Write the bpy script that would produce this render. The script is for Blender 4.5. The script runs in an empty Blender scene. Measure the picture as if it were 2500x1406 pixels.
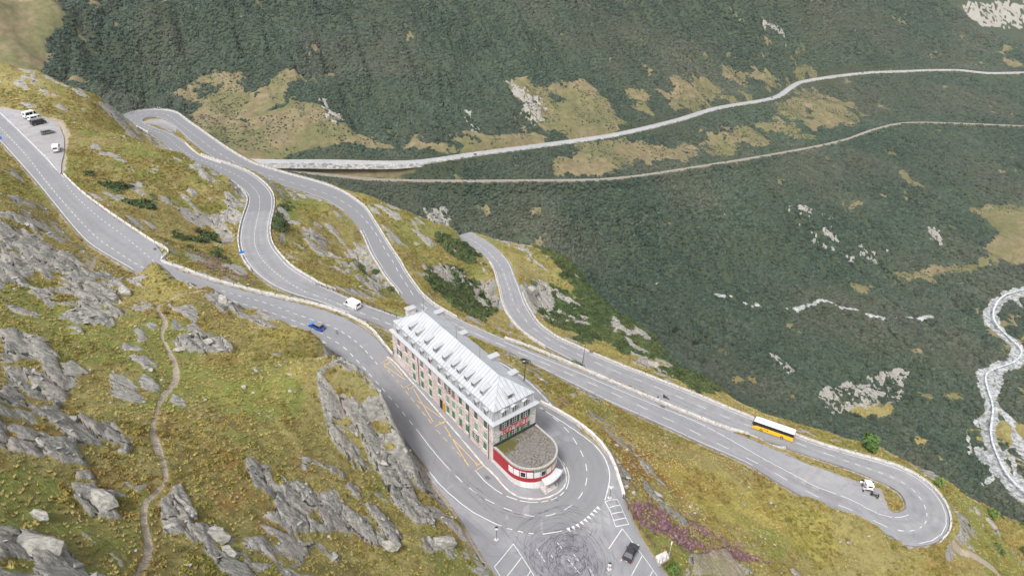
import bpy, bmesh, math, random
import numpy as np
from mathutils import Vector, Matrix
random.seed(7); rng=np.random.default_rng(7)
S=bpy.context.scene; COL=S.collection
# ------------------------------------------------------------------ camera model
FPX=1667.;PITCH=.553;ROLL=.022;CH=100.
cp,sp=np.cos(PITCH),np.sin(PITCH);cr,sr=np.cos(ROLL),np.sin(ROLL)
def ray(px,py):
    a=np.asarray(px,float)-1250;b=np.asarray(py,float)-703
    x=a*cr+b*sr; y=-a*sr+b*cr
    u=x/FPX; v=-y/FPX
    return u, cp+v*sp, -sp+v*cp
def unp(px,py,z):
    dx,dy,dz=ray(px,py); t=(z-CH)/dz
    return dx*t,dy*t
def prj(x,y,z):
    z=np.asarray(z)-CH
    d=y*cp-z*sp; up=y*sp+z*cp
    a=FPX*x/d; b=-FPX*up/d
    return 1250+a*cr-b*sr, 703+a*sr+b*cr
cam=bpy.data.cameras.new('camera'); cam.sensor_width=36; cam.lens=FPX/2500*36; cam.clip_end=6000; cam.clip_start=1
co=bpy.data.objects.new('camera',cam); COL.objects.link(co); S.camera=co
co.matrix_world=Matrix.Translation((0,0,CH))@Matrix.Rotation(math.pi/2-PITCH,4,'X')@Matrix.Rotation(ROLL,4,'Z')
# ------------------------------------------------------------------ helpers
def mesh_obj(name,verts,faces,mats=None,parent=None,smooth=False,fmat=None):
    me=bpy.data.meshes.new(name)
    verts=np.asarray(verts,np.float32).reshape(-1,3)
    if isinstance(faces,np.ndarray):
        nf,k=faces.shape
        me.vertices.add(len(verts)); me.vertices.foreach_set('co',verts.ravel())
        me.loops.add(nf*k); me.loops.foreach_set('vertex_index',faces.astype(np.int32).ravel())
        me.polygons.add(nf); me.polygons.foreach_set('loop_start',np.arange(0,nf*k,k,dtype=np.int32))
        me.update(calc_edges=True); me.validate()
    else:
        me.from_pydata(verts.tolist(),[],[tuple(f) for f in faces]); me.update()
    o=bpy.data.objects.new(name,me); COL.objects.link(o)
    if mats is not None:
        for m in (mats if isinstance(mats,(list,tuple)) else [mats]): me.materials.append(m)
    if fmat is not None: me.polygons.foreach_set('material_index',np.asarray(fmat,np.int32))
    if smooth: me.polygons.foreach_set('use_smooth',np.ones(len(me.polygons),bool))
    if parent is not None: o.parent=parent
    return o
def tag(o,label=None,cat=None,group=None,kind=None):
    if label: o['label']=label
    if cat: o['category']=cat
    if group: o['group']=group
    if kind: o['kind']=kind
    return o
def empty(name,loc=(0,0,0),rz=0,label=None,cat=None,group=None,M=None):
    o=bpy.data.objects.new(name,None); COL.objects.link(o); o.empty_display_size=.1
    if M is not None: o.matrix_world=M
    else: o.location=loc; o.rotation_euler=(0,0,rz)
    return tag(o,label,cat,group)
class MB:
    def __init__(s): s.v=[];s.f=[];s.m=[]
    def add(s,vs,fs,mi=0):
        b=len(s.v); s.v+= [tuple(map(float,p)) for p in vs]; s.f+=[tuple(b+i for i in f) for f in fs]; s.m+=[mi]*len(fs); return s
    def hexa(s,p,mi=0): # 8 pts bottom 4 ccw, top 4
        return s.add(p,[(3,2,1,0),(4,5,6,7),(0,1,5,4),(1,2,6,5),(2,3,7,6),(3,0,4,7)],mi)
    def box(s,x0,x1,y0,y1,z0,z1,mi=0):
        return s.hexa([(x0,y0,z0),(x1,y0,z0),(x1,y1,z0),(x0,y1,z0),(x0,y0,z1),(x1,y0,z1),(x1,y1,z1),(x0,y1,z1)],mi)
    def tube(s,a,b,r,n=8,r2=None,mi=0):
        a=Vector(a);b=Vector(b);d=(b-a).normalized(); r2=r if r2 is None else r2
        t=Vector((0,0,1)) if abs(d.z)<.9 else Vector((1,0,0)); e=d.cross(t).normalized(); g=d.cross(e)
        vs=[a+(e*math.cos(2*math.pi*i/n)+g*math.sin(2*math.pi*i/n))*r for i in range(n)]+[b+(e*math.cos(2*math.pi*i/n)+g*math.sin(2*math.pi*i/n))*r2 for i in range(n)]
        return s.add(vs,[(i,(i+1)%n,n+(i+1)%n,n+i) for i in range(n)]+[tuple(range(n-1,-1,-1)),tuple(range(n,2*n))],mi)
    def prism(s,pts,y0,y1,mi=0): # polygon in xz extruded along y
        n=len(pts)
        vs=[(x,y0,z) for x,z in pts]+[(x,y1,z) for x,z in pts]
        return s.add(vs,[tuple(range(n-1,-1,-1)),tuple(range(n,2*n))]+[(i,(i+1)%n,n+(i+1)%n,n+i) for i in range(n)],mi)
    def obj(s,name,mat,parent=None,smooth=False,bev=0):
        o=mesh_obj(name,s.v,s.f,mat,parent,smooth,s.m)
        bm=bmesh.new(); bm.from_mesh(o.data); bmesh.ops.recalc_face_normals(bm,faces=bm.faces)
        if bev: bmesh.ops.bevel(bm,geom=bm.edges[:],offset=bev,segments=2,affect='EDGES',clamp_overlap=True)
        bm.to_mesh(o.data); bm.free()
        return o
# materials -------------------------------------------------------
def newmat(name):
    m=bpy.data.materials.new(name); m.use_nodes=True; nt=m.node_tree
    return m,nt,nt.nodes['Principled BSDF']
def N(nt,t,**k):
    n=nt.nodes.new(t)
    for a,b in k.items(): setattr(n,a,b)
    return n
def setin(nt,n,i,v):
    if hasattr(v,'is_output') or isinstance(v,bpy.types.NodeSocket): nt.links.new(v,n.inputs[i])
    else: n.inputs[i].default_value=v
def noise(nt,scale,detail=4,rough=.6,vec=None,out='Fac',dist=0):
    n=N(nt,'ShaderNodeTexNoise'); n.inputs['Scale'].default_value=scale;n.inputs['Detail'].default_value=detail;n.inputs['Roughness'].default_value=rough;n.inputs['Distortion'].default_value=dist
    if vec is not None: nt.links.new(vec,n.inputs['Vector'])
    return n.outputs[out]
def ramp(nt,fac,a,b,c0=0.,c1=1.):
    n=N(nt,'ShaderNodeMapRange'); n.interpolation_type='SMOOTHSTEP'
    setin(nt,n,'Value',fac); n.inputs['From Min'].default_value=a;n.inputs['From Max'].default_value=b;n.inputs['To Min'].default_value=c0;n.inputs['To Max'].default_value=c1
    return n.outputs[0]
def mix(nt,f,a,b,mode='MIX'):
    n=N(nt,'ShaderNodeMix',data_type='RGBA',blend_type=mode)
    def s(i,v):
        if isinstance(v,bpy.types.NodeSocket): nt.links.new(v,n.inputs[i])
        else: n.inputs[i].default_value=v if not isinstance(v,tuple) else (*v[:3],1)
    s(0,f);s(6,a);s(7,b)
    return n.outputs[2]
def mth(nt,op,a,b=0.,c=None,clamp=False):
    n=N(nt,'ShaderNodeMath',operation=op); n.use_clamp=clamp
    setin(nt,n,0,a);setin(nt,n,1,b)
    if c is not None: setin(nt,n,2,c)
    return n.outputs[0]
def pos(nt): return N(nt,'ShaderNodeNewGeometry').outputs['Position']
def objc(nt): return N(nt,'ShaderNodeTexCoord').outputs['Object']
def bump(nt,b,h,strength=.5,dist=.1):
    n=N(nt,'ShaderNodeBump'); n.inputs['Strength'].default_value=strength;n.inputs['Distance'].default_value=dist
    nt.links.new(h,n.inputs['Height']); nt.links.new(n.outputs[0],b.inputs['Normal'])
_mc={}
def plain(name,col,rough=.6,metal=0.,var=.12,scale=3.,coat=0.,alpha=None):
    if name in _mc: return _mc[name]
    m,nt,b=newmat(name)
    c=noise(nt,scale,5,.6,objc(nt))
    k=tuple(x*(1-var) for x in col); k2=tuple(min(1,x*(1+var)) for x in col)
    nt.links.new(mix(nt,ramp(nt,c,.3,.7),k,k2),b.inputs['Base Color'])
    b.inputs['Roughness'].default_value=rough;b.inputs['Metallic'].default_value=metal
    if coat: b.inputs['Coat Weight'].default_value=coat
    _mc[name]=m; return m
def glassm(name='window_glass',col=(.02,.025,.03)):
    if name in _mc: return _mc[name]
    m,nt,b=newmat(name); c=noise(nt,1.3,3,.5,objc(nt))
    nt.links.new(mix(nt,c,tuple(x*.6 for x in col),tuple(x*1.6 for x in col)),b.inputs['Base Color'])
    b.inputs['Roughness'].default_value=.08; b.inputs['Specular IOR Level'].default_value=.6
    _mc[name]=m; return m
# ------------------------------------------------------------------ road
RD=[(0,312),(64,380),(113,444),(171,513),(235,579),(299,624),(352,656),(430,690),(500,715),(578,739),(640,757),(706,780),(763,803),(831,842),(854,862),(900,912),(953,972),(986,1011),(1018,1050),(1060,1105),(1111,1161),(1160,1203),(1210,1233),(1262,1252),(1305,1264),(1350,1258),(1390,1240),(1420,1210),(1434,1170),(1430,1130),(1412,1090),(1380,1045),(1345,1015),(1325,1000),(1250,940),(1150,880),(1050,832),(944,789),(866,759),(792,729),(749,715),(696,684),(653,649),(628,615),(621,581),(626,546),(634,506),(632,478),(617,457),(603,445),(582,431),(545,413),(508,398),(465,381),(430,354.5),(413.6,339.4),(393,326),(379,321),(345,308),(325,300),(320,295),(321,289),(328,285),(345,279.6),(369.5,277),(392.4,277.5),(403,279.6),(416.6,285),(431,297),(447,310),(466,324),(493,345),(525,368),(558,389),(578,400),(599,410.4),(624,418.6),(649,427),(677,436),(740,455),(813,480),(841,496),(863,510),(879,524),(895,542),(909,558),(928,588),(944.5,618),(962,643),(971,663),(996,700),(1010,723),(1030,745),(1080,777),(1163.6,816.5),(1205,834.6),(1246,852),(1289,871),(1344,893),(1395,916),(1447,938),(1500,962),(1558,989),(1613,1016),(1668,1041),(1719,1067),(1856,1135),(1992,1211),(2083,1247),(2154,1282),(2190,1296),(2225,1297),(2248,1289),(2263,1274),(2264,1255),(2261,1243),(2256,1230),(2248,1218),(2240,1206),(2229,1193),(2212,1182),(2194,1172),(2177,1164),(2138,1150),(2100,1137),(2073,1128),(2037,1115),(1976,1093),(1920,1072),(1804,1031),(1752,1010),(1700,988),(1640,962),(1567,931),(1522,915),(1467,891),(1424,872),(1386,853),(1349,835),(1319,814),(1294,795),(1277,774),(1262,754),(1252,735),(1245,714),(1240,697),(1233,679),(1228,662),(1221,650),(1215,640),(1206,631),(1197,621),(1188,612),(1178,604),(1164,593),(1148,585),(1132,577)]
i0=RD.index((1111,1161))
def integ(pts,z0,g):
    out=[(*unp(*pts[0],z0),z0)]
    for (a,b) in pts[1:]:
        x0,y0,zc=out[-1]; z=zc
        for _ in range(40):
            x,y=unp(a,b,z); z=.5*z+.5*(zc-g*math.hypot(x-x0,y-y0))
        out.append((x,y,z))
    return out
up=integ(RD[i0::-1],-1.3,-.05); dn=integ(RD[i0:],-1.3,.05)
P=up[::-1]+dn[1:]
# extend both hidden ends
def ext(a,b,L): 
    d=np.array(a)-np.array(b); d[:2]/=np.hypot(d[0],d[1]); return (a[0]+d[0]*L,a[1]+d[1]*L,a[2]+math.copysign(.05*L,d[2]))
P=[ext(P[0],P[1],90)]+P
q=P[-1]; P+= [ext(P[-1],P[-2],6)]
P=np.array(P)
seg=np.hypot(*np.diff(P[:,:2],axis=0).T); SK=np.r_[0,np.cumsum(seg)]
def cr_interp(T,P,t):
    # monotone-ish cubic (Catmull-Rom, non-uniform tangents)
    m=np.zeros_like(P); m[1:-1]=(P[2:]-P[:-2])/(T[2:]-T[:-2])[:,None]; m[0]=(P[1]-P[0])/(T[1]-T[0]); m[-1]=(P[-1]-P[-2])/(T[-1]-T[-2])
    k=np.clip(np.searchsorted(T,t,'right')-1,0,len(T)-2); h=(T[k+1]-T[k]); s=((t-T[k])/h)[:,None]; h=h[:,None]
    return (2*s**3-3*s**2+1)*P[k]+(s**3-2*s**2+s)*h*m[k]+(-2*s**3+3*s**2)*P[k+1]+(s**3-s**2)*h*m[k+1]
NS=int(SK[-1]/1.5); ST=np.linspace(0,SK[-1],NS+1)
C=cr_interp(SK,P,ST)
for _ in range(3): C[1:-1]=.25*C[:-2]+.5*C[1:-1]+.25*C[2:]
TG=np.gradient(C[:,:2],axis=0); TG/=np.linalg.norm(TG,axis=1)[:,None]; NL=np.c_[-TG[:,1],TG[:,0]]
def kof(px,py):  # station index of a centreline pixel
    i=RD.index((px,py))+1; return int(round(SK[i]/SK[-1]*NS))
def near_station(x,y,k0=0,k1=None):
    k1=NS+1 if k1 is None else k1
    d=(C[k0:k1,0]-x)**2+(C[k0:k1,1]-y)**2; return k0+int(np.argmin(d))
def road_pt(px,py,k0,k1):
    z=C[(k0+k1)//2,2]
    for _ in range(25):
        x,y=unp(px,py,z); k=near_station(x,y,k0,k1); z=.4*z+.6*C[k,2]
    return x,y,C[k,2],k
kA0=0; kAh=kof(1050,832)   # A, hairpin and to behind the hotel
kH1=kof(1434,1170); kB1=kof(345,279.6); kC1=kof(1246,852); kH3=kof(2264,1255); kHb=kof(944,789); kH1a=kof(1305,1264)
# sampled edges: (pixel polyline, side, station range)
EDG=[
 (-1,[(0,345),(43,393),(94,451),(162,536),(213,594),(273,632),(331,660)],0,kof(500,715)),
 (-1,[(600,757),(660,777),(730,800),(800,838),(845,870),(890,915),(935,965),(975,1010),(1005,1050),(1040,1100)],kof(578,739),kof(1060,1105)),
 (1,[(0,275),(60,332),(110,382),(150,425),(200,475),(260,520),(320,560),(380,598),(408,614)],0,kof(500,715)),
 (1,[(392,645),(430,658),(480,676),(520,690),(580,707),(640,722),(700,736),(760,749),(820,767),(870,789),(905,814),(935,847),(956,870)],kof(299,624),kof(1018,1050)),
 (1,[(960,880),(1000,925),(1040,970),(1080,1016),(1120,1062),(1176,1129)],kof(854,862),kof(1262,1252)),
 (1,[(1213,1164),(1238,1196),(1260,1212),(1287,1221),(1314,1223),(1343,1217),(1368,1204),(1382,1187),(1386,1167),(1382,1144),(1359,1117)],kof(1060,1105),kof(1345,1015)),
 (-1,[(1045,1160),(1100,1210),(1150,1252),(1210,1281),(1230,1287),(1265,1298),(1300,1304),(1340,1304),(1375,1298),(1410,1285),(1440,1265),(1472,1225),(1485,1190),(1488,1160),(1478,1125),(1455,1092),(1420,1062),(1370,1030),(1318,999)],kof(1018,1050),kof(1250,940)),
 (-1,[(972,770),(900,748),(850,727),(800,705),(750,678),(710,655),(685,625),(664,600),(657,575),(658,545),(667,510),(668,485),(660,465),(640,445),(610,422),(555,401),(510,388),(480,374),(453,349),(440,339),(400,318),(372,311),(352,301),(348,293),(354,288),(380,286),(400,290),(425,307),(433,313)],kHb-10,kof(466,324)),
 (1,[(935,795),(870,773),(800,747),(735,722)],kHb-6,kof(696,684)),
 (1,[(700,716),(660,697),(620,665),(600,640),(588,610),(584,585),(590,545),(603,505),(609,490),(604,470)],kof(792,729),kof(582,431)),
 (1,[(400,352),(383,333),(350,317),(325,305),(304,289),(300,284),(325,275),(355,270),(395,269),(420,272),(440,283),(470,305),(520,340),(560,368),(610,397),(650,411),(700,425),(740,436),(790,449),(830,466),(870,490),(893,510),(918,550),(940,585),(960,615),(985,655),(1010,697),(1040,730),(1075,755),(1110,776),(1160,797),(1205,818),(1240,832),(1280,850),(1340,872),(1440,915),(1550,960),(1700,1025),(1800,1060),(1915,1106)],kof(465,381),kof(2083,1247)),
 (-1,[(905,615),(925,650),(945,680),(972,712),(990,725)],kof(879,524),kof(1030,745)),
 (-1,[(1240,862),(1320,900),(1400,938),(1500,990),(1600,1030),(1700,1080),(1780,1112),(1900,1163),(1940,1179),(2005,1206),(2060,1232),(2120,1260),(2180,1284),(2212,1298)],kof(1163.6,816.5),kof(2225,1297)),
 (1,[(2000,1140),(2060,1165),(2120,1192),(2160,1245),(2180,1252),(2200,1245),(2216,1235)],kof(1856,1135),kof(2264,1255)),
 (-1,[(2255,1329),(2290,1322),(2308,1300),(2316,1270),(2312,1240),(2295,1205),(2265,1178),(2230,1158),(2190,1140),(2140,1125),(2080,1108),(2020,1093),(1960,1073),(1937,1062),(1840,1023),(1760,992),(1700,965),(1600,928),(1530,898),(1480,880),(1430,857),(1380,835),(1340,815),(1315,793),(1295,765),(1280,735),(1270,705),(1258,680),(1250,655),(1240,635),(1220,612),(1200,597),(1175,580),(1145,568)][::1],kof(2225,1297),NS),
 (1,[(2216,1225),(2200,1205),(2165,1188),(2150,1172),(2110,1158),(2040,1132),(1960,1110),(1916,1090)],kof(2264,1255),kof(1804,1031)),
 (1,[(1320,838),(1290,820),(1262,795),(1240,770),(1228,740),(1222,710),(1216,690),(1210,665),(1195,637),(1175,618)],kof(1386,853),kof(1148,585)),
]
WL=np.full(NS+1,np.nan);WR=np.full(NS+1,np.nan)
for side,pl,k0,k1 in EDG:
    pl=np.array(pl,float); ks=[];ds=[]
    for a,b in zip(pl[:-1],pl[1:]):
        n=max(2,int(np.hypot(*(b-a))/8))
        for t in np.linspace(0,1,n,endpoint=False):
            p=a+(b-a)*t; x,y,z,k=road_pt(p[0],p[1],max(k0,0),min(k1,NS+1))
            d=(x-C[k,0])*NL[k,0]+(y-C[k,1])*NL[k,1]
            if 1.5<d*side<16: ks.append(k);ds.append(d*side)
    W=WL if side>0 else WR
    if not ks: continue
    o=np.argsort(ks); ks=np.array(ks)[o];ds=np.array(ds)[o]
    g=np.arange(ks[0],ks[-1]+1); W[g]=np.interp(g,ks,ds)
def fill(W,dflt):
    idx=np.where(~np.isnan(W))[0]; out=W.copy()
    bad=np.where(np.isnan(W))[0]
    for b in bad:
        j=np.argmin(abs(idx-b)); dd=abs(idx[j]-b); w=max(0,1-dd/14.); out[b]=W[idx[j]]*w+dflt*(1-w)
    for w_ in (9,7): ker=np.ones(w_)/w_; h_=w_//2; out=np.convolve(np.r_[[out[0]]*h_,out,[out[-1]]*h_],ker,'valid')
    return out
WL=fill(WL,4.6);WR=fill(WR,4.6)
WR[196:226]=np.minimum(WR[196:226],3.3); WR[176:196]=np.maximum(WR[176:196],2.6); WR[kof(1992,1211)-6:kof(2190,1296)]=np.minimum(WR[kof(1992,1211)-6:kof(2190,1296)],2.6)
# ------------------------------------------------------------------ terrain height field
TC=[ # (px,py,z) ground points read off the hillside
(0,1400,45),(300,1400,36),(600,1400,25),(900,1400,13),(1080,1400,5.5),(1180,1395,.5),
(0,1200,40),(300,1200,32),(600,1200,23),(850,1250,14),(1000,1260,7.5),(1085,1260,1.5),
(0,1000,34),(250,1000,28),(400,1000,24),(600,1000,19),(800,1050,14),(900,1050,11),(985,1130,5.5),(930,1040,9.5),
(0,800,29),(200,800,24),(400,800,19),(600,830,13.5),(750,880,11),(850,890,12),(905,925,12.5),(950,962,12.5),(985,1000,11.5),(1008,1060,8.6),(1030,1112,5.2),(640,775,8.6),(760,815,8.5),
(0,650,24),(150,700,20),(300,730,17),(400,650,14.5),(350,690,14),(470,695,12.5),(530,712,11),(590,750,9),(650,757,7.5),(715,780,6.3),(800,845,7),
(0,500,19),(0,400,14.2),(50,480,14.5),(120,570,13.2),(200,660,13.5),(150,610,13),(250,690,13),(-150,400,22),(-150,900,45),(-150,1400,60),(600,1550,34),(1000,1600,16),(1250,1600,1),
(0,250,12.5),(60,262,12.2),(100,182,15),(0,155,19),(240,240,6),(200,300,9),(170,330,9.5),(300,330,1),(290,285,-9),(350,348,-10),(400,372,-9),(-150,160,28),(-150,240,16),
(450,378,-6),(520,412,-7),(575,437,-8.5),(600,490,-10),(400,500,-1),(300,400,4.5),(200,400,8),(250,470,4.6),(350,570,1),(450,580,-4),(560,545,-11),(560,640,-10),(500,640,-5),(620,705,-6.5),(570,600,-16),(575,575,-17),
(700,425,-27.5),(800,450,-29.5),(900,478,-32.5),(1000,515,-36.5),(1080,550,-43),(1098,557,-46.5),(1112,564,-47.5),(1122,571,-48.5),
(1000,600,-39),(1100,640,-46),(1180,670,-53),(1100,720,-47),(1180,765,-58),(1060,735,-37),(1150,790,-39),(1200,800,-42),(1205,740,-62),(1215,780,-60),
(700,500,-24),(800,500,-25),(750,560,-19),(880,560,-28),(880,640,-26),(700,600,-15),(800,640,-21),(900,680,-29),(890,690,-40),(915,725,-41),(800,670,-15),(900,735,-14),(1000,745,-22),(680,560,-18),(700,500,-20),
(1200,590,-55),(1300,602,-59),(1390,640,-64),(1330,680,-60),(1400,740,-64),(1480,740,-72),(1550,790,-72),(1600,830,-68),(1700,920,-60),(1560,880,-56),(1640,920,-55),(1480,840,-58),(1400,800,-60),(1320,760,-62),(1750,950,-56),(1850,1005,-54),(1950,1035,-52.5),(2050,1062,-51.5),(2150,1095,-51),(2250,1150,-50.5),(2340,1210,-51),(2420,1250,-57),(2500,1290,-63),(2620,1350,-76),
(1350,920,-20),(1450,985,-22),(1400,950,-27),(1380,985,-12),(1500,1040,-25),(1600,1100,-27),(1500,990,-34),(1620,1055,-37),(1700,1200,-25),(1600,1200,-15),(1560,1180,-9.5),(1530,1110,-10),(1650,1300,-12),(1750,1150,-33),(1850,1200,-35.5),(1900,1300,-31),(1750,1350,-20),(2000,1300,-37),(2100,1350,-40),(2180,1335,-41),(1900,1186,-37.6),(1990,1213,-35.8),(2080,1247,-36.4),(2150,1282,-37.2),(2215,1312,-38.5),(1800,1142,-36.5),(1720,1108,-35.5),(2200,1380,-42.5),(1950,1400,-33),(1690,1400,-13),(1700,1500,-17),(2100,1500,-42),
(2300,1345,-46.5),(2400,1330,-56),(2500,1400,-64),(2480,1330,-66),(2370,1280,-55),(2600,1500,-78),
# opposite slope and valley
(-250,30,-75),(0,0,-45),(150,0,-50),(120,165,-100),(0,140,-88),(300,0,-58),(300,150,-115),(300,225,-142),(460,250,-150),(600,0,-66),(600,150,-122),(700,260,-152),(740,330,-166),(1250,0,-77),(1250,150,-136),(1250,300,-174),(1800,0,-110),(1800,150,-192),(2300,0,-170),(2300,100,-225),(2500,0,-175),(2500,90,-240),
(-200,-150,0),(600,-200,0),(1250,-200,20),(1900,-200,20),(2600,-200,0),(2750,0,-190),
(620,395,-175),(800,396,-179),(1000,398,-183),(1152,378,-187),(1350,352,-194),(1500,330,-200),(1650,295,-210),(1750,265,-218),(1888,240,-230),(1930,215,-236),(1960,200,-240),(2100,180,-248),(2020,190,-244),(2200,175,-254),(2340,172,-262),(2410,179,-266),(2500,178,-270),(2750,180,-285),
(640,408,-182),(800,427,-191),(950,440,-197),(1300,441,-205),(1500,436,-212),(1700,408,-225),(1900,375,-240),(2050,345,-255),(2215,300,-272),(2500,308,-285),(2750,315,-295),
(1300,550,-237),(1100,520,-224),(1700,550,-256),(2000,440,-256),(2150,470,-266),(2260,520,-286),(2100,560,-282),(2000,600,-294),(2300,400,-287),(2400,520,-316),(2300,650,-318),(2500,560,-319),(1850,650,-285),(2150,640,-303),
(1560,680,-275),(1700,692,-284),(1850,725,-293),(1950,740,-300),(2100,752,-308),(2180,770,-312),(2290,770,-317),
(2490,705,-322),(2430,740,-321),(2440,800,-320),(2490,860,-319),(2400,905,-318),(2420,960,-317),(2420,1040,-316),(2440,1120,-315),(2490,1200,-314),(2750,800,-322),(2750,1200,-316),
(1450,700,-277),(1600,800,-290),(1700,880,-289),(1900,850,-300),(2000,960,-294),(2190,900,-301),(2100,1000,-300),(2300,1000,-308),(2250,1100,-307),(2200,820,-310)]
pts=[]
HALF=lambda k,s:(WL if s>0 else WR)[k]
dropped=0
for px,py,z in TC:
    x,y=unp(px,py,z); x=float(x);y=float(y); k=near_station(x,y); d=(x-C[k,0])*NL[k,0]+(y-C[k,1])*NL[k,1]
    dd=math.hypot(x-C[k,0],y-C[k,1])
    if dd<HALF(k,d)+1.2 and 0<k<NS: dropped+=1; print('DROP',px,py,z,k,round(dd,1)); continue
    pts.append((x,y,z))
# road stations as controls
for k in range(0,NS+1,6):
    c=C[k]; 
    pts.append(tuple(c))
    for s,W in ((1,WL),(-1,WR)):
        w=W[k]+.8; pts.append((c[0]+NL[k,0]*w*s,c[1]+NL[k,1]*w*s,c[2]))
# ground falls away behind the crests of the near hillside
CREST=[(0,155,19),(100,182,15),(180,210,10),(240,240,6),(290,272,-8),(350,266,-22),(430,275,-23.5),(500,325,-25),(560,368,-26.5),(620,396,-28),(700,425,-28.5),(800,450,-30.5),(900,478,-33.5),(1000,515,-37.5),(1080,550,-45),(1140,560,-56),(1200,583,-57),(1300,602,-61),(1390,640,-66),(1480,735,-74),(1600,830,-69),(1700,920,-61),(1850,1005,-55),(1950,1035,-53.5),(2050,1062,-52.5),(2150,1095,-52),(2250,1150,-51.5),(2340,1210,-52),(2420,1250,-58),(2500,1290,-64),(2620,1350,-77)]
for px,py,z in CREST:
    dx,dy,dz=ray(px,py); h=math.hypot(dx,dy); x,y=unp(px,py,z); sl=dz/h
    for L,ex in ((30,-16),(80,-38),(150,-50)):
        zz=z+sl*L+ex
        if zz>-285: pts.append((float(x+dx/h*L),float(y+dy/h*L),zz))
PT=np.array(pts,float)
# merge near duplicates
keep=[]
for i,p in enumerate(PT):
    if all((PT[j,0]-p[0])**2+(PT[j,1]-p[1])**2>2.2 for j in keep): keep.append(i)
PT=PT[keep]
CM=2.5; SC=100.
def solve_rbf(PT,vals,lam=.002):
    n=len(PT); X=PT[:,:2]/SC
    D=np.sqrt(((X[:,None]-X[None])**2).sum(2)+(CM/SC)**2)
    A=np.zeros((n+3,n+3)); A[:n,:n]=D-lam*np.eye(n); A[:n,n]=1;A[n,:n]=1;A[:n,n+1:]=X;A[n+1:,:n]=X.T
    return np.linalg.solve(A,np.r_[vals,0,0,0])
WT=solve_rbf(PT,PT[:,2])
XT=(PT[:,:2]/SC).astype(np.float32)
def Hs(x,y):
    """smooth ground height: the interpolated hillside, cut and filled to the level of the road"""
    x=np.asarray(x,float);y=np.asarray(y,float); z=Hraw(x,y).ravel(); X=x.ravel();Y=y.ravel(); idx=np.where(X*X+Y*Y<480**2)[0]
    cx=CSt[:,0].astype(np.float32);cy=CSt[:,1].astype(np.float32)
    for i in range(0,len(idx),30000):
        q=idx[i:i+30000]; d=(X[q,None].astype(np.float32)-cx)**2+(Y[q,None].astype(np.float32)-cy)**2; k=d.argmin(1); dd=np.sqrt(d[np.arange(len(k)),k]); s_=(X[q]-cx[k])*NLt[k,0]+(Y[q]-cy[k])*NLt[k,1]
        ed=np.where(s_>0,WLt[k],WRt[k]); al=(X[q]-cx[k])*TGt[k,0]+(Y[q]-cy[k])*TGt[k,1]; k2=np.clip(k+np.clip(np.round(al/CSt_d),-1,1).astype(int),0,len(cx)-1); f=np.clip(abs(al)/CSt_d,0,1)
        zc=CSt[k,2]*(1-f)+CSt[k2,2]*f; t=np.clip((dd-ed-.7)/4.2,0,1); t=1-t*t*(3-2*t); t*=(k>2)&(k<len(cx)-3)
        z[q]=z[q]*(1-t)+zc*t
    return z.reshape(x.shape)
CSt=C[::2];NLt=NL[::2];TGt=TG[::2];WLt=WL[::2];WRt=WR[::2];CSt_d=float(ST[2]-ST[0])
def Hraw(x,y):
    x=np.asarray(x,float);y=np.asarray(y,float); sh=x.shape; X=np.c_[x.ravel(),y.ravel()]/SC
    out=np.empty(len(X)); w=WT
    for i in range(0,len(X),20000):
        q=X[i:i+20000].astype(np.float32)
        D=np.sqrt((q[:,0:1]-XT[:,0])**2+(q[:,1:2]-XT[:,1])**2+(CM/SC)**2)
        out[i:i+20000]=D@w[:-3].astype(np.float32)+w[-3]+q@w[-2:]
    return out.reshape(sh)
def on_ground(px,py,z0=None,it=40):
    """world point where a view ray meets the smooth ground, first hit from the front"""
    dx,dy,dz=map(float,ray(px,py))
    t=np.r_[np.arange(40,500,1.5),np.arange(500,2400,8)]
    g=CH+dz*t-Hs(dx*t,dy*t)
    i=np.argmax(g<0) if (g<0).any() else len(t)-1
    a,b=t[max(i-1,0)],t[i]; ga,gb=g[max(i-1,0)],g[i]
    tt=a+(b-a)*ga/(ga-gb) if ga!=gb else b
    return dx*tt,dy*tt,float(Hs(np.array([dx*tt]),np.array([dy*tt]))[0])
def ground_poly(pl,step=None):
    out=[]
    pl=np.array(pl,float)
    X=[on_ground(*p) for p in pl]
    return np.array(X)
def resample(Pw,step,closed=False):
    Pw=np.asarray(Pw,float)
    if closed: Pw=np.vstack([Pw,Pw[:1]])
    s=np.r_[0,np.cumsum(np.linalg.norm(np.diff(Pw[:,:2],axis=0),axis=1))]
    n=max(2,int(s[-1]/step)+1); t=np.linspace(0,s[-1],n)
    if closed: t=t[:-1]
    return np.c_[[np.interp(t,s,Pw[:,i]) for i in range(Pw.shape[1])]].T
def smooth_line(Pw,step,it=2):
    Pw=np.asarray(Pw,float); s=np.r_[0,np.cumsum(np.linalg.norm(np.diff(Pw[:,:2],axis=0),axis=1))]
    t=np.linspace(0,s[-1],max(3,int(s[-1]/step)+1)); Q=cr_interp(s,Pw,t)
    for _ in range(it): Q[1:-1]=.25*Q[:-2]+.5*Q[1:-1]+.25*Q[2:]
    return Q
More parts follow.
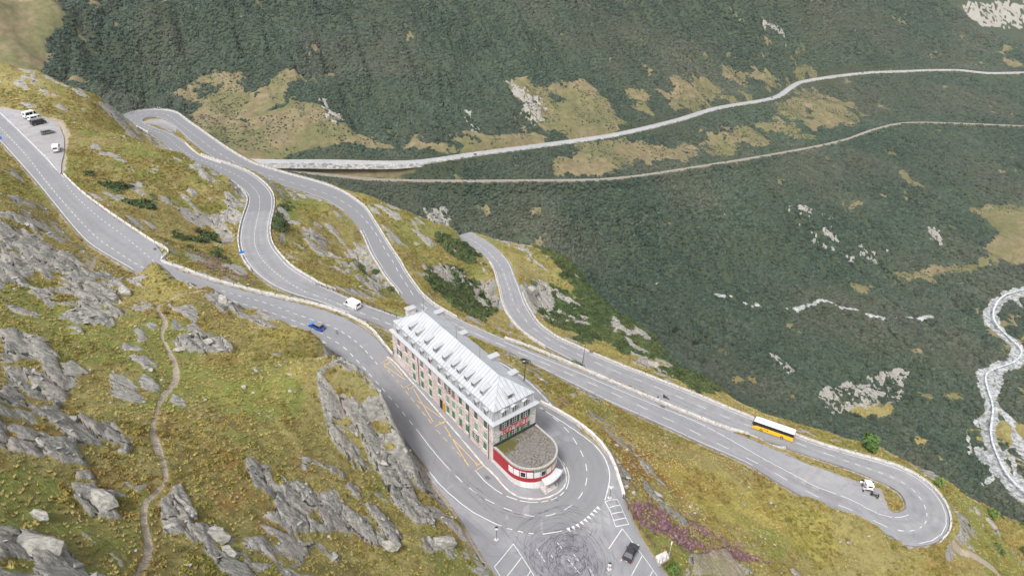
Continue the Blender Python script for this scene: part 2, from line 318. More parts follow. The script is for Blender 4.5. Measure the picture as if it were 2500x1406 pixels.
def inpoly(x,y,P):
    x=np.asarray(x);y=np.asarray(y); r=np.zeros(x.shape,bool); n=len(P)
    xm,xM=min(p[0] for p in P),max(p[0] for p in P); ym,yM=min(p[1] for p in P),max(p[1] for p in P)
    idx=np.where((x.ravel()>=xm)&(x.ravel()<=xM)&(y.ravel()>=ym)&(y.ravel()<=yM))[0]
    X=x.ravel()[idx];Y=y.ravel()[idx]; q=np.zeros(len(idx),bool)
    for i in range(n):
        x0,y0=P[i][:2];x1,y1=P[(i+1)%n][:2]
        if y0==y1: continue
        c=((Y<y0)!=(Y<y1))&(X<(x1-x0)*(Y-y0)/(y1-y0)+x0); q^=c
    rr=r.ravel(); rr[idx]=q; return rr.reshape(x.shape)
# paved pads outside the carriageway (pixel outlines -> ground)
PADS_PX={'lot_far':[(-30,255),(30,268),(80,275),(120,290),(146,310),(156,335),(157,370),(150,400),(149,425),(110,400),(60,350),(0,290)],
 'lot_near':[(1040,1150),(1052,1172),(1085,1210),(1110,1245),(1150,1310),(1180,1360),(1205,1395),(1215,1420),(1260,1620),(1700,1620),(1650,1440),(1625,1400),(1600,1368),(1570,1325),(1548,1280),(1530,1235),(1515,1195),(1503,1150),(1480,1115),(1455,1085),(1420,1055),(1370,1030),(1300,1100),(1200,1230)],
 'lower_lot':[(1905,1112),(1960,1130),(2000,1142),(2060,1163),(2110,1180),(2148,1193),(2156,1215),(2164,1240),(2180,1253),(2186,1262),(2083,1238),(1960,1180),(1880,1130)],
 'hairpin_lot':[(350,300),(375,290),(400,292),(432,312),(420,325),(385,308)]}
PADS={k:ground_poly(v) for k,v in PADS_PX.items()}
# hotel frame
HX,HY,HYAW=-3.018,97.593,2.246; HL,HW=38.9,10.66
hu=np.array([math.cos(HYAW),math.sin(HYAW)]);hv=np.array([math.sin(HYAW),-math.cos(HYAW)])
def hw(u,v): return HX+hu[0]*u+hv[0]*v, HY+hu[1]*u+hv[1]*v
PADS['apron']=np.array([(*hw(u,v),0) for u,v in [(41,-3),(41,-.2),(38.9,12),(0,12.5),(-9,13),(-13,9),(-14,4),(-11,-2),(0,-3)]])
PADXY=[p[:,:2] for p in PADS.values()]
# ---- noise
def hsh(ix,iy,s=0):
    h=(ix.astype(np.int64)*374761393+iy.astype(np.int64)*668265263+s*1442695041)&0xffffffff
    h=((h^(h>>13))*1274126177)&0xffffffff; h=(h^(h>>16))&0xffffffff
    return h/4294967295.
def vn(x,y,s=0):
    ix=np.floor(x);iy=np.floor(y);fx=x-ix;fy=y-iy; fx=fx*fx*fx*(fx*(fx*6-15)+10);fy=fy*fy*fy*(fy*(fy*6-15)+10)
    ix=ix.astype(np.int64);iy=iy.astype(np.int64)
    a=hsh(ix,iy,s);b=hsh(ix+1,iy,s);c=hsh(ix,iy+1,s);d=hsh(ix+1,iy+1,s)
    return (a+(b-a)*fx)*(1-fy)+(c+(d-c)*fx)*fy
def fbm(x,y,o=4,s=0,g=.5):
    r=0;a=1;t=0
    for i in range(o): 
        r=r+a*vn(x*2**i+17.3*i,y*2**i-9.1*i,s+i); t+=a; a*=g
    return r/t
def plates(x,y,sx,sy,ang,s=0,tilt=.35):
    """angular blocks: nearest jittered cell, each a tilted plane; returns height and crack distance"""
    ca,sa=math.cos(ang),math.sin(ang); X=(x*ca+y*sa)/sx; Y=(-x*sa+y*ca)/sy
    ix=np.floor(X);iy=np.floor(Y); d1=np.full(x.shape,9.);d2=np.full(x.shape,9.);h=np.zeros(x.shape);hid=np.zeros(x.shape)
    for i in (-1,0,1):
        for j in (-1,0,1):
            cx=ix+i;cy=iy+j; jx=cx+.15+.7*hsh(cx,cy,s);jy=cy+.15+.7*hsh(cx,cy,s+5)
            dx=X-jx;dy=Y-jy; d=np.hypot(dx,dy)
            v=(hsh(cx,cy,s+11)-.3)*tilt*dx*2+(hsh(cx,cy,s+12)-.2)*tilt*dy*2; hid_=hsh(cx,cy,s+9)
            n=d<d1; d2=np.where(n,d1,np.minimum(d2,d)); h=np.where(n,v,h); hid=np.where(n,hid_,hid); d1=np.where(n,d,d1)
    return h,d2-d1,hid
# ---- polar grid
LOQ=globals().get('LOQ',1)
AZ=np.radians(np.arange(-66,66.01,.135*LOQ))
r=[14.]
while r[-1]<3400:
    rr=r[-1]; dr=.62 if rr<60 else .4 if rr<165 else .62 if rr<330 else max(.9,(rr-330)*.0045+.9)
    r.append(rr+dr*LOQ)
R=np.array(r); na,nr=len(AZ),len(R); print('grid',na,nr,na*nr)
GX=(R[:,None]*np.sin(AZ)[None]);GY=(R[:,None]*np.cos(AZ)[None])
GH=Hs(GX,GY)
near=R<480; nn=int(near.sum())
# distance to asphalt
X=GX[:nn].ravel();Y=GY[:nn].ravel(); best=np.full(X.shape,1e9,np.float32); bk=np.zeros(X.shape,np.int32)
CS=C[::2]; 
for i in range(0,len(X),30000):
    d=(X[i:i+30000,None].astype(np.float32)-CS[:,0].astype(np.float32))**2+(Y[i:i+30000,None].astype(np.float32)-CS[:,1].astype(np.float32))**2
    k=d.argmin(1); bk[i:i+30000]=k*2; best[i:i+30000]=np.sqrt(d[np.arange(len(k)),k])
sd=(X-C[bk,0])*NL[bk,0]+(Y-C[bk,1])*NL[bk,1]
edge=np.where(sd>0,WL[bk],WR[bk]); DE=(best-edge)  # distance outside asphalt edge
def dist_poly(X,Y,P,lim=14):
    n=len(P); out=np.full(X.shape,99.)
    bb=(X>P[:,0].min()-lim)&(X<P[:,0].max()+lim)&(Y>P[:,1].min()-lim)&(Y<P[:,1].max()+lim); idx=np.where(bb)[0]
    x=X[idx];y=Y[idx]; d=np.full(len(idx),99.)
    for i in range(n):
        a=P[i];b=P[(i+1)%n]; ab=b-a; t=np.clip(((x-a[0])*ab[0]+(y-a[1])*ab[1])/(ab@ab+1e-9),0,1)
        d=np.minimum(d,np.hypot(x-a[0]-t*ab[0],y-a[1]-t*ab[1]))
    ins=inpoly(x,y,P); d=np.where(ins,-d,d); out[idx]=d; return out
for P_ in PADXY: DE=np.minimum(DE,dist_poly(X,Y,P_))
DE=DE.reshape(nn,na)
def sst(x,a,b): t=np.clip((x-a)/(b-a),0,1); return t*t*(3-2*t)
DEF=np.full((nr,na),99.); DEF[:nn]=DE
fade=sst(DEF,.4,7.)
PX,PY=prj(GX,GY,GH)
# warp so zone outlines are ragged
wx=(fbm(GX/9,GY/9,4,3)-.5);wy=(fbm(GX/9+50,GY/9+70,4,5)-.5)
wxf=(fbm(GX/48,GY/48,5,3,.62)-.5);wyf=(fbm(GX/48+50,GY/48+70,5,5,.62)-.5)
RR=R[:,None]*np.ones(na)[None]
def zone(polys,amp=26,far=False,soft=0):
    out=np.zeros((nr,na),np.float32)
    for v,P_,*rg in polys:
        r0,r1=rg if rg else ((470,4000) if far else (0,470))
        i0_,i1_=np.searchsorted(R,r0),np.searchsorted(R,r1)
        A=amp if not far else amp*2.6
        W1,W2=(wxf,wyf) if far else (wx,wy)
        if soft:
            acc=0
            for dx_,dy_ in ((0,0),(soft,0),(-soft,0),(0,soft*.7),(0,-soft*.7),(soft*.6,soft*.5),(-soft*.6,-soft*.5)): acc=acc+inpoly(PX[i0_:i1_]+W1[i0_:i1_]*A*2+dx_,PY[i0_:i1_]+W2[i0_:i1_]*A*1.4+dy_,P_)
            out[i0_:i1_]=np.maximum(out[i0_:i1_],acc/7.*v); continue
        for q in range(3): # soften: 3 jittered tests
            s=(q-1)*5.
            m=inpoly(PX[i0_:i1_]+W1[i0_:i1_]*A*2+s,PY[i0_:i1_]+W2[i0_:i1_]*A*1.4-s*.6,P_)
            out[i0_:i1_]=np.maximum(out[i0_:i1_],m*v*(.62 if q!=1 else 1.))
    return out
ROCK=zone([(.9,[(0,520),(60,530),(120,600),(230,660),(300,700),(295,745),(200,720),(150,690),(60,640),(0,640)]),
(.8,[(0,600),(80,600),(180,650),(240,720),(300,760),(300,800),(200,790),(120,740),(40,700),(0,720)]),
(.85,[(0,770),(90,830),(160,900),(150,1000),(60,960),(0,900)]),
(.62,[(0,900),(130,980),(230,1040),(300,1090),(330,1200),(250,1150),(100,1120),(0,1100)]),
(.55,[(100,1000),(230,1060),(230,1130),(100,1120)]),(.95,[(175,1180),(240,1190),(310,1245),(290,1258),(230,1240)]),
(.9,[(0,1300),(60,1290),(130,1310),(190,1350),(180,1380),(110,1365),(0,1350)]),
(.9,[(240,1160),(300,1160),(330,1200),(310,1225),(250,1200)]),(.8,[(250,1045),(280,1045),(315,1100),(300,1120)]),
(.9,[(410,1210),(460,1200),(485,1260),(460,1300),(410,1290)]),(.85,[(450,1290),(520,1285),(580,1310),(560,1330),(470,1330)]),
(.9,[(410,850),(480,820),(540,835),(560,860),(470,865)]),(.85,[(525,715),(560,715),(595,765),(560,770),(520,740)]),
(.7,[(600,1130),(700,1110),(860,1160),(1000,1280),(1110,1330),(1120,1360),(950,1350),(860,1310),(750,1270),(690,1290),(640,1240)]),
(.88,[(670,1190),(720,1170),(790,1200),(860,1170),(880,1230),(940,1270),(1050,1290),(1110,1340),(1040,1345),(900,1320),(820,1290),(700,1290)]),
(.66,[(780,930),(830,880),(890,890),(960,950),(1010,1060),(1040,1150),(1110,1250),(1180,1340),(1215,1420),(1150,1400),(1090,1330),(1000,1260),(900,1190),(850,1110),(800,1040)]),
(.92,[(930,960),(980,980),(1000,1050),(960,1060),(920,1010)]),(.9,[(900,1100),(1010,1110),(1060,1180),(1120,1280),(1050,1260),(960,1200)]),
(.6,[(560,1340),(640,1320),(680,1390),(620,1406)]),(.5,[(640,1080),(720,1090),(720,1130),(640,1130)]),
(.75,[(450,400),(560,420),(610,470),(600,500),(560,450),(440,425)]),(.72,[(440,470),(560,470),(600,520),(590,570),(540,560),(470,520)]),
(.7,[(730,560),(800,545),(870,560),(910,600),(900,650),(850,670),(780,640),(730,600)]),(.7,[(880,650),(930,650),(950,700),(920,720),(880,690)]),
(.65,[(990,630),(1060,640),(1160,680),(1200,690),(1210,740),(1180,760),(1150,700),(1040,670)]),
(.9,[(1260,690),(1330,690),(1350,740),(1320,760),(1280,740)],0,470),(.6,[(1300,690),(1400,720),(1450,790),(1380,800),(1330,760)]),
(.6,[(1490,770),(1560,800),(1600,850),(1560,860),(1500,810)]),(.7,[(1545,880),(1600,875),(1650,930),(1600,940)]),
(.34,[(1310,985),(1400,1000),(1480,1080),(1440,1060),(1380,1020)]),(.55,[(1800,1030),(1900,1030),(2080,1070),(2060,1090),(1950,1060)]),(.7,[(2200,1130),(2280,1150),(2350,1230),(2400,1330),(2500,1400),(2420,1300),(2330,1200)]),
(.75,[(1690,1350),(1760,1340),(1850,1406),(1680,1406)]),(.6,[(700,465),(790,470),(790,490),(700,490)]),(.8,[(230,240),(300,280),(340,320),(320,320),(250,265)]),(.8,[(335,300),(400,330),(420,372),(400,370),(360,340)]),(.6,[(1140,600),(1210,700),(1240,800),(1290,830),(1230,810),(1200,740)]),
(.5,[(1200,560),(1300,600),(1290,620),(1210,590)]),(.3,[(2000,1370),(2300,1380),(2300,1406),(1900,1406)])])
ROCKF=zone([(.9,[(2260,540),(2300,535),(2310,600),(2280,590)]),(.8,[(1870,55),(1910,60),(1900,80),(1860,75)]),(.75,[(2350,0),(2560,0),(2560,70),(2440,55),(2400,30)]),(.85,[(1240,195),(1262,195),(1300,250),(1335,290),(1315,303),(1290,270)]),(.55,[(2100,580),(2160,600),(2140,640),(2080,620)]),
(.8,[(1035,515),(1085,515),(1100,550),(1060,545)]),(.7,[(2000,950),(2080,920),(2180,890),(2230,900),(2210,950),(2150,970),(2050,1000)]),(.8,[(1880,860),(1910,870),(1945,900),(1930,900),(1890,880)]),(.6,[(1130,240),(1150,260),(1170,320),(1150,330)]),(.6,[(795,255),(815,260),(820,320),(800,320)]),(.5,[(1920,500),(2020,520),(2050,600),(2100,640),(2000,620)])],14,True)
BR=zone([(.75,[(1040,640),(1100,650),(1180,700),(1200,760),(1180,790),(1120,750),(1060,700)]),(.8,[(1290,690),(1400,720),(1480,760),(1560,790),(1640,850),(1720,930),(1760,960),(1700,950),(1600,880),(1500,850),(1420,830),(1350,790),(1300,740)]),
(.7,[(1060,560),(1120,580),(1175,620),(1180,650),(1130,640),(1070,600)]),(.9,[(1310,600),(1440,660),(1560,800),(1480,770),(1400,690)],0,470),(.4,[(2340,1220),(2440,1260),(2500,1300),(2560,1406),(2460,1400),(2400,1300)]),
(.85,[(665,500),(700,500),(700,560),(670,560)]),(.6,[(430,560),(520,580),(560,640),(500,640)]),(.9,[(1390,868),(1450,872),(1460,890),(1410,888)]),(.6,[(870,640),(950,650),(980,720),(900,700)]),(.42,[(200,420),(380,470),(400,520),(250,480)])])
BRF=1-zone([(1,[(-400,-300),(150,-300),(140,0),(100,100),(100,170),(-400,200)]),(.9,[(430,270),(560,225),(640,265),(760,260),(900,330),(980,350),(960,372),(740,385),(600,385),(540,345)]),(.72,[(560,180),(600,175),(640,260),(600,240)]),(.6,[(450,180),(520,190),(700,240),(640,260),(440,260)]),
(.8,[(1240,190),(1430,205),(1540,320),(1460,345),(1350,330),(1290,265)]),(.75,[(1580,200),(1680,205),(1735,240),(1700,250),(1600,235)]),(.85,[(1820,150),(1860,160),(1920,215),(1880,225),(1850,190)]),(.9,[(1930,150),(1990,165),(2000,195),(1960,190)]),
(.85,[(1940,215),(2100,245),(2090,270),(2050,300),(1880,305),(1900,270)]),(.8,[(1380,370),(1500,350),(1660,350),(1600,395),(1420,408)]),(.75,[(1750,165),(1780,170),(1780,195),(1750,185)]),(.8,[(1740,95),(1780,95),(1780,115),(1740,112)]),(.8,[(1840,90),(1880,105),(1880,120),(1850,115)]),
(1,[(2370,490),(2440,510),(2620,520),(2620,620),(2470,620),(2360,660),(2260,690),(2240,670),(2400,610),(2440,570)]),(.8,[(2080,690),(2130,700),(2120,720),(2080,715)]),(.8,[(2190,410),(2250,450),(2250,480),(2200,470)]),(.7,[(2050,980),(2150,960),(2230,940),(2350,960),(2420,985),(2300,975),(2200,965),(2100,1000)]),(.7,[(2440,890),(2560,895),(2560,905),(2440,905)]),
(.42,[(2395,900),(2450,690),(2560,690),(2560,1260),(2400,1170),(2420,1000)]),(.8,[(1150,560),(1240,590),(1330,600),(1300,610),(1180,590)]),(.7,[(2430,90),(2500,150),(2500,170),(2450,140)]),(.6,[(1440,650),(1560,660),(1560,690),(1450,670)]),(.62,[(1250,408),(1420,372),(1650,340),(1880,295),(2060,250),(2140,275),(1950,335),(1700,385),(1450,420),(1260,428)]),(.55,[(980,325),(1240,310),(1350,340),(1300,360),(1120,374),(1000,362)]),(.5,[(440,150),(700,180),(760,260),(600,250),(440,240)]),(.45,[(1500,200),(1900,160),(2000,200),(1800,250),(1560,300)])],16,True,soft=15)
BRF=np.maximum(BRF,zone([(1.,[(640,402),(1150,386),(1350,362),(1350,436),(1000,436),(640,425)]),(1.,[(850,352),(1000,366),(1150,372),(1120,384),(700,391),(700,378)])],6,True))
far=(RR>470)
# thin roadside strips in the valley
def wline(pl,step=8):
    W=[]
    for px,py,z in pl: x,y=unp(px,py,z); W.append((float(x),float(y),z))
    return smooth_line(np.array(W),step)
VR=wline([(560,390,-173),(620,395,-175),(800,396,-179),(1000,398,-183),(1152,378,-187),(1350,352,-194),(1500,330,-200),(1650,295,-210),(1750,265,-218),(1888,240,-230),(1930,215,-236),(1960,200,-240),(2100,180,-248),(2200,175,-254),(2340,172,-262),(2410,179,-266),(2500,178,-270),(2650,178,-279)])
RW=wline([(560,395,-178),(640,408,-182),(800,427,-191),(950,440,-197),(1300,441,-205),(1500,436,-212),(1700,408,-225),(1900,375,-240),(2050,345,-255),(2140,315,-265),(2215,300,-272),(2350,302,-279),(2500,308,-285),(2650,312,-291)])
RIV=[wline(p,6) for p in ([(2560,690,-323),(2490,708,-322),(2445,725,-321),(2425,770,-320.5),(2450,810,-320),(2495,850,-319.5),(2480,880,-319),(2410,908,-318.5),(2410,940,-318),(2425,990,-317),(2420,1060,-316),(2440,1120,-315),(2470,1170,-314.5),(2530,1220,-314)],[(2425,980,-317),(2470,1020,-316.3),(2490,1090,-315.5),(2530,1130,-315)],[(2455,880,-318.7),(2440,930,-318.2),(2428,975,-317.2)],[(2490,1060,-315.8),(2450,1110,-315.2),(2420,1160,-314.6),(2410,1190,-314)],[(2500,745,-321),(2480,722,-321.6)],[(2500,1120,-315),(2470,1100,-315.3),(2500,1180,-314.4)])]
STR=[wline(p,6) for p in ([(1540,678,-274),(1600,682,-278),(1650,688,-281)],[(1740,705,-286),(1850,727,-293),(1950,742,-300),(2000,725,-302),(2060,745,-306),(2100,752,-308),(2140,765,-310),(2180,775,-312),(2240,772,-315),(2290,768,-317)],[(2400,1010,-317),(2365,1050,-316.5),(2380,1090,-316)])]
def dline(Lw,i0_,i1_,lim=40):
    d=np.full((i1_-i0_,na),1e3); x=GX[i0_:i1_];y=GY[i0_:i1_]
    bb=(x>Lw[:,0].min()-lim)&(x<Lw[:,0].max()+lim)&(y>Lw[:,1].min()-lim)&(y<Lw[:,1].max()+lim)
    xs=x[bb];ys=y[bb]; m=np.full(xs.shape,1e3); kk=np.zeros(xs.shape)
    for a,b in zip(Lw[:-1],Lw[1:]):
        ab=b[:2]-a[:2]; t=np.clip(((xs-a[0])*ab[0]+(ys-a[1])*ab[1])/(ab@ab),0,1); dd=np.hypot(xs-a[0]-t*ab[0],ys-a[1]-t*ab[1])
        n=dd<m; m=np.where(n,dd,m); kk=np.where(n,a[2]+t*(b[2]-a[2]),kk)
    d[bb]=m; z=np.zeros(d.shape); z[bb]=kk; return d,z
f0=int(np.searchsorted(R,440))
HF=GH.copy(); GRAV=np.zeros((nr,na),np.float32); EXB=np.zeros((nr,na),np.float32)
# undulating far ground
DLN=np.full((nr,na),99.)
for Lw in (VR,RW): DLN[f0:]=np.minimum(DLN[f0:],dline(Lw,f0,nr,70)[0])
HF+= sst(DLN,8,62)*far*((fbm(GX/75+GY/150,GY/110,4,21)-.5)*34+(fbm(GX/14,GY/14,3,31)-.5)*3)*sst(RR,470,540)
for Lw,w,pull in ((VR,6.,1),(RW,4.,1)):
    d,z=dline(Lw,f0,nr); k=1-sst(d,w,w+9); HF[f0:]=HF[f0:]*(1-k)+(z-.5)*k; EXB[f0:]=np.maximum(EXB[f0:],1-sst(d,w-1.2,w+.8))
for i,Lw in enumerate(RIV):
    w=[6.,3.6,2.2,2.2,1.6,2.][i]; d,z=dline(Lw,f0,nr); dn_=d+(wxf[f0:])*8+(wx[f0:])*5; k=1-sst(dn_,w,w+10); HF[f0:]=HF[f0:]*(1-k)+(z-1.)*k
    GRAV[f0:]=np.maximum(GRAV[f0:],1-sst(dn_,w*.9,w*1.15+1.5))
for i,Lw in enumerate(STR):
    d,z=dline(Lw,f0,nr); dn_=d+wxf[f0:]*4+wx[f0:]*2; w=[1.8,2.1,.9][i]; k=1-sst(dn_,w,w+12); HF[f0:]=HF[f0:]*(1-k)+(z-1.)*k; GRAV[f0:]=np.maximum(GRAV[f0:],(1-sst(dn_,w*.8,w+1.5))*sst(fbm(GX[f0:]/22,GY[f0:]/22,3,205),.48,.56))
# braided gravel between river arms
gz=zone([(1,[(2395,1000),(2440,1010),(2540,1110),(2560,1260),(2480,1200),(2400,1180)])],10,True); nz=fbm(GX/9,GY/24,5,77,.6)
GRAV=np.maximum(GRAV,((gz>.5)&(nz>.56))*.9)
# footpath and gravel spots near
TR=[ground_poly(p) for p in ([(300,1410),(345,1375),(362,1330),(352,1280),(355,1230),(385,1205),(408,1185),(405,1150),(390,1110),(378,1060),(380,1010),(400,950),(425,915),(425,880),(412,855)],[(412,850),(395,820),(405,790),(385,750),(410,735),(450,718),(500,712)],[(215,660),(225,640),(232,625)],[(2330,1330),(2380,1360),(2440,1400)])]
for i,Lw in enumerate(TR):
    Lw=smooth_line(Lw,1.); d,z=dline(Lw,0,nn,8); k=1-sst(d+wx[:nn]*.6,.2,.55 if i!=3 else 1.6); PD=d if i==0 else np.minimum(PD,d); GRAV[:nn]=np.maximum(GRAV[:nn],k); HF[:nn]-=.25*k*(i!=3)
    ROCK[:nn]*=1-.8*(1-sst(d,.6,1.5))
GRAV[:nn]=np.maximum(GRAV[:nn],.75*(1-sst(DE+wx[:nn]*1.6,.3,1.0)))
g2=zone([(.5,[(1700,1350),(1770,1335),(1830,1406),(1690,1406)]),(.9,[(150,300),(165,330),(160,400),(152,430),(150,330),(110,285)]),(.7,[(200,620),(235,650),(225,665)]),(.7,[(1380,930),(1440,935),(1560,990),(1480,960)])],8)
GRAV=np.maximum(GRAV,g2)
# rock relief
rn=fbm(GX/6,GY/6,5,41,.55); rm=np.maximum(ROCK,ROCKF)
warpx=GX+(fbm(GX/3.5,GY/3.5,3,141)-.5)*2.2; warpy=GY+(fbm(GX/3.5,GY/3.5,3,151)-.5)*2.2
p1h,c1,t1=plates(warpx,warpy,8.5,2.7,2.45,1,.9); p2h,c2,t2=plates(warpx,warpy,2.6,1.1,2.3,33,.8)
big=fbm(GX/10,GY/10,3,45)
sel=rm*1.0+(t1-.5)*.6+(rn-.5)*1.1+(big-.5)*.6
RM=sst(sel,.60,.67)*(rm>.15)
base_out=sst(t1*.55+fbm(GX/12,GY/12,4,61,.6)*.75,.87,.91)*(~far)*(rm<=.15)*(DEF>2)*(~((PX>1300)&(PY>940)))
RM=np.maximum(RM,base_out)
gr=np.gradient(GH,R,axis=0); ga=np.gradient(GH,AZ,axis=1)/R[:,None]; SLP=np.hypot(gr,ga)
RM=np.maximum(RM,sst(SLP+(t1-.5)*.5+(rn-.5)*.8,1.0,1.15)*(~far)*(DEF>.5)*(BR<.3))
RM=RM*(1-sst(GRAV,.3,.7)); RM[:nn]*=sst(PD,.6,2.)
p3h,c3,t3=plates(warpx*1.02+7,warpy+3,1.15,.55,2.55,57,.9)
crack=(1-sst(c1,.0,.12))*.9+(1-sst(c2,.0,.13))*.7+(1-sst(c3,.0,.12))*.3*(t3>.4)
dome=np.clip(c1,0,.8)
relief=(t1*1.2+p1h*1.1+dome*.7+t2*.75+p2h*.5+t3*.28-crack*.6+(fbm(GX/1.6,GY/1.6,4,91)-.5)*.35)-.6
nearfade=fade*(~far)
bed=np.abs(((warpx*.62-warpy*.78+fbm(GX/5,GY/5,3,191)*2.)/.9)%1-.5)
HF+=nearfade*RM*(relief*.56+.06+(bed-.25)*.2)*np.clip(rm+.45,.5,1.2)
HF+=nearfade*(1-RM)*((fbm(GX/5.5,GY/5.5,4,11)-.5)*1.9+(fbm(GX/1.3,GY/1.3,3,13)-.5)*.5)
HF+=nearfade*(fbm(GX/22,GY/22,3,15)-.5)*3.0*sst(DEF,3,14)
HF+=far*sst(RR,470,500)*RM*((rn-.5)*9+1)
HF+=far*sst(RR,470,500)*(-(1-np.abs(fbm(GX/34+GY/90,GY/160,3,171)-.5)*2)**4)*9*sst(DLN,6,50)*sst(BRF,.3,.9)
# ground under the asphalt sits a little lower
HF=np.where(DEF<.9,np.minimum(HF,GH-.28),HF); HF-= .0
# dips where the road stands on walls
V=np.c_[GX.ravel(),GY.ravel(),HF.ravel()]
ii=np.arange(nr*na).reshape(nr,na); FQ=np.stack([ii[:-1,:-1],ii[:-1,1:],ii[1:,1:],ii[1:,:-1]],-1).reshape(-1,4)[:,::-1]
fbn=fbm(GX/np.where(far,30,5),GY/np.where(far,30,5),5,51,.6)
BRall=np.where(far,sst(BRF+(fbn-.5)*1.7,.40,.74),sst(fbn*.7+BR*.75,.72,.85)*(BR>.15))
BRall=BRall*(1-sst(GRAV,.2,.5))*(1-EXB)*(1-RM*.9)*(DEF>1.3)
HEA=zone([(1,[(1545,1225),(1600,1222),(1690,1260),(1780,1310),(1870,1375),(1780,1365),(1690,1340),(1600,1305),(1555,1270)]),(.42,[(450,600),(560,640),(640,690),(560,690),(470,640)]),(.5,[(1310,960),(1400,985),(1390,1000),(1320,985)]),(.4,[(1530,1160),(1640,1230),(1580,1250)])],24,soft=9)
RUST=zone([(1.,[(1440,1020),(1700,1130),(1780,1230),(1640,1220),(1520,1130)]),(.6,[(1780,1180),(2000,1280),(1900,1330)]),(.35,[(560,930),(760,930),(760,1050),(600,1080)]),(.7,[(200,560),(330,660),(240,640)]),(.9,[(1310,955),(1360,970),(1400,990),(1330,985)]),(.6,[(850,700),(1030,740),(950,760)]),(.7,[(1820,155),(1860,165),(1920,215),(1880,225)],470,4000),(.7,[(1930,150),(1990,165),(2000,195),(1960,190)],470,4000),(.7,[(600,330),(960,350),(900,385),(600,385)],470,4000),(.6,[(450,1150),(700,1150),(700,1220),(500,1220)])],60,soft=26)
YEL=zone([(.9,[(1600,1100),(2000,1230),(2100,1400),(1850,1300),(1650,1230)]),(.8,[(500,940),(800,880),(760,960),(560,1010)]),(.7,[(330,650),(520,700),(440,760),(300,720)]),(.8,[(640,750),(800,850),(640,850)]),(.6,[(400,470),(560,600),(450,560)])],60,soft=30)
GRN=zone([(.9,[(660,440),(800,470),(800,500),(690,560),(660,500)]),(.8,[(1140,570),(1220,590),(1260,680),(1230,640),(1180,590)]),(.7,[(430,310),(560,385),(590,400),(520,380),(440,330)]),(.6,[(160,330),(175,300),(170,420),(155,430)]),(.6,[(180,1180),(400,1200),(330,1400),(180,1400)]),(.7,[(1600,1350),(1660,1350),(1660,1406),(1610,1406)])],30,soft=12)
GRN=np.maximum(GRN,(~far)*sst(fbm(GX/26,GY/26,4,71,.6),.47,.62)*.75)
RUST=np.maximum(RUST,(~far)*sst(fbm(GX/18,GY/18,4,271,.6),.56,.68)*.5)
DRY=far*1.0*sst(fbm(GX/90,GY/90,3,72),.35,.6)
ter=mesh_obj('hillside_terrain',V,FQ,smooth=True); tag(ter,kind='structure')
def vcol(me,name,a,b,c,d=None):
    at=me.attributes.new(name,'FLOAT_COLOR','POINT'); A=np.ones((nr*na,4),np.float32)
    for i,q in enumerate((a,b,c,d)): 
        if q is not None: A[:,i]=np.asarray(q,np.float32).ravel()
    at.data.foreach_set('color',A.ravel())
vcol(ter.data,'z1',RM,BRall,HEA,GRAV)
vcol(ter.data,'z2',RUST,YEL,GRN,sst(crack,.2,.9)*RM)
def samp(F,x,y):
    rr=np.hypot(x,y); az=np.arctan2(x,y); fi=np.interp(rr,R,np.arange(nr)); fj=(az-AZ[0])/(AZ[1]-AZ[0])
    i=np.clip(fi.astype(int),0,nr-2); j=np.clip(fj.astype(int),0,na-2); a=fi-i;b=fj-j
    return (F[i,j]*(1-a)*(1-b)+F[i+1,j]*a*(1-b)+F[i,j+1]*(1-a)*b+F[i+1,j+1]*a*b)
def gz_(x,y): return float(samp(HF,np.array([x]),np.array([y]))[0])
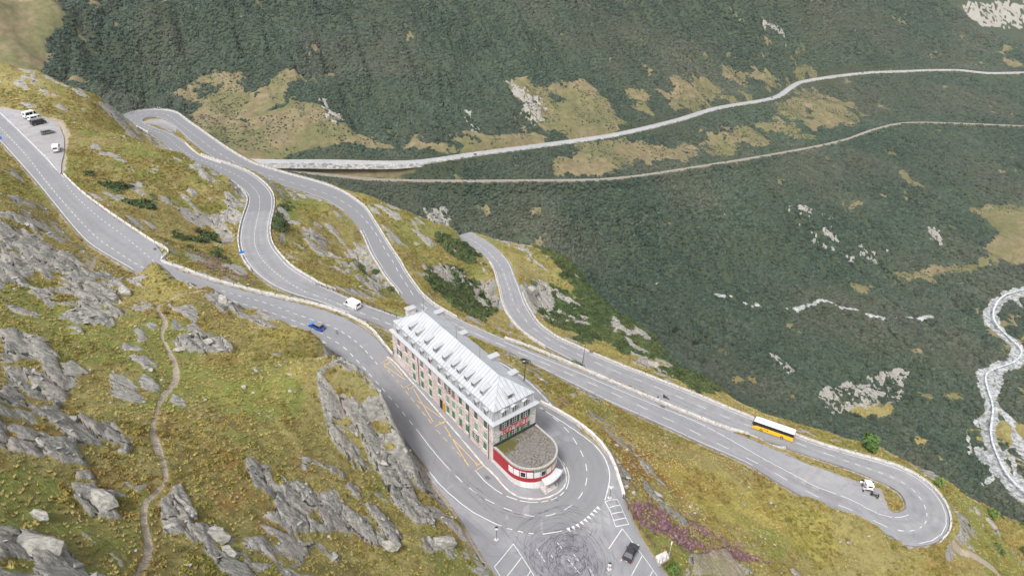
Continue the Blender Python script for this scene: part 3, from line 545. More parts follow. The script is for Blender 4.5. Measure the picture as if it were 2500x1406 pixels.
# ------------------------------------------------------------------ terrain material
def terrain_mat():
    m,nt,b=newmat('alpine_ground'); P_=pos(nt)
    a1=N(nt,'ShaderNodeAttribute',attribute_name='z1'); a2=N(nt,'ShaderNodeAttribute',attribute_name='z2')
    s1=N(nt,'ShaderNodeSeparateColor');nt.links.new(a1.outputs['Color'],s1.inputs[0]); s2=N(nt,'ShaderNodeSeparateColor');nt.links.new(a2.outputs['Color'],s2.inputs[0])
    rock,br,hea,grav=s1.outputs[0],s1.outputs[1],s1.outputs[2],a1.outputs['Alpha']
    rust,yel,grn,crk=s2.outputs[0],s2.outputs[1],s2.outputs[2],a2.outputs['Alpha']
    nb=noise(nt,.055,5,.6,P_); nm=noise(nt,.35,6,.65,P_); nf=noise(nt,1.7,6,.7,P_); nff=noise(nt,6.,4,.7,P_)
    g=mix(nt,ramp(nt,nm,.35,.65),(.18,.16,.055),(.325,.275,.105))
    g=mix(nt,ramp(nt,nb,.42,.62),g,(.27,.235,.095))
    g=mix(nt,ramp(nt,nf,.5,.72),g,(.105,.11,.036))
    g=mix(nt,ramp(nt,nff,.55,.75,0,.55),g,(.44,.40,.23))
    n2=noise(nt,.16,5,.62,P_)
    g=mix(nt,mth(nt,'MULTIPLY',ramp(nt,n2,.5,.64),.55),g,(.21,.125,.045))
    g=mix(nt,mth(nt,'MULTIPLY',ramp(nt,mth(nt,'ADD',mth(nt,'MULTIPLY',rust,.5),nm),.72,.95),.85),g,(.26,.13,.04))
    g=mix(nt,mth(nt,'MULTIPLY',ramp(nt,mth(nt,'ADD',mth(nt,'MULTIPLY',yel,.45),nf),.66,.9),.7),g,(.36,.32,.08))
    g=mix(nt,mth(nt,'MULTIPLY',ramp(nt,mth(nt,'ADD',mth(nt,'MULTIPLY',grn,.5),nm),.66,.95),.75),g,(.15,.19,.045))
    # far grass is paler and drier
    sep=N(nt,'ShaderNodeSeparateXYZ'); nt.links.new(P_,sep.inputs[0])
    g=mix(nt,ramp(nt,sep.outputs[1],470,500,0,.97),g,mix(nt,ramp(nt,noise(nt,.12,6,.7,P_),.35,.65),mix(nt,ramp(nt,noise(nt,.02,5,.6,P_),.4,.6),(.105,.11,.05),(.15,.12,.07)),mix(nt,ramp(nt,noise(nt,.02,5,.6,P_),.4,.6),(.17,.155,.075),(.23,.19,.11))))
    g=mix(nt,ramp(nt,mth(nt,'ADD',mth(nt,'MULTIPLY',hea,.6),nf),.8,1.05),g,mix(nt,ramp(nt,nff,.4,.6),(.13,.09,.06),(.20,.12,.14)))
    bg=mix(nt,nf,(.035,.05,.036),(.075,.09,.05))  # shadow between the shrubs, painted into the ground colour
    g=mix(nt,ramp(nt,mth(nt,'ADD',br,mth(nt,'MULTIPLY',nf,.3)),.5,.9),g,bg)
    # rock
    v=N(nt,'ShaderNodeMapping'); v.inputs['Rotation'].default_value=(.4,.5,2.3); v.inputs['Scale'].default_value=(.6,1.7,1.5); nt.links.new(P_,v.inputs[0])
    st=noise(nt,1.1,7,.65,v.outputs[0]); r1=noise(nt,.5,8,.7,P_)
    rk=mix(nt,ramp(nt,st,.3,.7),(.19,.18,.165),(.42,.40,.365))
    rk=mix(nt,ramp(nt,r1,.5,.68,0,.55),rk,(.33,.35,.27)); rk=mix(nt,ramp(nt,noise(nt,2.6,5,.7,P_),.56,.72,0,.7),rk,(.13,.125,.115))
    rk=mix(nt,ramp(nt,noise(nt,.12,4,.6,P_),.5,.7,0,.45),rk,(.33,.27,.24))
    rk=mix(nt,mth(nt,'MULTIPLY',ramp(nt,mth(nt,'ADD',crk,mth(nt,'MULTIPLY',nff,.4)),.75,1.05),.85),rk,(.035,.035,.022))
    f=ramp(nt,mth(nt,'ADD',rock,mth(nt,'MULTIPLY',mth(nt,'SUBTRACT',nf,.5),.9)),.38,.58)
    g=mix(nt,f,g,rk)
    gv=mix(nt,ramp(nt,nff,.3,.7),(.27,.215,.16),(.46,.40,.33)); gv=mix(nt,ramp(nt,sep.outputs[2],-200,-120,1,0),gv,mix(nt,ramp(nt,noise(nt,.3,6,.7,P_),.38,.62),(.17,.175,.17),(.46,.475,.48)))
    g=mix(nt,ramp(nt,mth(nt,'ADD',grav,mth(nt,'MULTIPLY',mth(nt,'SUBTRACT',nf,.5),.7)),.35,.6),g,gv)
    nt.links.new(g,b.inputs['Base Color']); b.inputs['Roughness'].default_value=.95; b.inputs['Specular IOR Level'].default_value=.2
    h=mth(nt,'ADD',mth(nt,'MULTIPLY',nf,1.),mth(nt,'MULTIPLY',nff,.35)); h=mth(nt,'ADD',h,mth(nt,'MULTIPLY',st,1.2))
    bump(nt,b,h,.85,.45)
    return m
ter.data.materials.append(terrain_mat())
def asphalt(name,ca,cb,tint):
    m,nt,b=newmat(name); P_=pos(nt)
    big=noise(nt,.05,4,.6,P_); mid=noise(nt,.35,5,.65,P_); fine=noise(nt,7.,4,.8,P_)
    c=mix(nt,ramp(nt,big,.35,.65),ca,cb); c=mix(nt,ramp(nt,mid,.4,.7,0,.8),c,tuple(x*.86 for x in tint)); c=mix(nt,ramp(nt,noise(nt,.12,5,.7,P_),.55,.7,0,.55),c,tuple(min(1,x*1.22) for x in ca))
    v=N(nt,'ShaderNodeTexVoronoi',feature='F1'); v.inputs['Scale'].default_value=.045; nt.links.new(P_,v.inputs['Vector']); 
    s=N(nt,'ShaderNodeSeparateColor'); nt.links.new(v.outputs['Color'],s.inputs[0])
    c=mix(nt,ramp(nt,s.outputs[0],.0,1.,0,.22),c,(.24,.235,.25))
    ag=N(nt,'ShaderNodeAttribute',attribute_name='fresh'); c=mix(nt,ag.outputs['Fac'],c,mix(nt,mid,(.165,.17,.18),(.21,.21,.23)))
    at=N(nt,'ShaderNodeAttribute',attribute_name='wear')
    c=mix(nt,mth(nt,'MULTIPLY',at.outputs['Fac'],ramp(nt,mid,.2,.7,.3,.8)),c,tuple(x*.62 for x in ca))
    c=mix(nt,ramp(nt,fine,.3,.8,0,.35),c,(.17,.17,.17)); ck=N(nt,'ShaderNodeTexVoronoi',feature='DISTANCE_TO_EDGE'); ck.inputs['Scale'].default_value=.16; dv=N(nt,'ShaderNodeMix',data_type='VECTOR'); dv.inputs[0].default_value=.12; nt.links.new(P_,dv.inputs[4]); nt.links.new(noise(nt,.5,4,.6,P_,'Color'),dv.inputs[5]); nt.links.new(dv.outputs[1],ck.inputs['Vector']); c=mix(nt,mth(nt,'MULTIPLY',ramp(nt,ck.outputs[0],.0,.014,.35,0),ramp(nt,big,.45,.6)),c,(.09,.09,.09))
    sp=noise(nt,1.3,3,.5,P_); c=mix(nt,ramp(nt,sp,.70,.76,0,.35),c,(.12,.12,.12))
    nt.links.new(c,b.inputs['Base Color']); b.inputs['Roughness'].default_value=.85; bump(nt,b,fine,.25,.03); return m
M_AS=asphalt('asphalt',(.29,.29,.30),(.235,.24,.255),(.26,.25,.28)); M_LAY=asphalt('lay_by_asphalt',(.31,.29,.29),(.34,.33,.335),(.27,.26,.28))
M_WH=plain('road_paint_white',(.60,.60,.60),.7,var=.1,scale=2); M_YE=plain('road_paint_yellow',(.75,.47,.12),.7,var=.15,scale=2)
M_CON=plain('pale_concrete',(.53,.50,.48),.9,var=.22,scale=1.2); M_DK=plain('dark_steel',(.05,.05,.05),.6); M_STEEL=plain('galvanised_steel',(.62,.63,.64),.45,.0,var=.08)
M_WOOD=plain('weathered_wood',(.10,.065,.05),.9,var=.3,scale=4)
def stone_mat(name,ca,cb,mo,scale=1.6,scz=1.):
    m,nt,b=newmat(name); P_=pos(nt); mp=N(nt,'ShaderNodeMapping'); mp.inputs['Scale'].default_value=(1,1,1.7*scz); nt.links.new(P_,mp.inputs[0])
    v=N(nt,'ShaderNodeTexVoronoi',feature='F1'); v.inputs['Scale'].default_value=scale; nt.links.new(mp.outputs[0],v.inputs['Vector'])
    e=N(nt,'ShaderNodeTexVoronoi',feature='DISTANCE_TO_EDGE'); e.inputs['Scale'].default_value=scale; nt.links.new(mp.outputs[0],e.inputs['Vector'])
    s=N(nt,'ShaderNodeSeparateColor'); nt.links.new(v.outputs['Color'],s.inputs[0])
    c=mix(nt,s.outputs[0],ca,cb); c=mix(nt,mth(nt,'MULTIPLY',ramp(nt,s.outputs[1],.72,.8),.8),c,tuple(x*(.62 if 'rubble' in name else .4) for x in ca)); c=mix(nt,ramp(nt,noise(nt,.5,4,.6,P_),.4,.7,0,.35),c,cb)
    c=mix(nt,ramp(nt,e.outputs[0],.0,.09,.85,0),c,mo); nt.links.new(c,b.inputs['Base Color']); b.inputs['Roughness'].default_value=.9
    bump(nt,b,ramp(nt,e.outputs[0],0,.15),.6,.06); return m
M_RET=stone_mat('dry_stone_masonry',(.30,.28,.27),(.46,.44,.42),(.14,.13,.12),.9)
ZA=.07
def put_attr(o,name,vals):
    a=o.data.attributes.new(name,'FLOAT','POINT'); a.data.foreach_set('value',np.asarray(vals,np.float32))
# carriageway
def carriageway():
    nc=11; vs=[];wear=[]
    T=np.linspace(0,1,nc)
    k=np.arange(NS+1)
    lat=-WR[:,None]+(WL+WR)[:,None]*T[None]
    x=C[:,0:1]+NL[:,0:1]*lat; y=C[:,1:2]+NL[:,1:2]*lat; z=Hs(x,y)+ZA
    al=np.abs(lat); w=np.exp(-((al-1.2)/.5)**2)+np.exp(-((al-2.8)/.5)**2)
    ii_=np.arange((NS+1)*nc).reshape(NS+1,nc)
    F=np.stack([ii_[:-1,:-1],ii_[:-1,1:],ii_[1:,1:],ii_[1:,:-1]],-1).reshape(-1,4)[:,::-1]
    V=np.c_[x.ravel(),y.ravel(),z.ravel()]
    # inner edge folding: keep
    o=mesh_obj('mountain_road',V,F,M_AS,smooth=True); put_attr(o,'wear',(w/ w.max()).ravel()); fr=np.zeros((NS+1,nc)); fr[kof(634,506)-2:kof(1246,852)-26]=1.; fr[:kof(749,715)]=np.maximum(fr[:kof(749,715)],.35); fr[kof(952 if 0 else 953,972):kof(1345,1015)]=.55; put_attr(o,'fresh',fr.ravel()); tag(o,kind='structure')
    # masonry skirts
    vs=[];fs=[]
    for s,W in ((1,WL),(-1,WR)):
        b=len(vs)
        for i in range(NS+1):
            for off,dz in ((.25,.02),(.35,-1.2),(.7,-5.)):
                xx=C[i,0]+NL[i,0]*s*(W[i]+off); yy=C[i,1]+NL[i,1]*s*(W[i]+off); vs.append((xx,yy,0)); 
        a=np.array(vs[b:]).reshape(-1,3,3); zz=Hs(a[:,0,0],a[:,0,1]); 
        for i in range(NS+1):
            for j,dz in enumerate((.05,-1.2,-5.)): vs[b+i*3+j]=(a[i,j,0],a[i,j,1],zz[i]+dz)
        for i in range(NS):
            for j in range(2):
                q=(b+i*3+j,b+(i+1)*3+j,b+(i+1)*3+j+1,b+i*3+j+1); fs.append(q if s>0 else q[::-1])
    o=mesh_obj('road_retaining_wall',vs,fs,M_RET); tag(o,'grey masonry retaining walls holding up the edges of the winding road','retaining wall')
carriageway()
def pad(name,poly,mat,dz,step=1.6,kind='structure',thick=0):
    poly=np.array(poly)[:,:2]; x0,y0=poly.min(0);x1,y1=poly.max(0)
    bm=bmesh.new(); ring=resample(poly,step,True); vs=[bm.verts.new((p[0],p[1],0)) for p in ring]
    f=bm.faces.new(vs)
    # slice by grid
    for ax,(lo,hi) in enumerate(((x0,x1),(y0,y1))):
        c=lo+step
        while c<hi:
            co=(c,0,0) if ax==0 else (0,c,0); no=(1,0,0) if ax==0 else (0,1,0)
            bmesh.ops.bisect_plane(bm,geom=bm.verts[:]+bm.edges[:]+bm.faces[:],plane_co=co,plane_no=no); c+=step
    P_=np.array([v.co[:] for v in bm.verts]); z=Hs(P_[:,0],P_[:,1])+dz
    for v,zz in zip(bm.verts,z): v.co.z=zz
    if bm.faces and sum(f.normal.z for f in bm.faces)<0: bmesh.ops.reverse_faces(bm,faces=bm.faces[:])
    if thick:
        be=[e for e in bm.edges if len(e.link_faces)==1]
        r_=bmesh.ops.extrude_edge_only(bm,edges=be)
        for v in r_['geom']:
            if isinstance(v,bmesh.types.BMVert): v.co.z-=thick
    me=bpy.data.meshes.new(name); bm.to_mesh(me); bm.free(); o=bpy.data.objects.new(name,me); COL.objects.link(o); me.materials.append(mat); 
    if kind: o['kind']=kind
    return o
def clipped_pad(name,key,mat,dz): return pad(name,PADS[key],mat,dz)
clipped_pad('parking_area','lot_near',M_AS,ZA-.055); clipped_pad('lay_by','lot_far',M_LAY,ZA-.05); clipped_pad('lay_by','hairpin_lot',M_LAY,ZA-.04); clipped_pad('lay_by','lower_lot',M_LAY,ZA-.05)
# markings ---------------------------------------------------------
class Lines:
    def __init__(s): s.v=[];s.f=[]
    def strip(s,L,w,dz=0.08,closed=False):
        L=resample(L,1.,closed)[:,:2]; 
        if closed: L=np.vstack([L,L[:1]])
        t=np.gradient(L,axis=0); t/=np.linalg.norm(t,axis=1)[:,None]+1e-9; n=np.c_[-t[:,1],t[:,0]]
        a=L+n*w/2;b=L-n*w/2; b0=len(s.v); za=Hs(a[:,0],a[:,1]);zb=Hs(b[:,0],b[:,1])
        for i in range(len(L)): s.v.append((*a[i],za[i]+ZA+dz)); s.v.append((*b[i],zb[i]+ZA+dz))
        for i in range(len(L)-1): k=b0+2*i; s.f.append((k,k+1,k+3,k+2))
    def dash(s,L,w,on,off,dz=0.08,ph=0):
        L=resample(L,.25)[:,:2]; n=int(on/.25);m=int((on+off)/.25); i=int(ph/.25)
        while i+n<len(L): s.strip(L[i:i+n+1],w,dz); i+=m
    def poly(s,P_,dz=.08):
        P_=np.array(P_); z=Hs(P_[:,0],P_[:,1]); b=len(s.v)
        for p,zz in zip(P_,z): s.v.append((p[0],p[1],zz+ZA+dz))
        s.f.append(tuple(range(b,b+len(P_))))
    def build(s,name,mat): 
        o=mesh_obj(name,s.v,s.f,mat); o['kind']='structure'; 
        bm=bmesh.new(); bm.from_mesh(o.data)
        for f in bm.faces:
            if f.normal.z<0: f.normal_flip()
        bm.to_mesh(o.data); bm.free(); return o
def off_line(k0,k1,f,step=2):
    k=np.arange(k0,k1,step); lat=np.array([f(i) for i in k]); return np.c_[C[k,0]+NL[k,0]*lat,C[k,1]+NL[k,1]*lat]
LW=Lines()
kx=lambda p:kof(*p)
kC0=kx((493,345)); kD0=kx((2138,1150))
LW.dash(off_line(0,kx((1018,1050)),lambda i:0,1),.15,1.6,1.5)
LW.strip(off_line(kx((1018,1050)),kx((1111,1161)),lambda i:0,1),.14)
LW.dash(off_line(kx((1111,1161)),kx((1250,940)),lambda i:0,1),.16,2.2,2.)
LW.dash(off_line(kx((1250,940)),kx((749,715)),lambda i:0,1),.15,2.4,2.4); LW.dash(off_line(kx((749,715)),kx((603,445)),lambda i:0,1),.16,1.1,.9)
LW.dash(off_line(kx((603,445)),kC0,lambda i:0,1),.16,1.9,2.3)
LW.dash(off_line(kC0,kx((813,480)),lambda i:0,1),.17,3.,3.6); LW.dash(off_line(kx((813,480)),kx((1030,745)),lambda i:0,1),.17,3.,2.8)
LW.dash(off_line(kx((1030,745)),kx((2190,1296)),lambda i:0,1),.16,3.6,5.); LW.dash(off_line(kx((2190,1296)),kx((2037,1115)),lambda i:0,1),.16,1.7,1.4)
LW.dash(off_line(kx((2037,1115)),kx((1252,735)),lambda i:0,1),.15,3.2,4.6); LW.dash(off_line(kx((1252,735)),kx((1132,577)),lambda i:0,1),.15,2,2.6)
e=.3
LW.strip(off_line(0,kx((352,656)),lambda i:-WR[i]+e),.15)
LW.strip(off_line(0,kx((113,444)),lambda i:WL[i]-e),.17)
# edge lines B, C, D
LW.strip(off_line(kx((1325,1000)),kx((1050,832)),lambda i:-WR[i]+e+.2),.16)
LW.strip(off_line(kx((1050,832)),kx((325,300)),lambda i:-WR[i]+e+.3),.16); LW.strip(off_line(kx((866,759)),kx((434,354)) if (434,354) in RD else kx((430,354.5)),lambda i:WL[i]-e-.2),.16)
LW.strip(off_line(kx((379,321)),kx((1246,852)),lambda i:WL[i]-e),.17); LW.strip(off_line(kx((403,279.6)),kx((863,510)),lambda i:-WR[i]+e),.14)
LW.strip(off_line(kx((909,558)),kx((1010,723)),lambda i:-WR[i]+e+.5),.14)
LW.strip(off_line(kx((1163.6,816.5)),kx((1856,1135)),lambda i:-WR[i]+e+.25),.14)
LW.strip(off_line(kx((2225,1297)),NS-20,lambda i:-WR[i]+e+.3),.16); LW.strip(off_line(kx((1424,872)),NS-20,lambda i:WL[i]-e),.14)
gp=lambda *p: ground_poly(p)
def pxl(*p,sm=True): 
    W=gp(*p); return smooth_line(W,1.) if sm and len(W)>2 else W
LW.strip(smooth_line(np.array([road_pt(a,b,kx((1030,745)),kx((2264,1255)))[:3] for a,b in ((1230,835),(1290,860),(1400,905),(1500,948),(1600,990),(1700,1030),(1780,1072),(1862,1119),(1930,1155),(1992,1188),(2040,1206),(2083,1222),(2120,1243),(2154,1258),(2186,1264),(2205,1262),(2219,1256))]),1.),.17)
LW.dash(pxl((156,440),(180,475),(240,530),(300,575),(352,618),(380,642)),.14,1.2,1.3)
LW.strip(pxl((110,380),(130,405),(157,436)),.15); LW.strip(pxl((0,275),(60,332),(110,382)),.17)
LW.dash(pxl((541,711),(592,725),(642,738),(699,759),(749,777),(820,803),(877,842),(930,900)),.15,1.4,1.3)
LW.strip(pxl((1048,1152),(1075,1185),(1100,1208),(1150,1248),(1212,1280)),.17); LW.dash(pxl((1212,1280),(1240,1291),(1270,1299),(1300,1304),(1325,1304)),.2,1.2,.8)
LW.strip(pxl((1325,1304),(1345,1302),(1372,1296)),.16)
LW.strip(pxl((1477,1221),(1485,1190),(1489,1160),(1478,1122),(1455,1090),(1420,1062),(1370,1028),(1317,995)),.19)
LW.strip(pxl((1160,1149),(1185,1177),(1215,1200),(1250,1217),(1290,1226),(1325,1226),(1355,1218),(1378,1202),(1388,1180),(1389,1158),(1380,1135),(1368,1122)),.17)
# give-way triangles
tl=resample(pxl((1377,1297),(1405,1288),(1430,1272),(1452,1250),(1468,1234)),.98)
for i in range(1,len(tl)-1):
    t=tl[i+1,:2]-tl[i-1,:2]; t/=np.linalg.norm(t); n=np.array([t[1],-t[0]]); c=tl[i,:2]; LW.poly([c-t*.33-n*.4,c+t*.33-n*.4,c+n*.6])
def seg_(a,b,w=.16): LW.strip(gp(a,b),w)
for a,b in [((1477,1225),(1507,1220)),((1507,1220),(1535,1280)),((1535,1280),(1503,1286)),((1503,1286),(1477,1225)),((1487,1240),(1513,1234)),((1492,1256),(1520,1250)),((1498,1271),(1527,1265)),
  ((1486,1340),(1519,1291)),((1519,1291),(1592,1389)),((1592,1389),(1610,1415)),((1515,1370),(1543,1325)),((1540,1408),(1567,1358)),((1586,1408),(1593,1394)),
  ((1207,1384),(1253,1328)),((1253,1328),(1305,1408)),((1207,1384),(1222,1408)),((1235,1410),(1273,1361)),((1285,1410),(1296,1393))]: seg_(a,b)
for a,b in [((1400,1353),(1412,1370)),((1360,1325),(1372,1340)),((1386,1365),(1420,1406)),((1310,1340),(1330,1372)),((1480,1395),(1490,1412)),((1440,1390),(1450,1408)),((1345,1355),(1352,1365))]: LW.dash(gp(a,b),.14,.6,.35)
for a,b in [((394,614),(399,609)),((376,641),(385,650))]: seg_(a,b,.15)
LW.build('road_markings',M_WH)
LY=Lines()
def ys(a,b,w=.11): LY.strip(gp(a,b),w)
for a,b in [((948,877),(983,918)),((937,893),(990,928)),((1010,950),(1057,1030)),((1020,980),(1077,1020)),((1085,1040),(1145,1140)),((1095,1062),(1168,1137)),((930,888),(948,877)),((985,948),(1003,938)),((1063,1042),(1088,1028)),((1158,1150),(1180,1137))]: ys(a,b)
for c in ((940,890),(998,949),(1076,1033),(1164,1134)):
    p=gp(c)[0][:2]; th=np.linspace(0,5,14); LY.strip(np.c_[p[0]+.55*np.cos(th),p[1]+.55*np.sin(th)],.12); LY.strip(np.array([p+[.5,-.1],p+[1.0,.9]]),.14)
LY.dash(gp((937,893),(985,948)),.1,1.2,1.); LY.dash(gp((990,955),(1062,1045)),.1,1.5,1.); LY.dash(gp((1066,1050),(1158,1150)),.1,1.5,1.)
LY.build('bus_stop_markings',M_YE)
# rubber skid marks
def skidmat():
    m,nt,b=newmat('tyre_rubber_marks'); b.inputs['Base Color'].default_value=(.05,.045,.06,1); b.inputs['Roughness'].default_value=.8
    nt.links.new(ramp(nt,noise(nt,.8,4,.6,pos(nt)),.3,.7,.03,.34),b.inputs['Alpha']); return m
SKM=skidmat(); SK_=Lines()
pc=gp((1385,1370))[0][:2]
for i in range(64):
    c=pc+rng.normal(0,2.6,2)*np.array([1,.8]); r0=rng.uniform(1.5,6.5); a0=rng.uniform(0,6.3); al=rng.uniform(2,6.5); th=np.linspace(a0,a0+al,30); rr_=r0*(1+.18*np.sin(th*rng.uniform(.6,1.4)+a0))
    L=np.c_[c[0]+rr_*np.cos(th),c[1]+rr_*np.sin(th)]
    SK_.strip(L,rng.uniform(.06,.12),.04+.0008*i)
for pl,n in ((((1150,1195),(1215,1240),(1280,1258),(1320,1252),(1350,1240),(1385,1237),(1400,1246)),2),(((1180,1230),(1240,1257),(1300,1268),(1350,1262),(1390,1251),(1408,1262)),2),(((1240,1310),(1260,1290),(1330,1250),(1420,1255),(1450,1290),(1440,1310)),2),(((1100,1160),(1200,1260),(1260,1330),(1330,1400)),2),(((2005,1105+10),(1960,1150),(1900,1150),(1850,1125)),0),(((1870,1130),(1900,1148),(1935,1152),(1950,1143)),2),(((1820,1120),(1880,1148),(1940,1160),(1948,1150)),1),(((2050,1215),(2055,1190),(2080,1178),(2110,1185)),1),(((1955,1150),(1990,1170),(2060,1205),(2020,1180)),0),(((1000,1010),(1050,1080),(1100,1140),(1180,1205)),1)):
    for j in range(n):
        L=pxl(*pl)[:,:2]; SK_.strip(L+np.array([.9,.5])*j,.14,.085+.002*j)
SK_.build('tyre_marks',SKM)
SM2=Lines()
for r0 in np.arange(.5,8.6,1.): th=np.linspace(0,2*math.pi,40); SM2.strip(np.c_[pc[0]+r0*1.15*np.cos(th),pc[1]+r0*np.sin(th)],1.01,.012)
m_s,nt_s,b_s=newmat('rubber_film'); b_s.inputs['Base Color'].default_value=(.12,.10,.15,1); dd_=N(nt_s,'ShaderNodeVectorMath',operation='DISTANCE'); nt_s.links.new(pos(nt_s),dd_.inputs[0]); dd_.inputs[1].default_value=(float(pc[0]),float(pc[1]),float(Hs(pc[0:1],pc[1:2])[0])); nt_s.links.new(mth(nt_s,'MULTIPLY',ramp(nt_s,dd_.outputs['Value'],4.,9.,1,0),ramp(nt_s,noise(nt_s,.5,6,.7,pos(nt_s)),.35,.7,.05,.38)),b_s.inputs['Alpha']); SM2.build('rubber_film',m_s)
JT=Lines()
def jseg(a,b,w,k0,k1): JT.strip(np.array([road_pt(*a,k0,k1)[:2],road_pt(*b,k0,k1)[:2]]),w,.012)
jseg((607,511),(667,504),.22,kof(621,581),kof(617,457)); jseg((600,628),(664,616),.2,kof(696,684),kof(621,581)); jseg((1237,697),(1258,694),.15,kof(1262,752) if (1262,752) in RD else kof(1252,735),kof(1221,650))
for a,b in (((1612,990),(1634,996)),((1614,994),(1632,1000))): jseg(a,b,.9,kof(1558,989),kof(1719,1067))
for a,b,w_ in (((820,806),(826,818),.5),((1185,1163),(1196,1170),.7),((905,800),(910,812),.4),((1350,1215),(1362,1222),.4),((1530,1172+10),(1538,1190),.3),((640,690+18),(655,716),.25)): JT.strip(gp(a,b),w_,.014)
JT.build('asphalt_patches',plain('bitumen_patch',(.12,.118,.125),.85,var=.25,scale=2))
# kerb and pavement around the hotel
KB=pxl((945,872),(960,882),(1000,927),(1040,972),(1080,1018),(1120,1064),(1176,1130),(1213,1167),(1238,1197),(1262,1212),(1290,1219),(1316,1220),(1343,1214),(1366,1202),(1380,1186),(1384,1167),(1379,1146),(1366,1124),(1345,1095))
M_PAV=asphalt('pavement_asphalt',(.25,.245,.26),(.28,.275,.29),(.24,.23,.25))
inner=[hw(-3,11.2),hw(0,11.4),hw(0,5),hw(20,5),hw(39.4,5),hw(39.4,-1.2)]
pav=pad('pavement',np.array([tuple(p[:2]) for p in KB]+inner),M_PAV,ZA+.12,thick=.2)
def rail_ribbon(L,w,h,base=-.3,off=0):
    L=np.asarray(L)[:,:2]; t=np.gradient(L,axis=0); t/=np.linalg.norm(t,axis=1)[:,None]+1e-9; n=np.c_[-t[:,1],t[:,0]]
    z=Hs(L[:,0],L[:,1]); vs=[];fs=[]
    for i in range(len(L)):
        a=L[i]+n[i]*(off+w/2);b=L[i]+n[i]*(off-w/2)
        vs+=[(*a,z[i]+base),(*b,z[i]+base),(*b,z[i]+h),(*a,z[i]+h)]
    for i in range(len(L)-1):
        k=4*i
        for j in range(4): fs.append((k+j,k+(j+1)%4,k+4+(j+1)%4,k+4+j))
    fs+=[(0,3,2,1),(len(vs)-4,len(vs)-3,len(vs)-2,len(vs)-1)]
    return vs,fs
v_,f_=rail_ribbon(KB,.28,ZA+.17); kb=mesh_obj('kerb',v_,f_,M_CON); tag(kb,kind='structure')
# parapets -----------------------------------------------------------
def parapet(L,label,h=.55,w=.42,post=4.2,rail=True,closed=False,mat=None,group=None):
    L=smooth_line(L,1.2) if len(L)>3 else resample(L,1.)
    root=empty('parapet_wall',(float(L[0][0]),float(L[0][1]),float(Hs(L[0:1,0],L[0:1,1])[0])),0,label,'roadside wall')
    v,f=rail_ribbon(L,w,h); ox=np.array(root.location)
    o=mesh_obj('wall',np.array(v)-ox,f,mat or M_CON,root)
    if rail:
        v,f=rail_ribbon(L,.06,h+.42,h+.3); o=mesh_obj('rail',np.array(v)-ox,f,M_STEEL,root)
        Q=resample(L,post); first=None
        for q in Q[:100]:
            z=float(Hs(q[0:1],q[1:2])[0])
            if first is None:
                mb=MB(); mb.box(-.07,.07,-.07,.07,h-.02,h+.44); first=mb.obj('post',M_DK,root); p=first
            else: p=first.copy(); COL.objects.link(p); p.parent=root
            p.location=(q[0]-ox[0],q[1]-ox[1],z-ox[2])
    return root
def offL(k0,k1,side,o=.45,step=2):
    return off_line(k0,k1,(lambda i:WL[i]+o) if side>0 else (lambda i:-WR[i]-o),step)
parapet(gp((156,428),(200,470),(260,515),(320,556),(380,595),(414,617),(392,638),(430,652),(480,670),(520,684),(580,701),(640,716),(700,730),(760,742),(820,760),(870,782),(910,808),(938,842),(960,868)),'pale parapet with a notch beside the pink lay-by, running down to the hotel',mat=M_CON)
parapet(gp((1319,984),(1360,1004),(1420,1042),(1460,1078),(1490,1118),(1507,1160),(1522,1212)),'pale wall round the outside of the bend by the red restaurant',rail=False,w=.6,h=.8)
parapet(offL(kof(792,729),kof(465,381),-1,.4),'pale parapet on the outer side of the bend above the small bridge')
parapet(offL(kof(653,649),kof(603,445),1,.4),'pale bridge parapet with a blue sign at its lower end')
parapet(offL(kof(393,326)+4,kof(1246,852)-14,1,.4),'long pale parapet down the valley side of the second road tier')
parapet(offL(kof(909,558),kof(1010,723),-1,.3),'short bridge parapet beside the cliff on the second tier',h=.5)
parapet(gp((1232,826),(1300,851),(1400,892),(1500,935),(1600,977),(1700,1018),(1800,1054),(1918,1096)),'straight parapet wall with a motorcycle parked against it',h=.7,w=.5)
parapet(offL(kof(2248,1289),kof(1424,872),-1,.4),'pale parapet round the wide lower hairpin, passing the yellow bus')
parapet(offL(kof(1424,872),kof(1245,714),-1,.4),'pale parapet on the valley side of the lowest tier below the lamp post')
parapet(offL(kof(1349,835),kof(1206,631),1,.35),'pale bridge parapet over the dark gully on the lowest tier')
parapet(gp((453,350),(465,362),(480,375),(500,386),(540,400)),'short pale parapet beside the strip of grass in the upper hairpin',rail=False,h=.5)
# railings
def railing(L,label,h=1.05,step=2.4,mat=None,n=2,name='railing',zs=None):
    L=resample(L,step); mat=mat or M_WOOD
    z=Hs(L[:,0],L[:,1]) if zs is None else np.full(len(L),zs); root=empty(name,(L[0][0],L[0][1],z[0]),0,label,'railing'); ox=np.array([L[0][0],L[0][1],z[0]])
    mb=MB(); mb.box(-.07,.07,-.07,.07,-.3,h); f=mb.obj('post',mat,root)
    for i in range(1,min(100,len(L))):
        p=f.copy(); COL.objects.link(p); p.parent=root; p.location=(L[i][0]-ox[0],L[i][1]-ox[1],z[i]-ox[2])
    for j in range(n):
        mb=MB(); hh=h-.08-j*.42
        for i in range(len(L)-1): mb.tube((*(L[i][:2]-ox[:2]),z[i]-ox[2]+hh),(*(L[i+1][:2]-ox[:2]),z[i+1]-ox[2]+hh),.05,5)
        mb.obj('rail',mat,root)
    return root
railing(gp((772,697),(820,713),(860,728),(900,745),(940,762),(968,775)),'brown post and rail fence behind the white van',step=2.2)
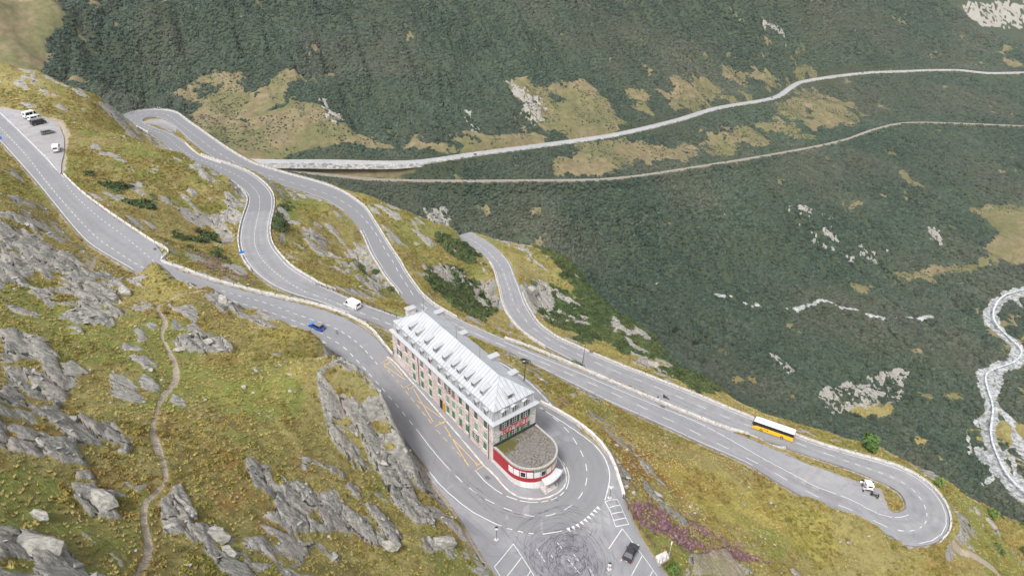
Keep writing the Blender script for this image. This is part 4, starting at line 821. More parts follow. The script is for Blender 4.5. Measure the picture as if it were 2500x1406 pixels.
railing(gp((1521,1216),(1532,1238),(1545,1262),(1560,1288),(1578,1312),(1598,1336)),'rusty brown railing along the edge of the glacier car park',step=1.6,mat=plain('rusty_steel',(.13,.06,.05),.8,var=.3))
# ------------------------------------------------------------------ hotel
M_FAC=stone_mat('rubble_stone_wall',(.58,.45,.425),(.70,.61,.585),(.56,.47,.445),1.9,1.3)
M_GAB=stone_mat('grey_rubble_wall',(.56,.51,.49),(.72,.68,.66),(.52,.48,.46),1.9,1.3)
def zincm(name,ax,base=(.50,.515,.535),dark=(.40,.415,.435)):
    m,nt,b=newmat(name); oc=objc(nt); mp=N(nt,'ShaderNodeMapping'); mp.inputs['Scale'].default_value=((1.6,.12,.12) if ax=='x' else (.12,1.6,.12)); nt.links.new(oc,mp.inputs[0])
    c=mix(nt,ramp(nt,noise(nt,1.,5,.6,mp.outputs[0]),.35,.7),base,dark)
    c=mix(nt,ramp(nt,noise(nt,.35,4,.6,oc),.45,.75,0,.5),c,tuple(min(.85,x*1.12) for x in base))
    sx=N(nt,'ShaderNodeSeparateXYZ'); nt.links.new(oc,sx.inputs[0]); q=mth(nt,'FRACT',mth(nt,'DIVIDE',sx.outputs[0 if ax=='x' else 1],.93))
    c=mix(nt,ramp(nt,mth(nt,'ABSOLUTE',mth(nt,'SUBTRACT',q,.5)),.0,.12,.8,0),c,(.17,.18,.20))
    nt.links.new(c,b.inputs['Base Color']); b.inputs['Roughness'].default_value=.42; b.inputs['Metallic'].default_value=.12; return m
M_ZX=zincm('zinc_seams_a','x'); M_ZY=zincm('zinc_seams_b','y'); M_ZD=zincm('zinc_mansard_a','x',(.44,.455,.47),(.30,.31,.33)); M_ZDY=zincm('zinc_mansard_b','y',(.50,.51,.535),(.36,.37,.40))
M_ZL=plain('pale_zinc',(.42,.43,.45),.45,.1,.06,1.5); M_GD=plain('shutter_dark_green',(.06,.11,.085),.7,var=.2); M_GM=plain('shutter_green',(.045,.19,.10),.7,var=.2); M_GL=plain('shutter_sage',(.20,.33,.24),.7,var=.15); M_GG=plain('shutter_grey',(.17,.17,.15),.8,var=.2)
M_RD=plain('red_timber',(.28,.02,.025),.6,var=.18,scale=2); M_TR=plain('white_joinery',(.74,.73,.72),.6,var=.06); M_REDL=plain('red_sign_letters',(.50,.045,.045),.6,var=.06); M_OCH=plain('ochre_door',(.52,.27,.04),.6); M_BLK=plain('black_opening',(.012,.012,.014),.9); M_GL_=glassm()
M_FRM=plain('dressed_stone_surround',(.55,.46,.43),.9,var=.15)
hot=empty('hotel',(HX,HY,0),HYAW,'long stone mountain hotel with green shutters, a pale zinc mansard roof and red letters','hotel')
def H_(pts): return [(p[0],-p[1],p[2]) for p in pts]
class HB(MB):
    def box(s,u0,u1,v0,v1,z0,z1,mi=0): return MB.box(s,u0,u1,-v1,-v0,z0,z1,mi)
    def quad(s,pts,mi=0): return s.add(H_(pts),[tuple(range(len(pts)))],mi)
mb=HB(); mb.box(0,HL,0,HW,-5,9.05,0); 
w=mb.obj('wall',[M_FAC,M_GAB],hot)
for p in w.data.polygons:
    if abs(p.normal.x)>.5 or p.normal.y<-.5 and False: p.material_index=1
# quoins
for c_ in range(3):
    mb=HB()
    for i in range(22):
        z=-1.9+i*.5; a=.55 if i%2 else .32
        if c_==0: mb.box(-.03,a,-.03,.85-a,z,z+.5)
        if c_==1 and z>1: mb.box(HL-a,HL+.03,-.03,.3,z,z+.5)
        if c_==2: mb.box(-.03,.25,HW-a,HW+.03,z,z+.5)
    mb.obj('corner_stones',M_GAB,hot)
# mansard
A0,Zm=.55,11.45
def ring(o,z): return [(o,o,z),(HL-o,o,z),(HL-o,HW-o,z),(o,HW-o,z)]
def loft(name,ra,rb,mx,my,par=hot):
    mb=HB()
    for i in range(4):
        j=(i+1)%4; mb.quad([ra[i],ra[j],rb[j],rb[i]],0 if i%2==0 else 1)
    return mb.obj(name,[mx,my],par)
loft('eaves_skirt',ring(-.57,9.0),ring(.12,9.42),M_ZL,M_ZL)
mb=HB(); 
for z in (8.86,): 
    mb.box(-.6,HL+.6,-.6,-.5,z,9.0);mb.box(-.6,HL+.6,HW+.5,HW+.6,z,9.);mb.box(-.6,-.5,-.5,HW+.5,z,9.);mb.box(HL+.5,HL+.6,-.5,HW+.5,z,9.)
mb.box(-.5,HL+.5,-.5,HW+.5,8.9,8.96)
mb.obj('gutter',M_ZL,hot)
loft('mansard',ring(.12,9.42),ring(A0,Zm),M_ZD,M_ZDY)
# hip roof
e0,e1=5.37,HL-5.78; zr=14.99; ze=11.55; o=.276
mb=HB(); Fp=[(o,o,ze),(HL-o,o,ze),(HL-o,HW-o,ze),(o,HW-o,ze)]; r0_=(e0,HW/2,zr); r1_=(e1,HW/2,zr)
mb.quad([Fp[0],Fp[1],r1_,r0_],0);mb.quad([Fp[2],Fp[3],r0_,r1_],0);mb.quad([Fp[3],Fp[0],r0_],1);mb.quad([Fp[1],Fp[2],r1_],1)
mb.quad(Fp[::-1],0)
for i in range(4):
    a=Fp[i];b=Fp[(i+1)%4]; mb.quad([(a[0],a[1],ze-.14),(b[0],b[1],ze-.14),b,a],0)
sl=(zr-ze)/(HW/2-o)
def rib(p,q,r=.03): mb.tube(H_([p])[0],H_([q])[0],r,4)
n=int(HL/.62)
for i in range(1,n+1):
    u=i*.62+.0
    if u>HL-.4: break
    dl=min(1,(u-o)/(e0-o),(HL-o-u)/(HL-o-e1)); 
    for s in (0,1):
        va=o if s==0 else HW-o; vb=o+(HW/2-o)*dl if s==0 else HW-o-(HW/2-o)*dl
        rib((u,va,ze+.01),(u,vb,ze+.01+(zr-ze)*dl))
for i in range(1,int(HW/.62)+1):
    v=i*.62
    if v>HW-.4: break
    dl=min((v-o)/(HW/2-o),(HW-o-v)/(HW/2-o)); 
    rib((o,v,ze+.01),(o+(e0-o)*dl,v,ze+.01+(zr-ze)*dl)); rib((HL-o,v,ze+.01),(HL-o-(HL-o-e1)*dl,v,ze+.01+(zr-ze)*dl))
for a,b in ((r0_,r1_),(Fp[0],r0_),(Fp[3],r0_),(Fp[1],r1_),(Fp[2],r1_)): mb.tube(H_([a])[0],H_([b])[0],.07,6)
roof=mb.obj('roof',[M_ZX,M_ZY],hot)
# windows on the long front (face v=0)
def window_long(u,z,state,sill=None,w=1.0,h=1.75,col=None):
    col=col or M_GM
    f=HB(); f.box(u-w/2-.1,u+w/2+.1,-.06,0.02,z-h/2-.12,z+h/2+.12); fo=f.obj('window',M_FRM if state=='closed' else M_TR,hot)
    if state=='closed':
        for s in (-1,1):
            m_=HB(); m_.box(u+(s-1)*w/4 +(.02 if s>0 else 0)-(w/4 if s<0 else 0)*0, u+(s+1)*w/4 -(.02 if s<0 else 0), -.11,-.06,z-h/2,z+h/2)
            for k in range(9): zz=z-h/2+.12+k*h/9; m_.box(u+(s-1)*w/4+.07,u+(s+1)*w/4-.07,-.135,-.11,zz,zz+.1)
            m_.obj('shutter',col,fo)
    else:
        m_=HB(); m_.box(u-w/2+.03,u+w/2-.03,-.075,-.06,z-h/2+.03,z+h/2-.03); m_.obj('pane',M_GL_,fo)
        m_=HB(); m_.box(u-.035,u+.035,-.1,-.075,z-h/2,z+h/2); [m_.box(u-w/2,u+w/2,-.1,-.075,z-h/2+h*q,z-h/2+h*q+.06) for q in (.33,.66)]; m_.obj('glazing_bar',M_TR,fo)
        for s in (-1,1):
            m_=HB(); c=u+s*(w*.5+.1+w*.25); m_.box(c-w*.25,c+w*.25,-.12,-.07,z-h/2,z+h/2); m_.obj('shutter',col,fo)
    if sill: m_=HB(); m_.box(u-w/2-.15,u+w/2+.15,-.16,0,z-h/2-.24,z-h/2-.12); m_.obj('sill',sill,fo)
M_RSILL=plain('red_sill',(.35,.05,.07),.7)
U1=[36.0,32.7,29.6,26.05,22.7,19.0,15.85,13.73,11.1,8.66,5.7,2.5]
for i,u in enumerate(U1): window_long(u,7.3,'open' if i==6 else 'closed',M_RSILL if i in(6,7) else M_TR,col=M_GG if i<8 and i!=6 else M_GD)
for i,u in enumerate(U1): window_long(u,4.3,'open' if i in(0,) else 'closed',M_TR,col=[M_GD,M_GL,M_GM,M_GM,M_GM,M_GM,M_GL,M_GL,M_GL,M_GL,M_GL,M_GL][i])
for i,u in enumerate([29.7,26.2,22.8,15.95,13.85,11.2,8.8,5.8,2.6]): window_long(u,1.42,'open' if i==7 else 'closed',M_RSILL if i in(5,7) else M_TR,col=M_GM)
f=HB(); f.box(18.0,19.2,-.05,.0,-.9,2.2); dr=f.obj('door',M_BLK,hot); f=HB(); f.box(17.05,18.0,-.16,-.09,-.8,2.1); f.obj('door_leaf',M_OCH,dr)
for u in (29.0-1.4,10.1-2.,1.35): 
    m_=HB(); m_.tube((u,.12,-1.5),(u,.12,8.95),.07,6); m_.obj('drainpipe',M_DK,hot)
# gable windows (face u=0)
def window_gable(v,z,w=.95,h=1.6):
    f=HB(); f.box(-.06,.02,v-w/2-.1,v+w/2+.1,z-h/2-.1,z+h/2+.1); fo=f.obj('window',M_TR,hot)
    m_=HB(); m_.box(-.075,-.06,v-w/2+.04,v+w/2-.04,z-h/2+.04,z+h/2-.04); m_.obj('pane',M_GL_,fo)
    m_=HB(); m_.box(-.11,-.075,v-.05,v+.05,z-h/2,z+h/2); [m_.box(-.11,-.075,v-w/2,v+w/2,z-h/2+h*q,z-h/2+h*q+.06) for q in (.33,.66)]; m_.obj('glazing_bar',M_TR,fo)
    for s in (-1,1): m_=HB(); c=v+s*(w*.5+.1+.27); m_.box(-.12,-.07,c-.27,c+.27,z-h/2-.05,z+h/2+.05); m_.obj('shutter',M_GD if z>6 else M_GM,fo)
    m_=HB(); m_.box(-.16,0,v-w/2-.15,v+w/2+.15,z-h/2-.22,z-h/2-.1); m_.obj('sill',M_RSILL if z>6 else M_TR,fo)
for v in (2.6,5.2,7.95):
    window_gable(v,7.45); window_gable(v,4.25)
# back windows so other views hold
for u in U1[1:-1:2]:
    f=HB(); f.box(u-.6,u+.6,HW-.02,HW+.06,6.4,8.2); fo=f.obj('window',M_TR,hot); m_=HB(); m_.box(u-.5,u+.5,HW+.06,HW+.075,6.5,8.1); m_.obj('pane',M_GL_,fo)
# mansard dormers
def mdorm(u=None,v=None,red=False,light=False):
    w=1.15
    if u is not None: B=lambda a,b,c,d,z0,z1,mi=0: f.box(u+a,u+b,c,d,z0,z1,mi)
    else: B=lambda a,b,c,d,z0,z1,mi=0: f.box(c,d,v+a,v+b,z0,z1,mi)
    f=HB(); B(-.55,.55,.02,.8,9.5,11.05); fo=f.obj('mansard_dormer',M_ZL,hot)
    f=HB(); B(-.42,.42,-.0,.02,9.62,10.95); f.obj('pane',(plain('red_blind',(.18,.03,.04),.7) if red else plain('grey_blind',(.35,.36,.37),.7) if light else M_GG),fo)
    f=HB(); B(-.04,.04,-.03,.0,9.62,10.95); f.obj('glazing_bar',M_TR if v is not None else M_GG,fo)
    f=HB(); 
    pts=[(-.78,11.0),(0,11.36),(.78,11.0),(.78,10.92),(0,11.26),(-.78,10.92)]
    if u is not None: vs=[(u+a,-(-.28),z) for a,z in pts]+[(u+a,-(1.0),z) for a,z in pts]
    else: vs=[(-.28,-(v+a),z) for a,z in pts]+[(1.0,-(v+a),z) for a,z in pts]
    f.add(vs,[tuple(range(5,-1,-1)),tuple(range(6,12))]+[(i,(i+1)%6,6+(i+1)%6,6+i) for i in range(6)]); f.obj('dormer_roof',M_ZL,fo)
for i,u in enumerate([36.3,33.0,29.85,26.3,22.75,19.15,16.1,14.0,11.3,8.85,5.9,2.7]): mdorm(u=u,red=i==4,light=i in(1,7,9))
for v in (2.65,5.1,7.9): mdorm(v=v)
# shed dormers on the slope
def sdorm(u=None,v=None):
    w=.62; H0=1.15; z0=ze+(1.15-o)*sl
    def Q(a,d,z): return (u+a,d,z) if u is not None else (d,v+a,z)
    f=HB(); d0=1.15; zt=z0+H0; k=.14; # top slopes up gently backwards
    d1=d0+H0/(sl-k); z1=ze+(d1-o)*sl
    f.quad([Q(-w,d0,z0-.1),Q(w,d0,z0-.1),Q(w,d0,zt),Q(-w,d0,zt)]); f.quad([Q(-w,d0,z0-.1),Q(-w,d0,zt),Q(-w*.75,d1,z1)]); f.quad([Q(w,d0,z0-.1),Q(w,d0,zt),Q(w*.75,d1,z1)])
    fo=f.obj('roof_dormer',M_ZD,hot)
    f=HB(); t=.06
    a=[Q(-w-.1,d0-.22,zt),Q(w+.1,d0-.22,zt),Q(w*.8,d1+.1,z1+.03),Q(-w*.8,d1+.1,z1+.03)]; b_=[(p[0],p[1],p[2]+t) for p in a]
    f.hexa(H_(a)+H_(b_)); f.obj('dormer_roof',M_ZL,fo)
    f=HB()
    if u is not None: f.box(u-.42,u+.42,d0-.03,d0-.005,z0+.18,zt-.1)
    else: f.box(d0-.03,d0-.005,v-.42,v+.42,z0+.18,zt-.1)
    f.obj('pane',M_GG,fo)
for u in [32.5,29.6,25.9,22.45,18.9,15.65,13.6,10.85,8.4,5.4]: sdorm(u=u)
sdorm(v=4.9)
# chimneys along the back
def on_v(px,py,v):
    r=np.array(ray(px,py),float); nn_=np.array([hv[0],hv[1]]); p0=np.array(hw(0,v)); t=(p0@nn_)/(r[:2]@nn_); Pw=r*t; return float((Pw[:2]-np.array([HX,HY]))@hu),float(CH+Pw[2])
for px,py,lw in ((1070,760,2.6),(1128,812,2.4),(1203,868,2.6),(1247,910,2.8)):
    u,z=on_v(px,py,9.6); f=HB(); f.box(u-.55,u+.55,8.7,8.7+lw*.85,10.4,z-.3); ch=f.obj('chimney',M_GAB,hot)
    f=HB(); f.box(u-.72,u+.72,8.5,8.8+lw*.85,z-.3,z); f.obj('chimney_cap',M_ZL,ch)
u,z=on_v(1013,753,4.5); f=HB(); f.box(HL-1.6,HL-.4,3.6,5.6,11.2,13.6); ch=f.obj('chimney',M_GAB,hot); f=HB(); f.box(HL-1.75,HL-.25,3.4,5.8,13.6,13.85); f.obj('chimney_cap',M_ZL,ch)
# rear wing between the chimneys (blue-grey low roofs) and lightning rods
for u in (33.5,20.5,12.):
    f=HB(); f.tube((u,-HW/2-.2,14.7 if u<33.1 else 14.5),(u,-HW/2-.2,18.4),.035,5); f.obj('lightning_rod',M_DK,hot)
for u in (35.3,29.0-1.2,17.): f=HB(); f.box(u-.45,u+.45,.5,1.0,11.5,11.95); f.obj('roof_hatch',M_ZL,hot)
# HOTEL letters, slab serif, standing off the gable
def letters():
    hgt=1.5; w=.95; t=.17; v0=2.45; z0=5.25; step=1.36
    def bar(f,a,b,c,d): f.box(-.55,-.45,a,b,c,d)
    par=[]
    for i,chh in enumerate('HOTEL'):
        f=HB(); v=v0+i*step; L_=v-.5*w; R_=v+.5*w; T_=z0+hgt
        sf=.13
        if chh=='H':
            for c in (L_+.2,R_-.2): bar(f,c-t/2,c+t/2,z0+sf,T_-sf); bar(f,c-.2,c+.2,z0,z0+sf); bar(f,c-.2,c+.2,T_-sf,T_)
            bar(f,L_+.2+t/2,R_-.2-t/2,z0+hgt/2-.08,z0+hgt/2+.08)
        if chh=='O':
            n=16; cv=v;cz=z0+hgt/2; ro=(w/2-.02,hgt/2);ri=(w/2-.2,hgt/2-.17)
            for k in range(n):
                a0=2*math.pi*k/n;a1=2*math.pi*(k+1)/n; P=[]
                for a,rr_ in ((a0,ri),(a0,ro),(a1,ro),(a1,ri)): P.append((cv+rr_[0]*math.cos(a),cz+rr_[1]*math.sin(a)))
                f.hexa(H_([(-.55,p[0],p[1]) for p in P])+H_([(-.45,p[0],p[1]) for p in P]))
        if chh=='T': bar(f,v-t/2,v+t/2,z0+sf,T_-t); bar(f,v-.22,v+.22,z0,z0+sf); bar(f,L_,R_,T_-t,T_); bar(f,L_,L_+.12,T_-t-.25,T_-t); bar(f,R_-.12,R_,T_-t-.25,T_-t)
        if chh=='E': bar(f,L_+.12,L_+.12+t,z0+t,T_-t); bar(f,L_,R_,z0,z0+t); bar(f,L_,R_,T_-t,T_); bar(f,L_+.12+t,R_-.2,z0+hgt/2-.08,z0+hgt/2+.08); bar(f,R_-.12,R_,z0+t,z0+t+.22); bar(f,R_-.12,R_,T_-t-.22,T_-t)
        if chh=='L': bar(f,L_+.2,L_+.2+t,z0+t,T_-sf); bar(f,L_+.05,L_+.5,T_-sf,T_); bar(f,L_,R_,z0,z0+t); bar(f,R_-.12,R_,z0+t,z0+t+.3)
        f.obj('letter',M_REDL,hot)
    f=HB()
    for z in (z0+.05,z0+hgt-.05): f.box(-.45,-.42,v0-.7,v0+4*step+.7,z-.03,z+.03)
    for v in (v0-.6,v0+2*step,v0+4*step+.6): f.box(-.45,0,v-.03,v+.03,z0+.02,z0+.08); f.box(-.45,0,v-.03,v+.03,z0+hgt-.08,z0+hgt-.02)
    f.obj('letter_frame',M_DK,hot)
letters()
# ------------------------------------------------------------------ restaurant annex
ann=empty('restaurant_annex',(HX,HY,0),HYAW,'red and white round-ended restaurant with a gravel flat roof at the hotel gable','restaurant')
AC=(-4.95,5.33);AR=5.33
def arc(phi,r=AR): return (AC[0]-r*math.sin(math.radians(phi)),AC[1]-r*math.cos(math.radians(phi)))
def outline(r,u0=-.02,n=32): return [(u0,AC[1]-r)]+[arc(180*i/n,r) for i in range(n+1)]+[(u0,AC[1]+r)]
def shell(name,r,z0,z1,mat,cap=True,par=ann):
    f=HB(); O_=outline(r); n=len(O_); vs=[(*p,z0) for p in O_]+[(*p,z1) for p in O_]
    f.add(H_(vs),[(i,(i+1)%n,n+(i+1)%n,n+i) for i in range(n)]+([tuple(range(n,2*n)),tuple(range(n-1,-1,-1))] if cap else []))
    return f.obj(name,mat,par)
def redm():
    m,nt,b=newmat('red_board_cladding'); oc=objc(nt); w_=N(nt,'ShaderNodeTexNoise'); w_.inputs['Scale'].default_value=1.2; mp=N(nt,'ShaderNodeMapping'); mp.inputs['Scale'].default_value=(6,6,.2); nt.links.new(oc,mp.inputs[0]); nt.links.new(mp.outputs[0],w_.inputs[0])
    nt.links.new(mix(nt,ramp(nt,w_.outputs[0],.35,.65),(.30,.018,.024),(.42,.03,.035)),b.inputs['Base Color']); b.inputs['Roughness'].default_value=.55; return m
M_RB=redm()
shell('plinth',AR-.06,-5,-.2,plain('off_white_plinth',(.62,.60,.59),.8,var=.1)); wl=shell('wall',AR,-.2,3.0,M_RB)
def gravm():
    m,nt,b=newmat('roof_gravel'); oc=objc(nt); c=mix(nt,ramp(nt,noise(nt,2.2,6,.75,oc),.36,.62),(.055,.05,.045),(.23,.205,.185)); c=mix(nt,ramp(nt,noise(nt,.35,4,.6,oc),.35,.65,0,.5),c,(.17,.155,.145))
    sx=N(nt,'ShaderNodeSeparateXYZ'); nt.links.new(oc,sx.inputs[0]); g=mth(nt,'ADD',ramp(nt,sx.outputs[0],-5.,-1,0,.4),mth(nt,'ADD',ramp(nt,sx.outputs[1],-7,-2,0,.22),mth(nt,'MULTIPLY',noise(nt,.6,4,.6,oc),.8)))
    c=mix(nt,ramp(nt,g,.72,.95),c,(.085,.08,.02)); nt.links.new(c,b.inputs['Base Color']); b.inputs['Roughness'].default_value=1; bump(nt,b,noise(nt,5,4,.7,oc),.6,.08); return m
shell('roof',AR-.3,3.0,3.22,gravm())
f=HB(); O1=outline(AR+.08);O2=outline(AR-.32); n=len(O1)
vs=[(*p,3.0) for p in O1]+[(*p,3.36) for p in O1]+[(*p,3.36) for p in O2]+[(*p,3.1) for p in O2]
f.add(H_(vs),[(j*n+i,j*n+i+1,(j+1)%4*n+i+1,(j+1)%4*n+i) for i in range(n-1) for j in range(4)]); f.obj('roof_rim',plain('weathered_rim',(.36,.34,.32),.9,var=.2),ann)
f=HB(); f.box(-.35,-.04,0,HW,3.2,3.62); f.obj('flashing',plain('black_flashing',(.03,.028,.028),.8),ann)
def patch(p0,p1,r,z0,z1,name,mat,par=ann,t=.05,n=4):
    f=HB(); vs=[]
    for i in range(n+1):
        ph=p0+(p1-p0)*i/n; a=arc(ph,r);b=arc(ph,r+t); vs+=[(*a,z0),(*b,z0),(*b,z1),(*a,z1)]
    fs=[]
    for i in range(n):
        k=4*i
        for j in range(4): fs.append((k+j,k+(j+1)%4,k+4+(j+1)%4,k+4+j))
    fs+=[(0,1,2,3),(4*n+3,4*n+2,4*n+1,4*n)]
    f.add(H_(vs),fs); return f.obj(name,mat,par)
for i,ph in enumerate([7,21.6,36.4,51,66,80,95,111,126,141]):
    w_=patch(ph-6.4,ph+6.4,AR-.01,.95,2.4,'window',M_TR)
    if i in (2,5): patch(ph-5.0,ph+5.0,AR+.035,1.12,2.25,'pane',M_GL_,w_,.02)
    else:
        patch(ph-5.7,ph-.3,AR+.035,1.03,2.32,'panel',plain('pale_panel',(.66,.68,.70),.6,var=.07),w_,.02); patch(ph+.3,ph+5.7,AR+.035,1.03,2.32,'panel',plain('pale_panel',(.66,.68,.70),.6),w_,.02)
for ph in (38,52.5,67): w_=patch(ph-6.6,ph+6.6,AR-.07,-1.75,-.24,'shutter_panel',M_TR)
sg=patch(56,112,AR+.0,2.45,3.0,'signboard',plain('sign_green',(.05,.10,.05),.6),t=.09,n=14)
def text_parts(txt,size,mat,place,par,name='letter',ext=.01):
    for i,chh in enumerate(txt):
        if chh==' ': continue
        cu=bpy.data.curves.new('t','FONT'); cu.body=chh; cu.size=size; cu.extrude=ext; cu.align_x='CENTER'
        to=bpy.data.objects.new('t',cu); COL.objects.link(to); dg=bpy.context.evaluated_depsgraph_get(); me=bpy.data.meshes.new_from_object(to.evaluated_get(dg)); bpy.data.objects.remove(to); bpy.data.curves.remove(cu)
        me.materials.clear(); me.materials.append(mat); oo=bpy.data.objects.new(name,me); COL.objects.link(oo); oo.parent=par; oo.matrix_local=place(i)
def arcplace(ph0,dph,z,r):
    def f(i):
        ph=ph0+dph*i; a=arc(ph,r); n_=Vector((-math.sin(math.radians(ph)),math.cos(math.radians(ph)),0)) # outward in (u,-v)
        zz=Vector((0,0,1)); x=zz.cross(n_); M_=Matrix((x,zz,n_)).transposed().to_4x4(); return Matrix.Translation((a[0],-a[1],z))@M_
    return f
text_parts('GLETSCH',.42,plain('sign_pale_letters',(.62,.66,.50),.6),arcplace(60,3.3,2.57,AR+.1),sg)
text_parts('BELVEDERE',.5,plain('sign_yellow_letters',(.66,.45,.08),.6),arcplace(83.5,3.3,2.54,AR+.1),sg)
# canopy and steps
def slab(name,p0,p1,r0,r1,z,t,mat,par=ann):
    f=HB(); n=8; vs=[]
    for i in range(n+1):
        ph=p0+(p1-p0)*i/n; a=arc(ph,r0);b=arc(ph,r1); vs+=[(*a,z+.18),(*b,z),(*b,z+t),(*a,z+t+.18)]
    fs=[]
    for i in range(n):
        k=4*i
        for j in range(4): fs.append((k+j,k+(j+1)%4,k+4+(j+1)%4,k+4+j))
    fs+=[(0,1,2,3),(4*n+3,4*n+2,4*n+1,4*n)]
    f.add(H_(vs),fs); return f.obj(name,mat,par)
cn=slab('canopy',76,122,AR-.02,AR+1.5,-.05,.1,plain('canopy_grey',(.52,.53,.53),.5)); slab('canopy_edge',75.5,122.5,AR+1.5,AR+1.58,-.12,.3,M_TR,cn)
f=HB(); 
for ph in (78,120): a=arc(ph,AR+1.35); f.tube((a[0],-a[1],-2.6),(a[0],-a[1],0),.05,6)
f.obj('canopy_post',M_STEEL,ann)
gz0=float(Hs(np.array([hw(-11,5)[0]]),np.array([hw(-11,5)[1]]))[0])+ZA+.12
f=HB()
for k in range(3): f.box(-11.9+k*.35,-10.1,3.6,6.6,gz0-.3,gz0+.17*(k+1))
f.obj('step',plain('step_stone',(.48,.43,.42),.9,var=.2),ann)
f=HB()
for v in (3.6,6.6):
    for u in (-11.9,-11.0,-10.2): f.tube((u,-v,gz0),(u,-v,gz0+1.3),.035,5)
    f.tube((-11.9,-v,gz0+1.0),(-10.2,-v,gz0+1.4),.035,5)
f.obj('handrail',M_STEEL,ann)
# ------------------------------------------------------------------ vehicles
TY=plain('tyre_rubber',(.02,.02,.022),.9); RIM=plain('alloy_rim',(.45,.46,.48),.35,.5); LGT=plain('lamp_clear',(.7,.7,.68),.2); LRED=plain('lamp_red',(.35,.01,.01),.3); GV=glassm('vehicle_glass',(.015,.017,.02))
def vroot(name,rear,front,label,cat,group=None,lift=0):
    a=on_ground(*rear);b=on_ground(*front); d=np.array([b[0]-a[0],b[1]-a[1]]); yaw=math.atan2(d[1],d[0]); c=np.array([(a[0]+b[0])/2,(a[1]+b[1])/2]); dn_=d/np.linalg.norm(d)
    q=np.array([c-dn_*1.5,c+dn_*1.5,c]); z=Hs(q[:,0],q[:,1]); pitch=math.atan2(z[1]-z[0],3.)
    M_=Matrix.Translation((c[0],c[1],float(z[2])+ZA+.02+lift))@Matrix.Rotation(yaw,4,'Z')@Matrix.Rotation(-pitch,4,'Y')
    return empty(name,label=label,cat=cat,group=group,M=M_)
def wheels(root,xs,yw,r,w=.2):
    mb=MB(); mb.tube((0,-w/2,0),(0,w/2,0),r,18); ty=mb.obj('wheel',TY,None); mb=MB(); mb.tube((0,-w/2-.012,0),(0,w/2+.012,0),r*.6,12); rm_=mb.obj('rim',RIM,None)
    first=True
    for x in xs:
        for s in (-1,1):
            if first: t,q=ty,rm_; first=False
            else: t=ty.copy();q=rm_.copy();COL.objects.link(t);COL.objects.link(q)
            t.parent=root;q.parent=t;t.location=(x,s*yw,r)
def tap(mb,x0,x1,z0,z1,w0,w1,xi0=0,xi1=0,mi=0):
    return mb.hexa([(x0,-w0,z0),(x1,-w0,z0),(x1,w0,z0),(x0,w0,z0),(x0+xi0,-w1,z1),(x1-xi1,-w1,z1),(x1-xi1,w1,z1),(x0+xi0,w1,z1)],mi)
def car(name,rear,front,label,cat,paint,L=4.4,W=1.8,H=1.5,hood=.95,boot=.3,roofm=None,group=None,suv=False,bonnet=None,estate=True):
    r=vroot(name,rear,front,label,cat,group); h=L/2; w=W/2; bz=.92 if suv else .82
    mb=MB(); mb.prism([(-h,.34),(-h,.68),(-h+.08,bz),(-h+boot,bz+.04),(h-hood-.1,bz+.06),(h-.25,bz-.12),(h-.02,.62),(h,.36),(h-.12,.24),(-h+.12,.24)],-w,w); b=mb.obj('body',paint,r,bev=.07)
    mb=MB(); x0=-h+boot*.5+.1; x1=h-hood+.1; tap(mb,x0,x1,bz,H-.06,w-.07,w-.26,.32 if estate else .75,.75); g=mb.obj('cabin',GV,r,bev=.03)
    mb=MB(); tap(mb,x0+(.3 if estate else .72),x1-.72,H-.075,H,w-.235,w-.28,.06,.1); mb.obj('roof',roofm or paint,r,bev=.02)
    mb=MB()
    for s in (-1,1):
        for xx,sl_ in ((x0+.05,.3 if estate else .7),((x0+x1)/2-.1,0.),(x1-.06,-.72)): 
            mb.tube((xx,s*(w-.075),bz),(xx+sl_,s*(w-.255),H-.06),.045,5)
    mb.obj('pillar',paint,r)
    if bonnet: mb=MB(); tap(mb,h-hood,h-.28,bz+.045-.02,bz+.07,w-.12,w-.14); mb.obj('bonnet',bonnet,r)  # thin panel over the hood, carries the painted reflection
    wheels(r,(-h+.8,h-.85),w-.08,.33)
    for s in (-1,1):
        mb=MB(); mb.box(h-.12,h+.01,s*(w-.32)-.16,s*(w-.32)+.16,.58,.7); mb.obj('headlight',LGT,r)
        mb=MB(); mb.box(-h-.01,-h+.08,s*(w-.25)-.14,s*(w-.25)+.14,.62,.78); mb.obj('tail_light',LRED,r)
        mb=MB(); mb.box(x1-.55,x1-.38,s*(w+.08)-.1,s*(w+.08)+.1,bz+.02,bz+.15); mb.obj('wing_mirror',paint,r)
    mb=MB(); mb.box(-h-.015,-h+.02,-.26,.26,.42,.54); mb.obj('number_plate',M_TR,r)
    return r
